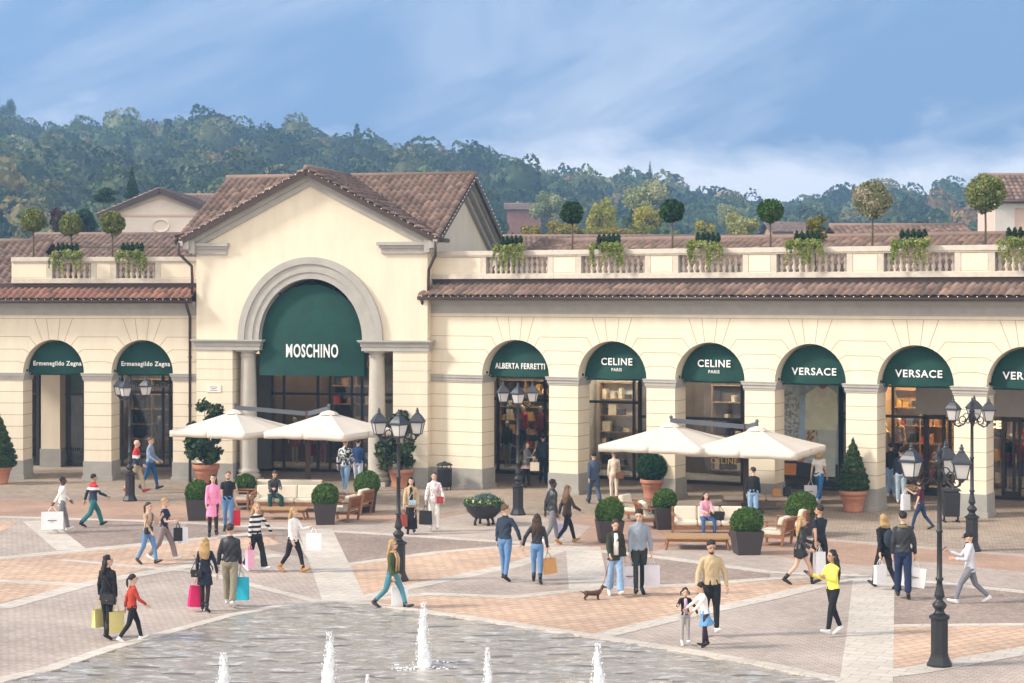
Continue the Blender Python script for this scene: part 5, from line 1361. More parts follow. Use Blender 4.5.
# ---- lounge furniture
def cushion(w, d, h, c, name, t, rot=(0, 0, 0)):
    g = MB(); g.box(-w / 2, w / 2, -d / 2, d / 2, -h / 2, h / 2); o = g.build(name, CUSH, t, bevel=min(w, d, h) * .35); o.modifiers['bevel'].segments = 3
    o.location = c; o.rotation_euler = rot; return o
def sofa(name, w, loc, rz, label, cat, n=3, group=None, d=.85, padded=False):
    t = empty(name, loc, rz, label, cat, group)
    for s in ((-1, 1) if padded != 'low' else ()):
        x = s * (w / 2 - .035)
        g = MB(); g.bar((x, -d / 2 + .04, 0), (x, -d / 2 + .04, .58), .06, .06); g.build('leg', TEAK, t)
        g = MB(); g.bar((x, d / 2 - .10, 0), (x, d / 2 + .02, .78), .06, .06); g.build('leg', TEAK, t)
        g = MB(); g.box(x - .045, x + .045, -d / 2, d / 2, .58, .62); g.box(x - .02, x + .02, -d / 2 + .05, d / 2 - .06, .24, .31); g.build('armrest', TEAK, t, bevel=.01)
    g = MB(); g.box(-w / 2 + .06, w / 2 - .06, -d / 2 + .02, -d / 2 + .06, .20, .30); g.box(-w / 2 + .06, w / 2 - .06, -d / 2 + .06, d / 2 - .08, .25, .29); g.build('seat_frame', TEAK, t)
    if padded and padded != 'low':
        g = MB(); g.box(-w / 2 + .06, w / 2 - .06, d / 2 - .05, d / 2, .30, .36); g.build('back_frame', TEAK, t); cushion(w - .06, .22, .44, (0, d / 2 - .06, .60), 'back_bolster', t)
    g = MB(); m = int(w / .16) if not padded else 0
    if padded: pass
    if not padded: g.box(-w / 2 + .06, w / 2 - .06, d / 2 - .02, d / 2 + .02, .70, .77); g.box(-w / 2 + .06, w / 2 - .06, d / 2 - .07, d / 2 - .03, .38, .43)
    for i in range(m): x = -w / 2 + .1 + (w - .2) * (i + .5) / m; g.bar((x, d / 2 - .05, .42), (x, d / 2, .72), .05, .02, up=(1, 0, 0))
    if g.f: g.build('back_frame', TEAK, t)
    cw = (w - .16) / n
    for i in range(n):
        x = -w / 2 + .08 + cw * (i + .5)
        cushion(cw - .01, d - .16, .15, (x, -.03, .37), 'seat_cushion', t); (None if padded == 'low' else cushion(cw - .01, .17, .42, (x, d / 2 - .17, .60), 'back_cushion', t, (R(-14), 0, 0)))
    return t
def coffee_table(w, d, loc, rz, label):
    t = empty('coffee_table', loc, rz, label, 'coffee table', 'low wooden tables in the lounges'); h = .34
    g = MB(); n = 7
    for i in range(n): y = -d / 2 + d * (i + .5) / n; g.box(-w / 2, w / 2, y - d / n / 2 + .004, y + d / n / 2 - .004, h - .035, h)
    g.build('table_top', TEAK_TOP, t)
    g = MB(); g.box(-w / 2 + .06, w / 2 - .06, -d / 2 + .05, -d / 2 + .08, h - .11, h - .036); g.box(-w / 2 + .06, w / 2 - .06, d / 2 - .08, d / 2 - .05, h - .11, h - .036); g.build('apron', TEAK, t)
    for sx in (-1, 1):
        for sy in (-1, 1): g = MB(); g.bar((sx * (w / 2 - .02), sy * (d / 2 - .04), 0), (sx * (w / 2 - .08), sy * (d / 2 - .08), h - .04), .05, .05); g.build('leg', TEAK, t)
    return t
AG = 'wooden lounge armchairs with cream cushions'
sofa('sofa', 2.15, gp(286, 511), R(-4), 'cream-cushioned wooden sofa where the man in dark green trousers sits', 'sofa')
sofa('sofa', 2.3, gp(292, 503), R(176), 'cream sofa seen from behind, back to back with the seated man\'s sofa', 'sofa', padded=True)
coffee_table(1.5, .7, gp(283, 519), R(-4), 'low honey-wood table in front of the seated man')
sofa('armchair', .82, gp(240, 509), R(80), 'wooden armchair beside the left sofa end, behind the woman in pink', 'armchair', 1, AG)
sofa('armchair', .80, gp(343, 521), R(-112), 'wooden armchair seen from behind, just right of the planter, nearer of the left pair', 'armchair', 1, AG)
sofa('armchair', .80, gp(356, 514), R(-112), 'wooden armchair seen from behind, farther of the left pair, beside the planter', 'armchair', 1, AG)
sofa('sofa', 2.15, gp(709, 535), R(-3), 'cream-cushioned wooden sofa where the woman in a pink top sits', 'sofa')
sofa('daybed', 2.2, gp(755, 509), R(176), 'low backless cream daybed behind the standing man in the black sweater', 'daybed', padded='low')
coffee_table(1.75, 1.1, gp(697, 548), R(-4), 'low honey-wood table in front of the woman in pink on the sofa')
sofa('armchair', .80, gp(652, 528), R(98), 'wooden armchair facing the coffee table, between the two left planters of the right lounge', 'armchair', 1, AG)
sofa('armchair', .80, gp(633, 521), R(60), 'wooden armchair behind the man in the grey zip jacket', 'armchair', 1, AG)
sofa('armchair', .82, gp(775, 545), R(-118), 'wooden armchair seen from behind, nearer of the right lounge pair, by the nearest planter', 'armchair', 1, AG)
sofa('armchair', .82, gp(795, 536), R(-118), 'wooden armchair seen from behind, farther of the right lounge pair, by the blonde in shorts', 'armchair', 1, AG)

# ---- parasols: one mast carrying two cantilevered square canopies
def parasol(px_mast, py_mast, tops, label, rz=0.0, S=3.15):
    p = gp(px_mast, py_mast); t = empty('double_parasol', p, 0, label, 'parasol', 'double cantilever parasols over the lounges')
    g = MB(); g.box(-.5, .5, -.5, .5, 0, .08); g.box(-.14, .14, -.14, .14, .08, .3); g.build('base', METAL, t)
    zt = zat(tops[0][1] - 2, p.y) - .06
    g = MB(); g.box(-.08, .08, -.08, .08, .08, zt); g.build('mast', mat('brown mast', (.07, .035, .025), .5, .1), t, bevel=.01)
    for i, (px, py, yo, rot) in enumerate(tops):
        Y = p.y + yo; X = xat(px, Y) - p.x; top = zat(py, Y); ze = top - .62; ap = Vector((X, yo, top))
        g = MB(); g.bar((0, 0, zt - .1), (X, yo, top + .12), .10, .14); g.bar((X, yo, top + .20), (X, yo, top - .1), .05, .05); g.ball((X, yo, top + .22), .06, 8, 6); g.build('arm', mat('grey painted steel', (.10, .11, .13), .45, .1), t)
        g = MB(); n = 7; cs = []
        for a in range(8):
            an = rot + a * math.pi / 4; r = S / 2 * (math.sqrt(2) if a % 2 else 1.0); cs.append(Vector((math.cos(an) * r, math.sin(an) * r, -.62 if a % 2 else -.60)))
        rows = 6
        V = []; Fc = []
        for a in range(8):
            A, B = cs[a], cs[(a + 1) % 8]
            for j in range(rows + 1):
                f = j / rows
                for q in range(5):
                    s_ = q / 4; P = (A * (1 - s_) + B * s_) * f; sag = -.02 * math.sin(math.pi * s_) * f - .02 * math.sin(math.pi * f); V.append(ap + Vector((P.x, P.y, P.z + sag)))
            o = a * (rows + 1) * 5
            Fc += [(o + j * 5 + q, o + j * 5 + q + 1, o + (j + 1) * 5 + q + 1, o + (j + 1) * 5 + q) for j in range(rows) for q in range(4)]
        g.add(V, Fc, 0, False); cn = g.build('canopy', CANVAS, t)
        so_ = cn.modifiers.new('s', 'SOLIDIFY'); so_.thickness = .012
        # valance strips, one per side, drooping with shallow waves
        g = MB()
        for a in range(8):
            A, B = cs[a] + ap, cs[(a + 1) % 8] + ap; V = []
            for q in range(9):
                s_ = q / 8; P = A * (1 - s_) + B * s_; P.z += -.02 * math.sin(math.pi * s_) + .03 * math.sin(math.pi * s_); V += [P, P + Vector((0, 0, -.20 - .02 * abs(math.sin(s_ * math.pi * 2))))]
            g.add(V, [(2 * q, 2 * q + 2, 2 * q + 3, 2 * q + 1) for q in range(8)], 0, True)
        v = g.build('valance', CANVAS, cn); so_ = v.modifiers.new('s', 'SOLIDIFY'); so_.thickness = .008
        g = MB(); g.lathe([(.34, -.08), (.24, .0), (.1, .04), (.04, .06)], 8, (X, yo, top), smooth=False); g.build('canopy_vent', CANVAS, cn)
        for a in range(8):
            g = MB(); e = ap + cs[a] * .96 + Vector((0, 0, -.07)); g.bar(ap + Vector((0, 0, -.16)), e, .025, .03); g.build('rib', METAL, t)
parasol(308, 500, [(235, 411, .1, -.49), (329, 412, -1.0, -.46)], 'pair of cream canopies on one mast before the gabled hall', S=3.1)
parasol(746, 512, [(671, 424, .3, -.49), (757, 428, -.8, -.42)], 'pair of cream canopies on one mast over the right lounge', S=3.5)

# ---- terrace planters and standard trees
def balcony_planter(fr, px, k, label, seed):
    u = fr.ux(px, .1); t = empty('balcony_planter', fr.w(u, .02, 8.50 * k), fr.rz, label, 'window box', 'planters hanging on the terrace balustrade')
    g = MB(); g.prism([(-.42, -.26), (.42, -.26), (.42, .02), (-.42, .02)], .01, .20, 0, 1.05); g.build('planter_box', BROWNPOT, t)
    rng = random.Random(seed)
    for i in range(5):
        x = -.36 + .18 * i; foliage('shrub', [((x, -.10, .33 + rng.uniform(-.01, .03)), (.095, .095, .15)), ((x, -.10, .45), (.05, .05, .09))], 240, .028, DARKG, t, seed * 9 + i, shell=.3)
    bl = [((rng.uniform(-.58, .58), -.30 + rng.uniform(-.04, .06), .10 + rng.uniform(-.08, .06)), (.14, .12, .13)) for _ in range(18)]
    for i in range(18):
        x = rng.uniform(-.64, .64); L = rng.uniform(.25, .82) * (1 - abs(x) * .2); bl.append(((x, -.33, .0 - L * .5), (.045, .05, L * .5)))
    foliage('trailing_vine', bl, 2700, .035, IVY, t, seed, shell=.5, jitter=.9, core=False)
for i, (fr, px, k, lb) in enumerate([(FL, 69, .982, 'trailing green window box on the left balustrade, nearer the frame edge'), (FL, 134, .982, 'trailing green window box on the left balustrade, nearer the gabled hall'),
        (FR, 514, 1, 'trailing green window box directly above the ALBERTA FERRETTI awning'), (FR, 611, 1, 'trailing green window box above the first CELINE awning from the left'), (FR, 710, 1, 'trailing green window box above the second CELINE awning from the left'),
        (FR, 809, 1, 'trailing green window box above the first VERSACE awning from the left'), (FR, 915, 1, 'trailing green window box above the second VERSACE awning from the left'), (FR, 1022, 1, 'trailing green window box cut by the right frame edge')]):
    balcony_planter(fr, px, k, lb, 40 + i)
def standard_tree(fr, px, off, k, cy, r_px, cols, label, seed, py_pot=250, rough=.0):
    u = fr.ux(px, off); D = fr.depth(px, off); z0 = 7.5 * k; t = empty('standard_tree', fr.w(u, off, z0), fr.rz, label, 'ball tree', 'ball-headed trees on the roof terrace')
    g = MB(); g.lathe([(.20, .002), (.24, .3), (.26, .42), (.22, .42), (.2, .38)], 14); g.build('pot', TERRA, t)
    zc = zat(cy, D) - z0; r = r_px * D / F
    g = MB(); g.tube([(0, 0, .3), (.02, 0, zc * .6), (0, .01, zc)], [.04, .034, .03], 8)
    for a in range(5): g.tube([(0, 0, zc - r * .7), (math.cos(a * 1.26) * r * .5, math.sin(a * 1.26) * r * .5, zc + r * .1)], [.02, .008], 5)
    g.build('trunk', BARK, t); rng = random.Random(seed)
    bl = [((0, 0, zc), (r * .9, r * .9, r * .86))]
    for i in range(14):
        d = Vector((rng.gauss(0, 1), rng.gauss(0, 1), rng.gauss(0, 1))).normalized() * r * .66; bl.append(((d.x, d.y, zc + d.z * .95), (r * .37, r * .37, r * .36)))
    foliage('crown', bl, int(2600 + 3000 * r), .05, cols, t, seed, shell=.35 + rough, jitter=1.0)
for i, a in enumerate([(FL, 33, 1.0, .982, 221, 13, OLIVE, 'ball tree on the left terrace, nearest the frame edge'), (FL, 71, 1.0, .982, 225, 12.5, OLIVE, 'ball tree on the left terrace, middle of three'), (FL, 112, 1.0, .982, 223, 13.5, OLIVE, 'ball tree on the left terrace, nearest the pink gabled house'),
        (FR, 572, .9, 1, 213, 12.5, DARKG + BOXG[:1], 'dark ball tree on the right terrace, nearest the gabled hall'), (FR, 672, .9, 1, 211, 13, DARKG + BOXG[:1], 'dark ball tree above the gap between the CELINE arches'), (FR, 770, .9, 1, 211, 14, BOXG + DARKG[:1], 'green ball tree on the terrace left of the orange-leaved shrub'),
        (FR, 872, .9, 1, 200, 20.5, PALEG, 'large pale blossomy ball tree above the gap between VERSACE arches'), (FR, 985, .9, 1, 194, 21, OLIVE + PALEG[:2], 'large olive ball tree in front of the pink house at the right')]):
    standard_tree(*a, seed=60 + i)
u = FR.ux(815, 1.4); t = empty('young_maple', FR.w(u, 1.4, 7.5), 0, 'small orange-yellow leaved shrub standing on the right terrace', 'shrub')
g = MB(); g.tube([(0, 0, 0), (.03, 0, 1.7)], [.03, .012], 6)
for a in range(6): g.tube([(0, 0, .9 + a * .12), (math.cos(a) * .3, math.sin(a) * .3, 1.25 + a * .12)], [.012, .005], 5)
g.build('trunk', BARK, t); foliage('crown', [((math.cos(i * 2.1) * .2, math.sin(i * 2.1) * .2, 1.35 + .1 * i), (.22, .22, .16)) for i in range(7)], 500, .06, [(.14, .16, .03), (.34, .22, .03), (.2, .2, .04)], t, 77, shell=.9, jitter=1.2, core=False)

# ---- fountain jets
WJ = bpy.data.materials.new('white water'); nt, b = nodes_of(WJ)
b.inputs['Base Color'].default_value = (.86, .88, .90, 1); b.inputs['Roughness'].default_value = .35; b.inputs['Subsurface Weight'].default_value = .3; b.inputs['Subsurface Radius'].default_value = (.1, .1, .1)
n = nt.nodes.new('ShaderNodeTexNoise'); n.inputs['Scale'].default_value = 18; n.inputs['Detail'].default_value = 4; bp = nt.nodes.new('ShaderNodeBump'); bp.inputs['Strength'].default_value = .8; bp.inputs['Distance'].default_value = .03
tc = nt.nodes.new('ShaderNodeTexCoord'); nt.links.new(tc.outputs['Object'], n.inputs['Vector']); nt.links.new(n.outputs['Fac'], bp.inputs['Height']); nt.links.new(bp.outputs[0], b.inputs['Normal'])
def jet(px, pybase, h, w, label, seed):
    w *= .8
    p = gp(px, pybase); p.z = .03; t = empty('water_jet', p, 0, label, 'water jet', 'fountain jets'); rng = random.Random(seed)
    g = MB(); rings = 26; seg = 14; V = []
    for i in range(rings + 1):
        f = i / rings; r = w * (.62 * (1 - f) ** .8 + .05)
        for s in range(seg):
            a = s / seg * 6.283; q = r * (1 + .45 * noise.noise(Vector((math.cos(a) * 2.5, math.sin(a) * 2.5, f * 7 + seed))) + .25 * noise.noise(Vector((math.cos(a) * 6, math.sin(a) * 6, f * 22 + seed)))); V.append((math.cos(a) * q + .02 * math.sin(f * 7 + seed), math.sin(a) * q, f * h))
    g.add(V, [(i * seg + s, i * seg + (s + 1) % seg, (i + 1) * seg + (s + 1) % seg, (i + 1) * seg + s) for i in range(rings) for s in range(seg)], 0, True); g.build('jet_column', WJ, t)
    g = MB()
    for _ in range(420):
        f = rng.random() ** .9; a = rng.uniform(0, 6.28); r = w * (.5 * (1 - f) + .16) * rng.uniform(.6, 1.7); s = rng.uniform(.003, .011); g.ball((math.cos(a) * r, math.sin(a) * r, f * h * 1.06), (s, s, s * 1.8), 5, 4)
    for _ in range(160):
        a = rng.uniform(0, 6.28); r = rng.uniform(.08, .62) ; s = rng.uniform(.006, .022); g.ball((math.cos(a) * r, math.sin(a) * r, .0), (s * 1.6, s * 1.6, s * .6), 6, 4)
    g.v = g.v; sp_ = g.build('spray', WJ, t); sp_['kind'] = 'stuff'
jet(423.5, 668, 1.12, .24, 'tall white water jet, farthest into the fountain, below the blonde in sunglasses', 1)
jet(329.5, 706, 1.16, .26, 'thick white water jet at the bottom left of centre of the fountain', 2)
jet(223.5, 704, .80, .22, 'short forked water jet, leftmost in the fountain', 3)
jet(487.5, 706, .90, .16, 'thin white water jet near the bottom centre of the fountain', 4)
jet(598, 704, .95, .24, 'white water jet, rightmost in the fountain', 5)
jet(367.5, 706, .47, .10, 'tiny water jet only just rising into the bottom of the photograph', 6)
# ================================================================== BACKGROUND
def house(name, px0, px1, Y, eave_py, apex_py, depth, wallc, label, mode='gable', rz=0.0, over=.5, z0=0.0):
    """simple distant building: mode gable faces the viewer, ridge runs along x"""
    x0, x1 = xat(px0, Y), xat(px1, Y); w = x1 - x0; t = empty(name, ((x0 + x1) / 2, Y, z0), rz, label, 'house')
    ze, za = zat(eave_py, Y) - z0, zat(apex_py, Y) - z0; hw_ = w / 2; g = MB()
    if mode == 'gable':
        g.box(-hw_, hw_, 0, depth, 0, ze); g.xz([(-hw_, ze), (hw_, ze), (0, za)], 0, depth); g.build('wall', wallc, t)
        sl3 = (za - ze) / hw_
        tiles('tile_roof', (0, depth + over, za + .1), (0, -(depth + 2 * over), 0), (-(hw_ + over), 0, -(hw_ + over) * sl3), TILE, t, .3, .4); tiles('tile_roof', (0, -over, za + .1), (0, depth + 2 * over, 0), (hw_ + over, 0, -(hw_ + over) * sl3), TILE, t, .3, .4)
        g = MB()
        for s in (-1, 1): g.bar((0, -over - .04, za - .05), (s * (hw_ + over), -over - .04, za - .05 - (hw_ + over) * sl3), .08, .35)
        g.build('bargeboard', BROWN_METAL, t); g = MB(); rake(g, -.15, .02, hw_, ze, za - .25, 0, .3); g.build('raking_cornice', mat('pink trim', (.70, .52, .42), .8, .05), t)
    else:
        g.box(-hw_, hw_, 0, depth, 0, ze)
        g.build('wall', wallc, t); dz_ = za - ze
        tiles('tile_roof', (-hw_ - over, depth / 2, za), (w + 2 * over, 0, 0), (0, -depth / 2 - over, -dz_ * (1 + over / (depth / 2))), TILE, t, .3, .4); tiles('tile_roof', (hw_ + over, depth / 2, za), (-w - 2 * over, 0, 0), (0, depth / 2 + over, -dz_ * (1 + over / (depth / 2))), TILE, t, .3, .4)
        g = MB()
        for s in (-1, 1): g = MB(); g.add([(s * hw_, 0, ze), (s * hw_, depth, ze), (s * hw_, depth / 2, za - .05)], [(0, 1, 2)]); g.build('gable_wall', wallc, t)
        g = MB(); g.tube([(-hw_ - over, depth / 2, za + .06), (hw_ + over, depth / 2, za + .06)], .13, 8); g.build('ridge_tiles', TILE, t)
    return t, w, ze, za
PINK = mat('pale pink stucco', (.84, .70, .60), .9, .05, 1)
PINK2 = mat('rose stucco', (.72, .52, .44), .9, .05, 1)
t, w, ze, za = house('gabled_house', 106, 216, 130, 213, 190, 12, PINK, 'pale pink gabled house with an oval medallion rising behind the left wing')
g = MB(); g.tube([(math.cos(a) * .55, -.04, za - 2.45 + math.sin(a) * .42) for a in np.linspace(0, 6.283, 21)[:-1]], .07, 6, closed=True, ref=(0, 1, 0)); g.build('medallion', PINK, t)
g = MB(); g.box(-w / 2, w / 2, -.06, 0, ze - .25, ze - .1); g.build('string_course', mat('pink trim', (.70, .52, .42), .8, .05), t)
rmain = house('row_building', 163, 330, 142, 214, 191, 14, PINK, 'long tiled roof building joined behind the pink gable house', 'row')
house('row_building', 30, 180, 98, 246, 234, 6, CREAM, 'low brown tiled roof building just behind the left terrace', 'row')
house('row_building', 476, 742, 105, 247, 235.5, 8, PINK, 'long low brown tiled roof directly behind the right terrace', 'row')
house('row_building', 853, 975, 92, 243, 224, 8, PINK, 'brown tiled roof building behind the large pale ball tree', 'row')
house('row_building', 812, 862, 98, 243, 233.5, 6, PINK, 'short low tiled roof just left of the longer one at the right', 'row')
house('row_building', -60, 14, 78, 282, 240, 9, CREAM, 'dark tiled roof pavilion cut by the left frame edge', 'row')
t, w, ze, za = house('row_building', 995, 1150, 108, 196, 174, 4, PINK2, 'rose-walled house with a tiled roof at the right frame edge', 'row', over=.45)
g = MB(); g.box(-w / 2 - .02, -w / 2 + 1.1, -.1, 0, 0, ze); g.box(-w / 2, w / 2, -.12, 0, ze - .7, ze - .3); g.build('corner_pilaster', mat('pale trim', (.66, .62, .56), .8, .05), t)
g = MB(); g.tube([(-w / 2 - .9, -.9, ze - .35), (w / 2, -.9, ze - .35)], .12, 8, ref=(0, 0, 1)); g.build('gutter', BROWN_METAL, t)
RUST = mat('reddish wall', (.30, .13, .09), .9, .2, 1)
t, w, ze, za = house('farmhouse', 507, 541, 300, 209, 203, 8, RUST, 'small reddish farmhouse among the trees at the foot of the hill', 'row', z0=8)
t, w, ze, za = house('farmhouse', 773, 806, 215, 231, 222, 8, mat('ochre wall', (.45, .30, .18), .9, .15, 1), 'small ochre farmhouse behind the terrace, right of a green ball tree', 'row')
g = MB()
for i in range(5): g.box(-w / 2 + .5 + i * .7, -w / 2 + .8 + i * .7, -.03, -.005, ze - 1.5, ze - .6)
g.build('window', INT_DARK, t)

# hills
RID = [(-600, 120), (-300, 100), (0, 144), (30, 155), (75, 160), (110, 158), (150, 154), (220, 152), (250, 164), (300, 163), (350, 173), (400, 181), (450, 185), (500, 196), (560, 204), (600, 209), (650, 214), (700, 224), (750, 231), (785, 233), (820, 229), (870, 220), (940, 219), (1024, 221), (1300, 218), (1700, 210)]
rx_, ry_ = np.array([a for a, _ in RID], float), np.array([b_ for _, b_ in RID], float)
YR, Y0 = 560.0, 165.0
def hill_z(X, Y):
    px = CX + F * X / np.maximum(Y, 1); zr_ = HC + (HZ - np.interp(px, rx_, ry_)) * YR / F
    t = np.clip((Y - Y0) / (YR - Y0), 0, 1); s = t * t * (3 - 2 * t) * .55 + t * .45
    n_ = 3.0 * np.sin(X * .031 + Y * .012) * np.sin(Y * .023 + 1) + 1.6 * np.sin(X * .09 + 2) * np.sin(Y * .07)
    return zr_ * s + n_ * t * (1 - t) * 3 - np.clip(Y - YR, 0, 400) * .12 - .03
nx, ny = 150, 90
Ys = np.linspace(Y0, 760, ny); V = []
for Y in Ys:
    X = np.linspace(-.55, .55, nx) * Y; V.append(np.stack([X, np.full(nx, Y), hill_z(X, Y)], 1))
V = np.vstack(V); i, j = np.meshgrid(np.arange(ny - 1), np.arange(nx - 1), indexing='ij'); a = (i * nx + j).ravel()
hl = raw('hills', V, np.stack([a, a + 1, a + nx + 1, a + nx], 1), mat('hill scrub', (.035, .055, .02), .95, .35, .08), smooth=True); tag(hl, kind='structure')

# forest: crowns as lumpy clouds of leaf clumps
FM = foliage_mat('foliage leaves')
def forest():
    rng = np.random.default_rng(3); base = rng.normal(0, 1, (520, 3)); base /= np.linalg.norm(base, axis=1)[:, None]
    Vs, Fs, Cs = [], [], []; o = 0
    ico = MB(); ico.ball((0, 0, 0), 1, 8, 6); iv = np.array(ico.v); iff = np.array([f for f in ico.f if len(f) == 4])
    pal = np.array([(.040, .070, .018), (.062, .100, .024), (.022, .042, .016), (.095, .13, .03), (.14, .155, .04), (.25, .20, .06), (.20, .22, .09), (.26, .15, .05)])
    pr = np.array([.24, .22, .2, .14, .09, .04, .045, .025])
    Y = 185.0
    while Y < 585:
        step = 6.4 + Y * .004; hwx = .30 * Y + 15; X = -hwx + rng.uniform(0, step)
        while X < hwx:
            x = X + rng.uniform(-2, 2); y = Y + rng.uniform(-2.5, 2.5); px_ = CX + F * x / y
            if (496 < px_ < 552 and y < 303) or (766 < px_ < 814 and y < 222): X += step; continue
            r = rng.uniform(2.8, 5.0) * (1.0 if rng.random() < .85 else 1.3); hgt = r * rng.uniform(.9, 1.35)
            z = float(hill_z(np.array([x]), np.array([y]))[0]) + r * .75 + rng.uniform(0, 2.0)
            low = y < 300; k = rng.choice(8, p=pr) if not (low and rng.random() < .45) else rng.choice([3, 4, 5, 6]); col = pal[k] * rng.uniform(.85, 1.2)
            d = base[rng.permutation(520)[:460]]; q = noise3(d, k + x) ; conif = rng.random() < .08
            P = d * np.array([r, r, hgt]) * (q[:, None])
            if conif: 
                P[:, :2] *= (1 - .8 * (P[:, 2:3] + hgt) / (2 * hgt)) * .8; P[:, 2] *= 1.15; col = pal[2]
            P = P + np.array([x, y, z]); v, f = leaf_quads(P, d, r * .095, rng, .9)
            Vs.append(v); Fs.append(f + o); Cs.append(np.tile(col, (len(f), 1)) * rng.uniform(.65, 1.35, (len(f), 1))); o += len(v)
            sc = .72 if not conif else .35
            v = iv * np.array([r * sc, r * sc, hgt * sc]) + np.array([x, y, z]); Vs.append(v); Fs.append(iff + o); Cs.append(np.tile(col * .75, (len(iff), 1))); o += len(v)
            X += step
        Y += step * .95
    ob = raw('forest', np.vstack(Vs), np.vstack(Fs), FM, col=np.clip(np.vstack(Cs), 0, 1)); tag(ob, 'dense mixed wood covering the whole hillside behind the buildings', 'forest', kind='stuff')
def noise3(d, seed):
    return .86 + .16 * np.sin(d[:, 0] * 4.1 + seed) * np.sin(d[:, 1] * 3.7 + seed * 1.7) + .12 * np.sin(d[:, 2] * 5.3 + seed * 2.3 + d[:, 0] * 3)
forest()
def tree(name, px, cy, r_px, Y, cols, label, cat, seed, group=None, kind='round', n=3600):
    """cy = pixel row of crown centre, r_px = (half width, half height)"""
    X = xat(px, Y); zg = max(float(hill_z(np.array([X]), np.array([Y]))[0]) if Y > Y0 else 0.0, 0) - .1; t = empty(name, (X, Y, zg), 0, label, cat, group)
    rr, rh = r_px[0] * Y / F, r_px[1] * Y / F; zc = zat(cy, Y) - zg; rng = random.Random(seed); g = MB()
    g.tube([(0, 0, 0), (.1, 0, zc * .5), (0, 0, zc + rh * .3)], [max(.15, rr * .10), max(.1, rr * .07), .04], 8)
    for i in range(6): a = rng.uniform(0, 6.28); g.tube([(0, 0, zc - rh * .5 + i * rh * .1), (math.cos(a) * rr * .6, math.sin(a) * rr * .6, zc + rh * rng.uniform(-.1, .6))], [rr * .05, .03], 6)
    g.build('trunk', BARK, t); bl = []
    if kind == 'cone':
        for i in range(8): f = i / 7; q = rr * (1 - f) * .9 + rr * .12; bl.append(((0, 0, zc - rh + 2 * rh * f), (q, q, rh * .22)))
    elif kind == 'pine':
        for i in range(9): a = rng.uniform(0, 6.28); q = rng.uniform(.2, .85) * rr; bl.append(((math.cos(a) * q, math.sin(a) * q, zc + rh * rng.uniform(-.4, .7)), (rr * .38, rr * .38, rh * .20)))
    else:
        for i in range(18):
            d = Vector((rng.gauss(0, 1), rng.gauss(0, 1), rng.gauss(0, .9))).normalized() * rng.uniform(.35, .75); q = rng.uniform(.24, .42); bl.append(((d.x * rr, d.y * rr, zc + d.z * rh), (q * rr, q * rr, q * rh)))
    foliage('crown', bl, n, max(.09, rr * .05), cols, t, seed, shell=.6, jitter=1.0, core=kind != 'round')
YG = [(.46, .40, .05), (.32, .34, .06), (.55, .44, .07), (.18, .22, .04)]
GY = [(.28, .34, .16), (.36, .38, .18), (.20, .26, .12), (.46, .44, .24)]
NT = 'autumn trees behind the right terrace'
tree('deciduous_tree', 550, 208, (22, 20), 230, GY, 'pale grey-green round tree right of the reddish farmhouse', 'tree', 101, NT)
tree('deciduous_tree', 602, 216, (19, 23), 150, YG, 'upright yellow-green tree just right of the first dark ball tree', 'tree', 102, NT)
tree('deciduous_tree', 646, 201, (30, 25), 230, GY + YG[:1], 'large pale olive tree behind the yellow ones, mid right terrace', 'tree', 103, NT)
tree('deciduous_tree', 647, 221, (23, 18), 150, YG, 'yellow autumn tree beside the second dark ball tree', 'tree', 104, NT)
tree('shrub', 564, 231, (22, 11), 140, AUT, 'golden bush behind the first dark ball tree', 'shrub', 105, NT)
tree('shrub', 530, 233, (17, 8), 140, AUT, 'low golden bush below the reddish farmhouse', 'shrub', 106, NT)
tree('shrub', 704, 230, (12, 11), 140, YG, 'small yellow bush right of the second dark ball tree', 'shrub', 107, NT)
tree('deciduous_tree', 740, 228, (20, 17), 150, YG + GY, 'yellow-green tree left of the ochre farmhouse', 'tree', 108, NT)
tree('deciduous_tree', 726, 214, (14, 12), 240, GY, 'pale tree behind the yellow-green one near the ochre farmhouse', 'tree', 109, NT)
tree('shrub', 606, 233, (26, 9), 140, AUT, 'golden bush at the foot of the upright yellow-green tree', 'shrub', 110, NT)
PT = 'trees beside the pink gabled house'
tree('umbrella_pine', 103, 197, (15, 12), 150, DARKG, 'flat-topped dark pine left of the pink gabled house', 'pine', 111, PT, 'pine')
tree('cypress', 132, 183, (8, 13), 165, DARKG, 'dark pointed conifer above the pink gabled roof', 'conifer', 112, PT, 'cone')
tree('shrub', 86, 222, (13, 14), 125, DARKG, 'dark green bush between the pine and the ball trees', 'shrub', 113, PT)
tree('shrub', 57, 222, (9, 14), 120, [(.07, .03, .035), (.05, .04, .03), (.10, .05, .05)], 'dark purple-leaved bush behind the left ball trees', 'shrub', 114, PT)
HT = 'distinct trees on the wooded hillside'
lbls = ['tallest ragged tree on the ridge at the left frame edge', 'small pointed tree on the skyline left of the pink gable', 'reddish brown tree on the skyline above the pink gabled house', 'round pale tree low on the hill near the left frame edge', 'pale rounded tree on the slope above the ball trees', 'tan-topped tree on the slope above the conifer', 'buff tree on the slope right of the conifer', 'tall pointed conifer on the skyline, upper right slope', 'spreading cedar on the skyline right of the pointed conifers', 'pale tree on the low slope right of the pink gable roof']
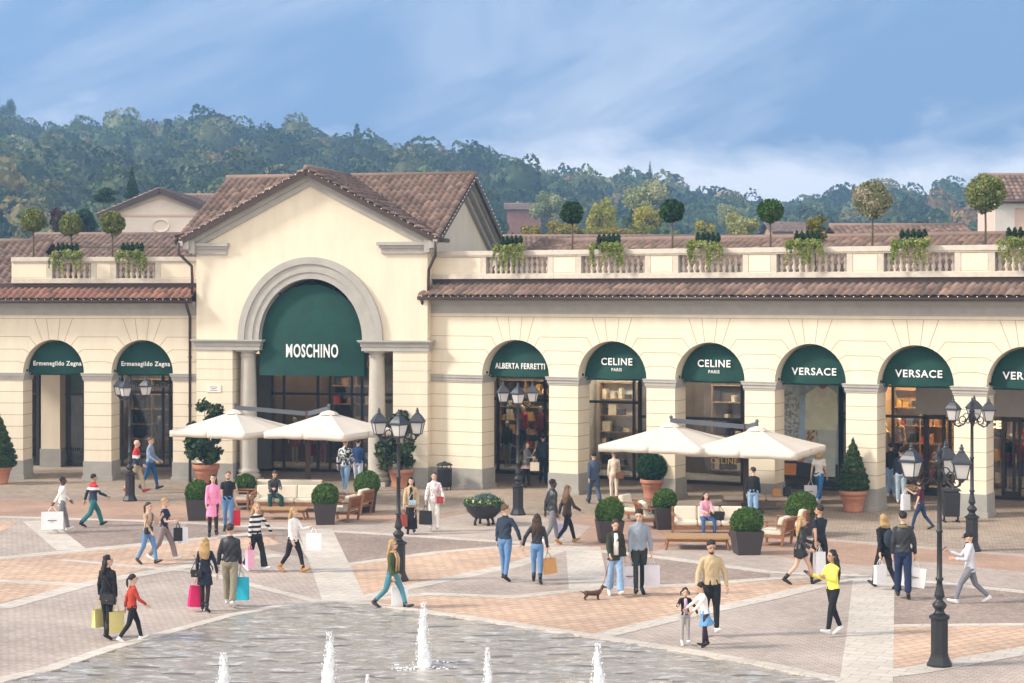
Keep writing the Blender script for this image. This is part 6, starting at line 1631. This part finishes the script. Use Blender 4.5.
for i, (px, cy, r_, Y, co_, kd) in enumerate([(8, 110, (11, 16), 540, DARKG, 'round'), (76, 126, (7, 16), 545, DARKG, 'round'), (70, 134, (7, 10), 530, [(.16, .05, .03), (.10, .06, .03)], 'round'), (20, 153, (19, 18), 400, GY, 'round'), (80, 164, (13, 15), 390, GY[:3], 'round'), (121, 166, (12, 14), 380, [(.22, .17, .08), (.16, .15, .08)], 'round'), (163, 162, (13, 16), 400, [(.20, .17, .08), (.14, .15, .07)], 'round'), (650, 175, (5, 12), 520, DARKG, 'cone'), (672, 182, (10, 10), 520, DARKG, 'pine'), (192, 176, (11, 12), 330, GY, 'round')]):
    tree('conifer' if kd == 'cone' else 'hillside_tree', px, cy, r_, Y, co_, lbls[i], 'tree', 130 + i, HT, kd, 3000)

# air
hz = MB(); hz.box(-420, 420, -8, 800, -1.2, 130); ho = hz.build('haze', bpy.data.materials.new('haze')); tag(ho, kind='stuff'); ho['label'] = 'thin blue haze lying over the valley'; ho['category'] = 'haze'
m = ho.data.materials[0]; m.use_nodes = True; nt = m.node_tree; nt.nodes.clear(); o = nt.nodes.new('ShaderNodeOutputMaterial'); v = nt.nodes.new('ShaderNodeVolumePrincipled')
v.inputs['Color'].default_value = (.38, .66, 1.0, 1); v.inputs['Density'].default_value = .0008; v.inputs['Anisotropy'].default_value = .0; nt.links.new(v.outputs[0], o.inputs['Volume'])
# ================================================================== FIGURES IN THE SCENE
HC_ = {k: mat('hair ' + k, c, .6, .25, 14, .4, 60) for k, c in {'black': (.012, .010, .010), 'brown': (.05, .026, .014), 'dark': (.025, .015, .01), 'blond': (.42, .27, .11), 'lightbrown': (.16, .09, .045), 'shaved': (.06, .04, .03)}.items()}
c_ = cloth
BLK = c_('black', (26, 26, 30)); NAVY = c_('navy', (26, 32, 50)); JEAN = c_('blue jeans', (96, 134, 178)); LJEAN = c_('light jeans', (140, 172, 205)); DJEAN = c_('dark jeans', (38, 58, 92)); WHT = c_('white', (232, 228, 224)); GREY = c_('grey', (120, 120, 122))
LEA = mat('leather jacket', (.022, .022, .024), .42, .2, 6, .4, 14)
SHW = mat('white shoe', (.75, .74, .73), .5, .05); SHB = mat('dark shoe', (.02, .018, .018), .4, .1); SHT = mat('tan boot', (.42, .20, .05), .6, .1); SHR = mat('red shoe', (.45, .03, .05), .5, .1)
P = {}
def ht(px, yf, yh): 
    return max(1.0, min(1.92, zat(yh, gp(px, yf).y)))
def pp(key, px, yf, yh, heading, label, **k):
    P[key] = person(px, yf - 1.5, ht(px, yf - 1.5, yh), heading, label, **k); return P[key]
T90 = 90
pp('l1', 62, 534, 478, 115, 'man in a white shirt and grey trousers carrying a big white bag, far left', stride=18, top=('shirt', WHT, .84), bottom=('trousers', GREY), shoes=SHW, hair='short', haircol=HC_['black'], skin='dark', ra=(-38, 12, 4), la=(24, 12, 20))
pp('l2', 93, 528, 472, 128, 'person striding in a red, white and navy jacket and teal trousers', stride=32, top=('jacket', band_mat('jacket blocks', [(0, (.015, .02, .045)), (1.12, (.015, .02, .045)), (1.18, (.7, .68, .66)), (1.27, (.50, .02, .03))])), bottom=('trousers', c_('teal', (42, 108, 112))), shoes=SHB, hair='short', haircol=HC_['black'], skin='tan')
pp('l3', 136, 495, 440, 85, 'bald man in a red, white and navy jacket with beige trousers and red shoes', stride=22, top=('jacket', band_mat('jacket blocks two', [(0, (.02, .025, .06)), (1.15, (.02, .025, .06)), (1.17, (.7, .68, .66)), (1.26, (.55, .03, .04))])), bottom=('trousers', c_('beige', (186, 168, 140))), shoes=SHR, hair=None)
pp('l4', 150, 492, 438, 80, 'young man in a blue-grey zip jacket and blue jeans beside the bald man', stride=20, top=('jacket', c_('blue grey', (132, 150, 176))), bottom=('slim', c_('mid jeans', (38, 88, 140))), shoes=SHB, hair='short', haircol=HC_['lightbrown'], ra=(10, 6, 50), la=(10, 6, 45))
pp('c1', 148, 566, 503, 60, 'woman in a tan top and ripped blue jeans with a black crossbody bag', fem=True, stride=20, top=('sweater', c_('tan', (188, 160, 136)), .95), bottom=('slim', JEAN), shoes=SHB, hair='ponytail', haircol=HC_['brown'], la=(30, 8, 110), strap=LEATHER)
pp('c2', 164, 562, 497, 80, 'woman with cropped blond hair, navy top and mauve trousers, holding two bags', fem=True, stride=27, top=('tee', c_('dark navy', (30, 38, 62)), .92), bottom=('trousers', c_('mauve grey', (142, 126, 126))), shoes=SHW, hair='short', haircol=HC_['blond'], ra=(20, 8, 75), la=(20, 8, 70))
pp('f1', 107, 641, 559, 155, 'woman all in black with long dark hair and a quilted shoulder bag', fem=True, stride=10, top=('coat', BLK, .80), bottom=('slim', BLK), shoes=SHB, boots=.22, hair='long', haircol=HC_['black'], la=(2, 14, 8), ra=(-4, 12, 6), turn=-55)
pp('f2', 132, 644, 574, 118, 'girl in a rust red sweater, black leggings and white trainers', fem=True, stride=24, top=('sweater', c_('rust', (176, 62, 44)), .90), bottom=('slim', BLK), shoes=SHW, hair='ponytail', haircol=HC_['dark'])
pp('p1', 213, 539, 477, 12, 'woman in a pink dress with black tights and long brown hair', fem=True, stride=9, top=('dress', c_('pink', (228, 142, 182)), .55), tights=c_('sheer black', (52, 36, 38)), shoes=SHB, boots=.1, hair='long', haircol=HC_['brown'])
pp('p2', 228, 533, 474, 5, 'bearded man in a black t-shirt and blue jeans beside the woman in pink', stride=9, top=('tee', BLK, .90), bottom=('slim', JEAN), shoes=SHB, hair='short', haircol=HC_['lightbrown'], beard=True)
pp('q1', 205, 614, 541, 172, 'woman from behind in a dark navy dress with long wavy blond hair', fem=True, stride=10, top=('dress', c_('ink', (30, 36, 52)), .62), tights=c_('sheer black', (52, 36, 38)), shoes=SHB, boots=.06, heels=True, hair='long', haircol=HC_['blond'], strap=LEATHER, ra=(2, 22, 6), la=(4, 12, 10))
pp('q2', 230, 609, 527, 176, 'man from behind in a black leather jacket and khaki trousers', stride=13, top=('jacket', LEA, .95), bottom=('trousers', c_('khaki grey', (146, 138, 118))), shoes=SHW, hair='short', haircol=HC_['brown'], ra=(4, 8, 10), la=(-8, 14, 10))
pp('s1', 256, 573, 504, 50, 'woman in a black and white striped sweater and black flared trousers', fem=True, stride=20, top=('sweater', patch_mat('black white stripes', (.02, .02, .025), (.75, .74, .72), 2.4, .5, kind='wave'), .98), bottom=('flare', BLK), shoes=SHW, hair='long', haircol=HC_['blond'], la=(20, 34, 6), ra=(-5, 10, 8), turn=-20)
pp('s2', 293, 574, 507, 62, 'blonde woman in a white sweater, black leggings and tan ankle boots', fem=True, stride=24, top=('sweater', WHT, .86), bottom=('slim', BLK), shoes=SHT, boots=.08, hair='long', haircol=HC_['blond'], la=(35, 6, 70), ra=(5, 12, 20))
pp('a1', 345, 496, 437, 165, 'man from behind in a black and white swirl jacket and pale jeans', stride=20, top=('jacket', patch_mat('swirl', (.02, .025, .04), (.72, .72, .70), 6, .5), .88), bottom=('slim', LJEAN), shoes=SHW, hair='short', haircol=HC_['lightbrown'])
pp('a2', 358, 493, 441, 168, 'man from behind in a blue padded jacket, under the parasol edge', stride=10, top=('jacket', c_('royal', (34, 62, 108)), .92), bottom=('slim', c_('ice', (186, 196, 208))), shoes=SHW, hair='short', haircol=HC_['dark'])
pp('b1', 411, 536, 480, 5, 'woman in a beige jacket over a long black dress with long dark hair', fem=True, stride=7, top=('coat', c_('beige coat', (190, 164, 128)), .82), bottom=('long', BLK), inner=BLK, shoes=SHB, hair='long', haircol=HC_['black'], ra=(8, 12, 18), la=(5, 12, 12))
pp('b2', 434, 533, 475, 5, 'woman in a white patterned cardigan and white trousers with a red bag', fem=True, stride=7, top=('coat', patch_mat('cardigan', (.78, .74, .74), (.30, .12, .16), 17, .60, width=.02), .84), bottom=('trousers', WHT), shoes=SHW, hair='bun', haircol=HC_['brown'], la=(12, 22, 20), ra=(4, 16, 12))
pp('w1', 392, 610, 537, 68, 'blonde woman with sunglasses, green sweater, tan scarf-coat and teal jeans', fem=True, stride=30, top=('sweater', c_('moss', (76, 84, 52)), .92), scarf=c_('camel', (196, 162, 124)), bottom=('slim', c_('teal denim', (78, 132, 148))), shoes=SHB, boots=.06, hair='long', haircol=HC_['blond'], glasses=True, la=(-8, 16, 25), ra=(4, 10, 16))
pp('h1', 505, 583, 508, 150, 'man in a navy bomber jacket and blue jeans holding a woman\'s hand', stride=9, top=('jacket', c_('slate navy', (44, 56, 72)), .95), bottom=('slim', JEAN), shoes=SHB, hair='short', haircol=HC_['lightbrown'], ra=(6, 34, 4), turn=-50)
pp('h2', 537, 586, 517, 176, 'woman from behind in a black leather jacket and jeans holding a man\'s hand', fem=True, stride=10, top=('jacket', LEA, 1.0), bottom=('slim', JEAN), shoes=SHB, boots=.12, hair='long', haircol=HC_['brown'], la=(6, 34, 4), ra=(2, 18, 8))
pp('h3', 552, 547, 480, 118, 'man in a black puffer jacket and grey trousers walking right', stride=20, top=('jacket', LEA, .92), bottom=('slim', c_('mid grey', (116, 116, 120))), shoes=SHW, hair='short', haircol=HC_['black'], skin='dark', ra=(-8, 8, 20))
pp('h4', 567, 545, 484, 120, 'woman in a brown jacket and black leggings half hidden behind the puffer jacket', fem=True, stride=28, top=('jacket', c_('dark brown', (64, 50, 46)), .86), bottom=('slim', BLK), shoes=SHT, hair='long', haircol=HC_['lightbrown'])
pp('d1', 526, 489, 444, 60, 'woman in a grey coat and pale pink skirt inside the arch, hand to her face', fem=True, stride=6, top=('coat', GREY, .78), bottom=('mini', c_('blush', (206, 172, 168))), tights=c_('opaque black', (24, 24, 28)), shoes=SHB, hair='long', haircol=HC_['brown'], la=(30, 5, 120), ra=(25, 5, 70))
pp('d2', 543, 486, 437, 178, 'person in dark clothes seen from behind at the window of pink jackets', stride=3, top=('jacket', c_('petrol', (40, 54, 66)), .92), bottom=('trousers', c_('very dark blue', (22, 30, 46))), shoes=SHB, hair='short', haircol=HC_['black'])
pp('e1', 594, 506, 452, 195, 'man from behind in a slate blue suit walking to the arcade', stride=24, top=('jacket', c_('suit blue', (70, 84, 106)), .85), bottom=('trousers', c_('suit blue', (70, 84, 106))), shoes=SHB, hair='short', haircol=HC_['black'])
pp('e2', 614, 503, 453, 182, 'woman from behind in a cream outfit with a brown shoulder bag', fem=True, stride=7, top=('sweater', c_('cream', (224, 208, 188)), .90), bottom=('slim', c_('cream', (224, 208, 188))), shoes=SHB, hair='bun', haircol=HC_['lightbrown'])
pp('g1', 615, 598, 522, 10, 'woman in a dark olive jacket and jeans holding the dog\'s leash', fem=True, stride=14, top=('coat', c_('dark olive', (46, 50, 36)), .82), inner=WHT, bottom=('flare', LJEAN), shoes=SHW, hair='bun', haircol=HC_['brown'], ra=(22, 8, 30), la=(-6, 12, 20), nod=14)
pp('g2', 639, 597, 511, 8, 'man in a grey zip jacket and dark green trousers carrying grey bags', stride=13, lead=-1, top=('jacket', c_('grey blue', (136, 146, 160)), .92), bottom=('slim', c_('bottle', (42, 50, 44))), shoes=c_('navy suede', (28, 34, 60)), hair='short', haircol=HC_['black'], ra=(2, 8, 6), la=(2, 14, 6), nod=16, turn=-20)
pp('j1', 753, 524, 470, 170, 'man from behind in a black sweater and jeans by the parasol mast', stride=4, top=('sweater', BLK, .92), bottom=('trousers', LJEAN), shoes=SHB, hair='short', haircol=HC_['dark'], beard=True, turn=40)
pp('j2', 819, 505, 447, 150, 'blonde woman in a white t-shirt and blue jeans looking at the poster window', fem=True, stride=28, top=('tee', WHT, .90), bottom=('slim', c_('bright jeans', (60, 120, 178))), shoes=SHW, hair='bob', haircol=HC_['blond'], strap=LEATHER, ra=(2, 10, 20))
pp('m1', 711, 638, 545, 6, 'man in a beige sweater and black trousers standing behind two girls', stride=5, top=('sweater', c_('sand', (190, 168, 132)), .93), bottom=('slim', BLK), shoes=SHW, hair='short', haircol=HC_['black'], beard=True, skin='tan', ra=(4, 20, 10), la=(3, 20, 10), nod=12, build=1.03)
pp('m2', 685, 647, 591, 8, 'small girl in a black top and grey leggings with pigtails', child=True, fem=True, stride=3, top=('shirt', BLK, .90), inner=c_('lilac', (206, 176, 196)), bottom=('slim', c_('pale grey', (168, 162, 160))), shoes=SHW, hair='pigtails', haircol=HC_['black'], ra=(45, 30, 60), la=(10, 36, 10), cat='child')
pp('m3', 705, 650, 586, -72, 'girl in a white cardigan and blue denim skirt bending towards the smaller girl', child=True, fem=True, stride=7, top=('sweater', WHT, .92), bottom=('skirt', c_('denim skirt', (98, 152, 196))), tights=c_('plum tights', (52, 34, 54)), shoes=SHB, hair='bob', haircol=HC_['black'], ra=(45, 6, 10), la=(40, 6, 10), lean=9, nod=25, cat='child')
pp('y1', 833, 637, 552, -62, 'woman in a bright yellow top and black leggings with very long black hair', fem=True, stride=17, top=('sweater', c_('lemon', (238, 232, 96)), .95), bottom=('slim', BLK), shoes=SHW, hair='verylong', haircol=HC_['black'], skin='tan', ra=(30, 8, 80), la=(25, 8, 85))
pp('n1', 801, 586, 515, 78, 'blonde woman in a black leather jacket, leather shorts and ankle boots', fem=True, stride=27, top=('jacket', LEA, .95), bottom=('shorts', LEATHER), shoes=SHB, boots=.12, hair='long', haircol=HC_['blond'], la=(15, 10, 60), ra=(5, 14, 50))
pp('n2', 820, 580, 506, -150, 'bearded man in a dark t-shirt and black trousers beside the boxwood balls', stride=22, top=('tee', c_('ink blue', (28, 34, 44)), .90), bottom=('slim', BLK), shoes=SHB, hair='short', haircol=HC_['dark'], beard=True, skin='tan', turn=40)
pp('k1', 884, 590, 514, 205, 'woman with short blond hair in a black coat seen from behind with a backpack', fem=True, stride=24, top=('coat', BLK, .84), bottom=('slim', BLK), shoes=SHB, hair='bob', haircol=HC_['blond'])
pp('k2', 903, 601, 514, 172, 'man from behind in a dark jacket with a tan strap, carrying a large white bag', stride=9, top=('jacket', LEA, .90), bottom=('trousers', c_('deep navy jeans', (28, 42, 76))), shoes=SHB, hair='short', haircol=HC_['black'], scarf=c_('khaki scarf', (130, 118, 86)), ra=(-2, 14, 8))
pp('k3', 970, 605, 530, -98, 'man in a pale grey blazer, grey trousers and black cap walking with a phone', stride=31, top=('jacket', c_('pale grey blazer', (200, 200, 210)), .84), bottom=('slim', c_('trouser grey', (118, 120, 128))), shoes=SHW, hair='short', haircol=HC_['black'], cap=BLK, beard=True, ra=(40, 6, 70), la=(20, 6, 75), nod=18)
pp('r1', 921, 531, 480, -110, 'person in a maroon t-shirt and dark jeans walking behind the foreground lamp', stride=26, top=('tee', c_('maroon', (76, 28, 44)), .90), bottom=('slim', DJEAN), shoes=SHB, hair='bob', haircol=HC_['brown'], la=(10, 16, 8), ra=(60, 10, 60))
pp('r2', 891, 500, 446, 178, 'man in black and pale jeans looking into the shop, farther of two', stride=3, top=('jacket', BLK, .90), bottom=('trousers', LJEAN), shoes=SHW, hair='short', haircol=HC_['black'])
pp('r3', 901, 506, 451, 168, 'man in a navy jacket and washed jeans looking into the shop, nearer of two', stride=4, top=('jacket', NAVY, .92), bottom=('trousers', c_('washed jeans', (170, 188, 206))), shoes=SHW, hair='short', haircol=HC_['dark'])
# seated
seat = dict(seated=True, seat=.44, stride=0)
P['z1'] = person(0, 0, 1.66, 20, 'man in a dark grey jacket and dark green trousers sitting on the left sofa', loc=gp(273, 511.5), top=('jacket', c_('charcoal', (64, 64, 68)), .94), bottom=('trousers', c_('pine', (24, 70, 66))), shoes=SHB, hair='short', haircol=HC_['brown'], beard=True, ra=(35, 6, 60, 14), la=(35, 6, 60, 14), lean=20, nod=30, **seat)
P['z2'] = person(0, 0, 1.56, 12, 'woman in a pink top and jeans sitting on the right-hand sofa', loc=gp(705, 535.5), fem=True, top=('sweater', c_('rose', (222, 160, 176)), .94), bottom=('slim', c_('denim mid', (62, 92, 136))), shoes=SHB, hair='bob', haircol=HC_['brown'], ra=(30, 6, 55, 12), la=(30, 6, 55, 12), lean=9, **seat)

# ---- carried things
def bag_for(k, side, w, h, rz, m, label, d=.14, **kw):
    f = P[k]; hp = f['hand'](side); return carry_bag(hp + Vector((0, 0, -.02)), w, min(h, hp.z - .22), d, R(rz), m, label, **kw)
MARK = mat('print black', (.03, .03, .03), .6)
WB = paper('white', (240, 238, 240)); YB = paper('straw', (208, 196, 130)); PK = paper('pink', (228, 36, 110)); CY = paper('cyan', (40, 178, 204)); KR = paper('kraft', (196, 148, 92)); GB = paper('grey', (196, 194, 204)); LP = paper('light pink', (238, 176, 198)); BB = paper('black', (28, 28, 30)); LL = paper('lilac', (180, 172, 214))
bag_for('l1', -1, .62, .50, 12, WB, 'big white shopping bag held by the man in the white shirt', band=MARK)
bag_for('f1', -1, .30, .42, 20, YB, 'straw-coloured paper bag held by the woman in black, left one')
bag_for('f1', 1, .34, .36, 50, YB, 'straw-coloured paper bag carried between the woman in black and the girl in rust')
bag_for('c2', -1, .22, .34, 20, BB, 'black paper bag in front of the cropped blonde')
bag_for('c2', 1, .22, .42, 40, WB, 'white paper bag of the woman with cropped blond hair')
bag_for('q1', 1, .27, .46, 30, PK, 'bright pink bag of the woman in the navy dress', tilt=.12)
bag_for('q2', -1, .34, .50, -10, CY, 'cyan shopping bag of the man in the black leather jacket')
bag_for('s1', -1, .20, .44, 40, LP, 'pink and white bag of the woman in stripes')
bag_for('s2', 1, .38, .42, 5, WB, 'white shopping bag of the blonde in the white sweater')
bag_for('b1', -1, .18, .34, 20, paper('brick', (160, 70, 52)), 'brick red bag of the woman in the beige jacket')
bag_for('b2', -1, .36, .40, -20, BB, 'black and white bag of the woman in the patterned cardigan')
bag_for('w1', 1, .36, .48, 8, WB, 'white shopping bag of the blonde in sunglasses')
f = P['h2']; 
carry_bag(f['hand'](-1), .33, .36, .16, R(15), KR, 'brown kraft bag of the woman in jeans and black leather', tilt=-.1)
bag_for('h4', 1, .26, .34, 0, LL, 'lilac bag of the woman in the brown jacket')
bag_for('g2', -1, .46, .48, 6, GB, 'large grey bag between the dog walkers', band=MARK)
bag_for('g2', 1, .36, .48, -4, GB, 'grey bag in the outer hand of the man in the zip jacket')
bag_for('j2', 1, .42, .40, 0, WB, 'white bag of the blonde at the poster window', band=MARK)
bag_for('n1', 1, .30, .52, 30, WB, 'white bag swinging by the bearded man in the dark t-shirt')
bag_for('k2', -1, .52, .44, -12, WB, 'large white bag held by the man in a dark jacket', band=MARK, tilt=.12)
bag_for('k1', 1, .28, .44, 20, WB, 'white bag of the woman with the short blond hair')
bag_for('r1', -1, .26, .46, 20, WB, 'white bag held up by the person in maroon')
bag_for('d1', -1, .32, .30, 0, paper('ivory', (222, 210, 190)), 'ivory bag of the woman in the grey coat')
t = bag_for('p2', 1, .30, .44, 10, paper('red', (198, 30, 48)), 'bright red bag beside the man in the black t-shirt')
def hb(k, v, w, h, d, m, label, rzo=0, up=.35, sx=.12):
    f = P[k]; pos = f['pt'](Vector(v)); rz = f['heading'] + R(rzo); s1 = f['pt'](Vector((v[0] * .8, v[1] * .6, v[2] + up))); s2 = f['pt'](Vector((v[0] * .8 + sx, v[1] * .6 + .04, v[2] + up)))
    return handbag(pos, w, h, d, rz, m, label, strap_to=[s1, s2])
hb('f1', (-.16, .16, .92), .32, .22, .10, LEATHER, 'quilted black handbag on the back of the woman in black', 180, .5)
hb('c1', (-.16, -.15, 1.0), .24, .18, .09, LEATHER, 'small black crossbody bag of the woman in ripped jeans', 0, .4)
hb('q1', (.16, .17, .98), .24, .16, .08, LEATHER, 'black chain bag on the hip of the woman in the navy dress', 180, .45)
hb('b1', (.04, -.20, 1.05), .22, .15, .07, mat('pale blue leather', (.40, .52, .62), .5, .05), 'pale blue mini bag of the woman in the beige jacket', 0, .35)
hb('b2', (.18, -.17, 1.0), .20, .20, .08, mat('red leather', (.40, .04, .04), .5, .1), 'dark red bag of the woman in the cardigan', 0, .4)
hb('e2', (-.20, .14, .95), .28, .22, .10, mat('brown leather', (.22, .10, .05), .5, .15), 'brown shoulder bag of the woman in cream', 180, .45)
hb('n1', (-.22, .05, .82), .22, .20, .09, LEATHER, 'small black bag of the woman in leather shorts', 90, .35)
handbag(gp(716, 535) + Vector((.02, -.05, .56)), .40, .26, .22, R(10), LEATHER, 'slouchy black handbag lying on the sofa beside the seated woman')
carry_bag(gp(777, 511) + Vector((0, .15, .87)), .28, .26, .14, R(8), KR, 'small kraft bag on the low daybed beside the dark round bag')
handbag(gp(788, 511) + Vector((0, .2, .60)), .26, .30, .2, R(0), LEATHER, 'dark round bag standing on the right end of the low daybed', flap=False)
f = P['k1']; g = MB(); g.ball((0, 0, 0), (.16, .10, .22), 12, 10); bo = g.build('backpack', c_('backpack blue', (44, 52, 66))); bo.location = f['pt'](Vector((0, .22, 1.2))); bo.rotation_euler = (0, 0, f['heading']); tag(bo, 'dark blue-grey backpack on the back of the woman with short blond hair', 'backpack')
f = P['k3']; hp = f['hand'](-1); g = MB(); g.box(-.035, .035, -.006, .006, -.07, .07); bo = g.build('phone', LEATHER, bevel=.004); bo.location = hp + Vector((-.04, -.02, .04)); bo.rotation_euler = (R(-50), 0, f['heading']); tag(bo, 'black phone in the hand of the man in the pale blazer', 'phone')

# ---- dachshund and leash
DG = mat('dog coat', (.07, .035, .02), .7, .3, 9, .3, 60)
dp = gp(592.5, 600); g = MB()
g.tube([(-.26, 0, .20), (-.22, 0, .21), (-.05, 0, .195), (.10, 0, .20), (.19, 0, .22), (.24, 0, .25)], [.03, .068, .07, .08, .075, .05], 12, ref=(0, 1, 0))
g.tube([(.20, 0, .24), (.27, 0, .31), (.30, 0, .36)], [.055, .045, .042], 10, ref=(0, 1, 0)); g.ball((.31, 0, .38), (.06, .045, .048), 12, 8); g.tube([(.33, 0, .375), (.40, 0, .36), (.44, 0, .35)], [.036, .024, .018], 8, ref=(0, 1, 0))
for s in (-1, 1):
    g.tube([(.17, s * .05, .19), (.16, s * .055, .10), (.165, s * .055, .03)], [.036, .024, .02], 8); g.ball((.18, s * .055, .018), (.034, .02, .018), 8, 6)
    g.tube([(-.20, s * .05, .20), (-.17, s * .058, .13), (-.235, s * .058, .075), (-.225, s * .058, .03)], [.05, .034, .02, .018], 8); g.ball((-.205, s * .058, .018), (.034, .02, .018), 8, 6)
g.tube([(-.26, 0, .22), (-.33, 0, .25), (-.40, 0, .29)], [.022, .015, .006], 8, ref=(0, 1, 0))
me = remesh(g, .009, 'dog', [DG]); dog = obj_from('dog', me); dog.scale = (.78, .78, .78); dog.location = dp; dog.rotation_euler = (0, 0, R(12)); tag(dog, 'small dark brown dachshund on a leash in front of the woman in the olive jacket', 'dog')
for s in (-1, 1):
    g = MB(); g.tube([(.30, s * .045, .41), (.295, s * .06, .36), (.30, s * .058, .31)], [(.012, .025), (.014, .035), (.008, .02)], 8); g.build('ear', DG, dog)
    g = MB(); g.ball((.345, s * .032, .395), .008, 6, 4); g.build('eye', EYE, dog)
g = MB(); g.tube([(.255 + .0 * math.cos(a), math.cos(a) * .056, .285 + math.sin(a) * .05) for a in np.linspace(0, 6.283, 13)[:-1]], .01, 6, closed=True); g.build('collar', mat('red collar', (.4, .03, .03), .6), dog)
M = Matrix.Translation(dp) @ Matrix.Rotation(R(12), 4, 'Z') @ Matrix.Scale(.78, 4); a = M @ Vector((.26, 0, .34)); b_ = P['g1']['hand'](-1); g = MB(); g.tube([a, a * .6 + b_ * .4 + Vector((0, 0, -.08)), b_], .007, 6); lo = g.build('leash', mat('red leash', (.25, .03, .03), .6)); tag(lo, 'thin dark red leash running from the dachshund to the woman\'s hand', 'leash')

# ---- mannequins behind the glass
def mann(fr, px, off, z, H, label, **k):
    u = fr.ux(px, off); f = person(0, 0, H, math.degrees(fr.rz) + k.pop('turnb', 0), label, 'mannequins in the shop windows', 'mannequin', 'mannequin', loc=fr.w(u, off, z), z=z, skin='plaster', stride=k.pop('stride', 3), shoes=None, hair=None, **k)
    f['body'].location.z = z; return f
PKJ = c_('coral jacket', (206, 62, 84))
mann(FR, 507.5, 6.1, .15, 1.78, 'mannequin in black with a yellow bag at the left of the ALBERTA FERRETTI window', top=('jacket', BLK, .85), bottom=('slim', c_('silver', (190, 190, 186))))
mann(FR, 523, 6.3, .75, 1.78, 'mannequin in a coral jacket, left one, behind the street lamp', top=('jacket', PKJ, .85), bottom=('slim', BLK), fem=True)
mann(FR, 541, 6.3, .75, 1.78, 'mannequin in a coral jacket, right one, above the person in dark clothes', top=('jacket', PKJ, .85), bottom=('slim', BLK), fem=True)
mann(FB, 295, 5.6, .2, 1.8, 'mannequin in a short pink dress, left in the hall window', top=('dress', c_('rose check', (200, 120, 130)), .62), fem=True)
mann(FB, 310, 5.6, .2, 1.75, 'mannequin in a magenta dress beside the parasol mast', top=('dress', c_('magenta', (190, 40, 90)), .30), fem=True)
mann(FB, 323, 5.6, .2, 1.8, 'mannequin in a pale pink suit, right in the hall window', top=('jacket', c_('suit pink', (216, 160, 168)), .84), bottom=('trousers', c_('suit pink', (216, 160, 168))), fem=True)
mann(FR, 885, 6.2, .6, 1.75, 'bare-headed mannequin with a cream coat in the warm-lit VERSACE window', top=('coat', c_('cream', (224, 208, 188)), .7), fem=True)
mann(FR, 899, 6.3, .8, 1.75, 'mannequin in a tan jacket deeper in the warm-lit VERSACE window', top=('jacket', c_('tan', (188, 160, 136)), .85), bottom=('slim', BLK), fem=True)
mann(FR, 1011, 6.3, .25, 1.85, 'mannequin in black and red behind the rightmost shop window, left one', top=('coat', band_mat('red blue', [(0, (.10, .04, .22)), (.95, (.30, .03, .10)), (1.25, (.02, .02, .03))]), .4), fem=True)
mann(FR, 1020, 6.3, .25, 1.85, 'mannequin in a red jacket behind the rightmost shop window, right one', top=('coat', band_mat('red blue two', [(0, (.05, .05, .25)), (.95, (.35, .03, .08)), (1.3, (.5, .03, .05))]), .4), fem=True)
mann(FL, 160, 6.2, .15, 1.8, 'dark-suited mannequin in the shop of the second left arch', top=('jacket', c_('coal', (50, 50, 56)), .85), bottom=('trousers', c_('coal', (50, 50, 56))))
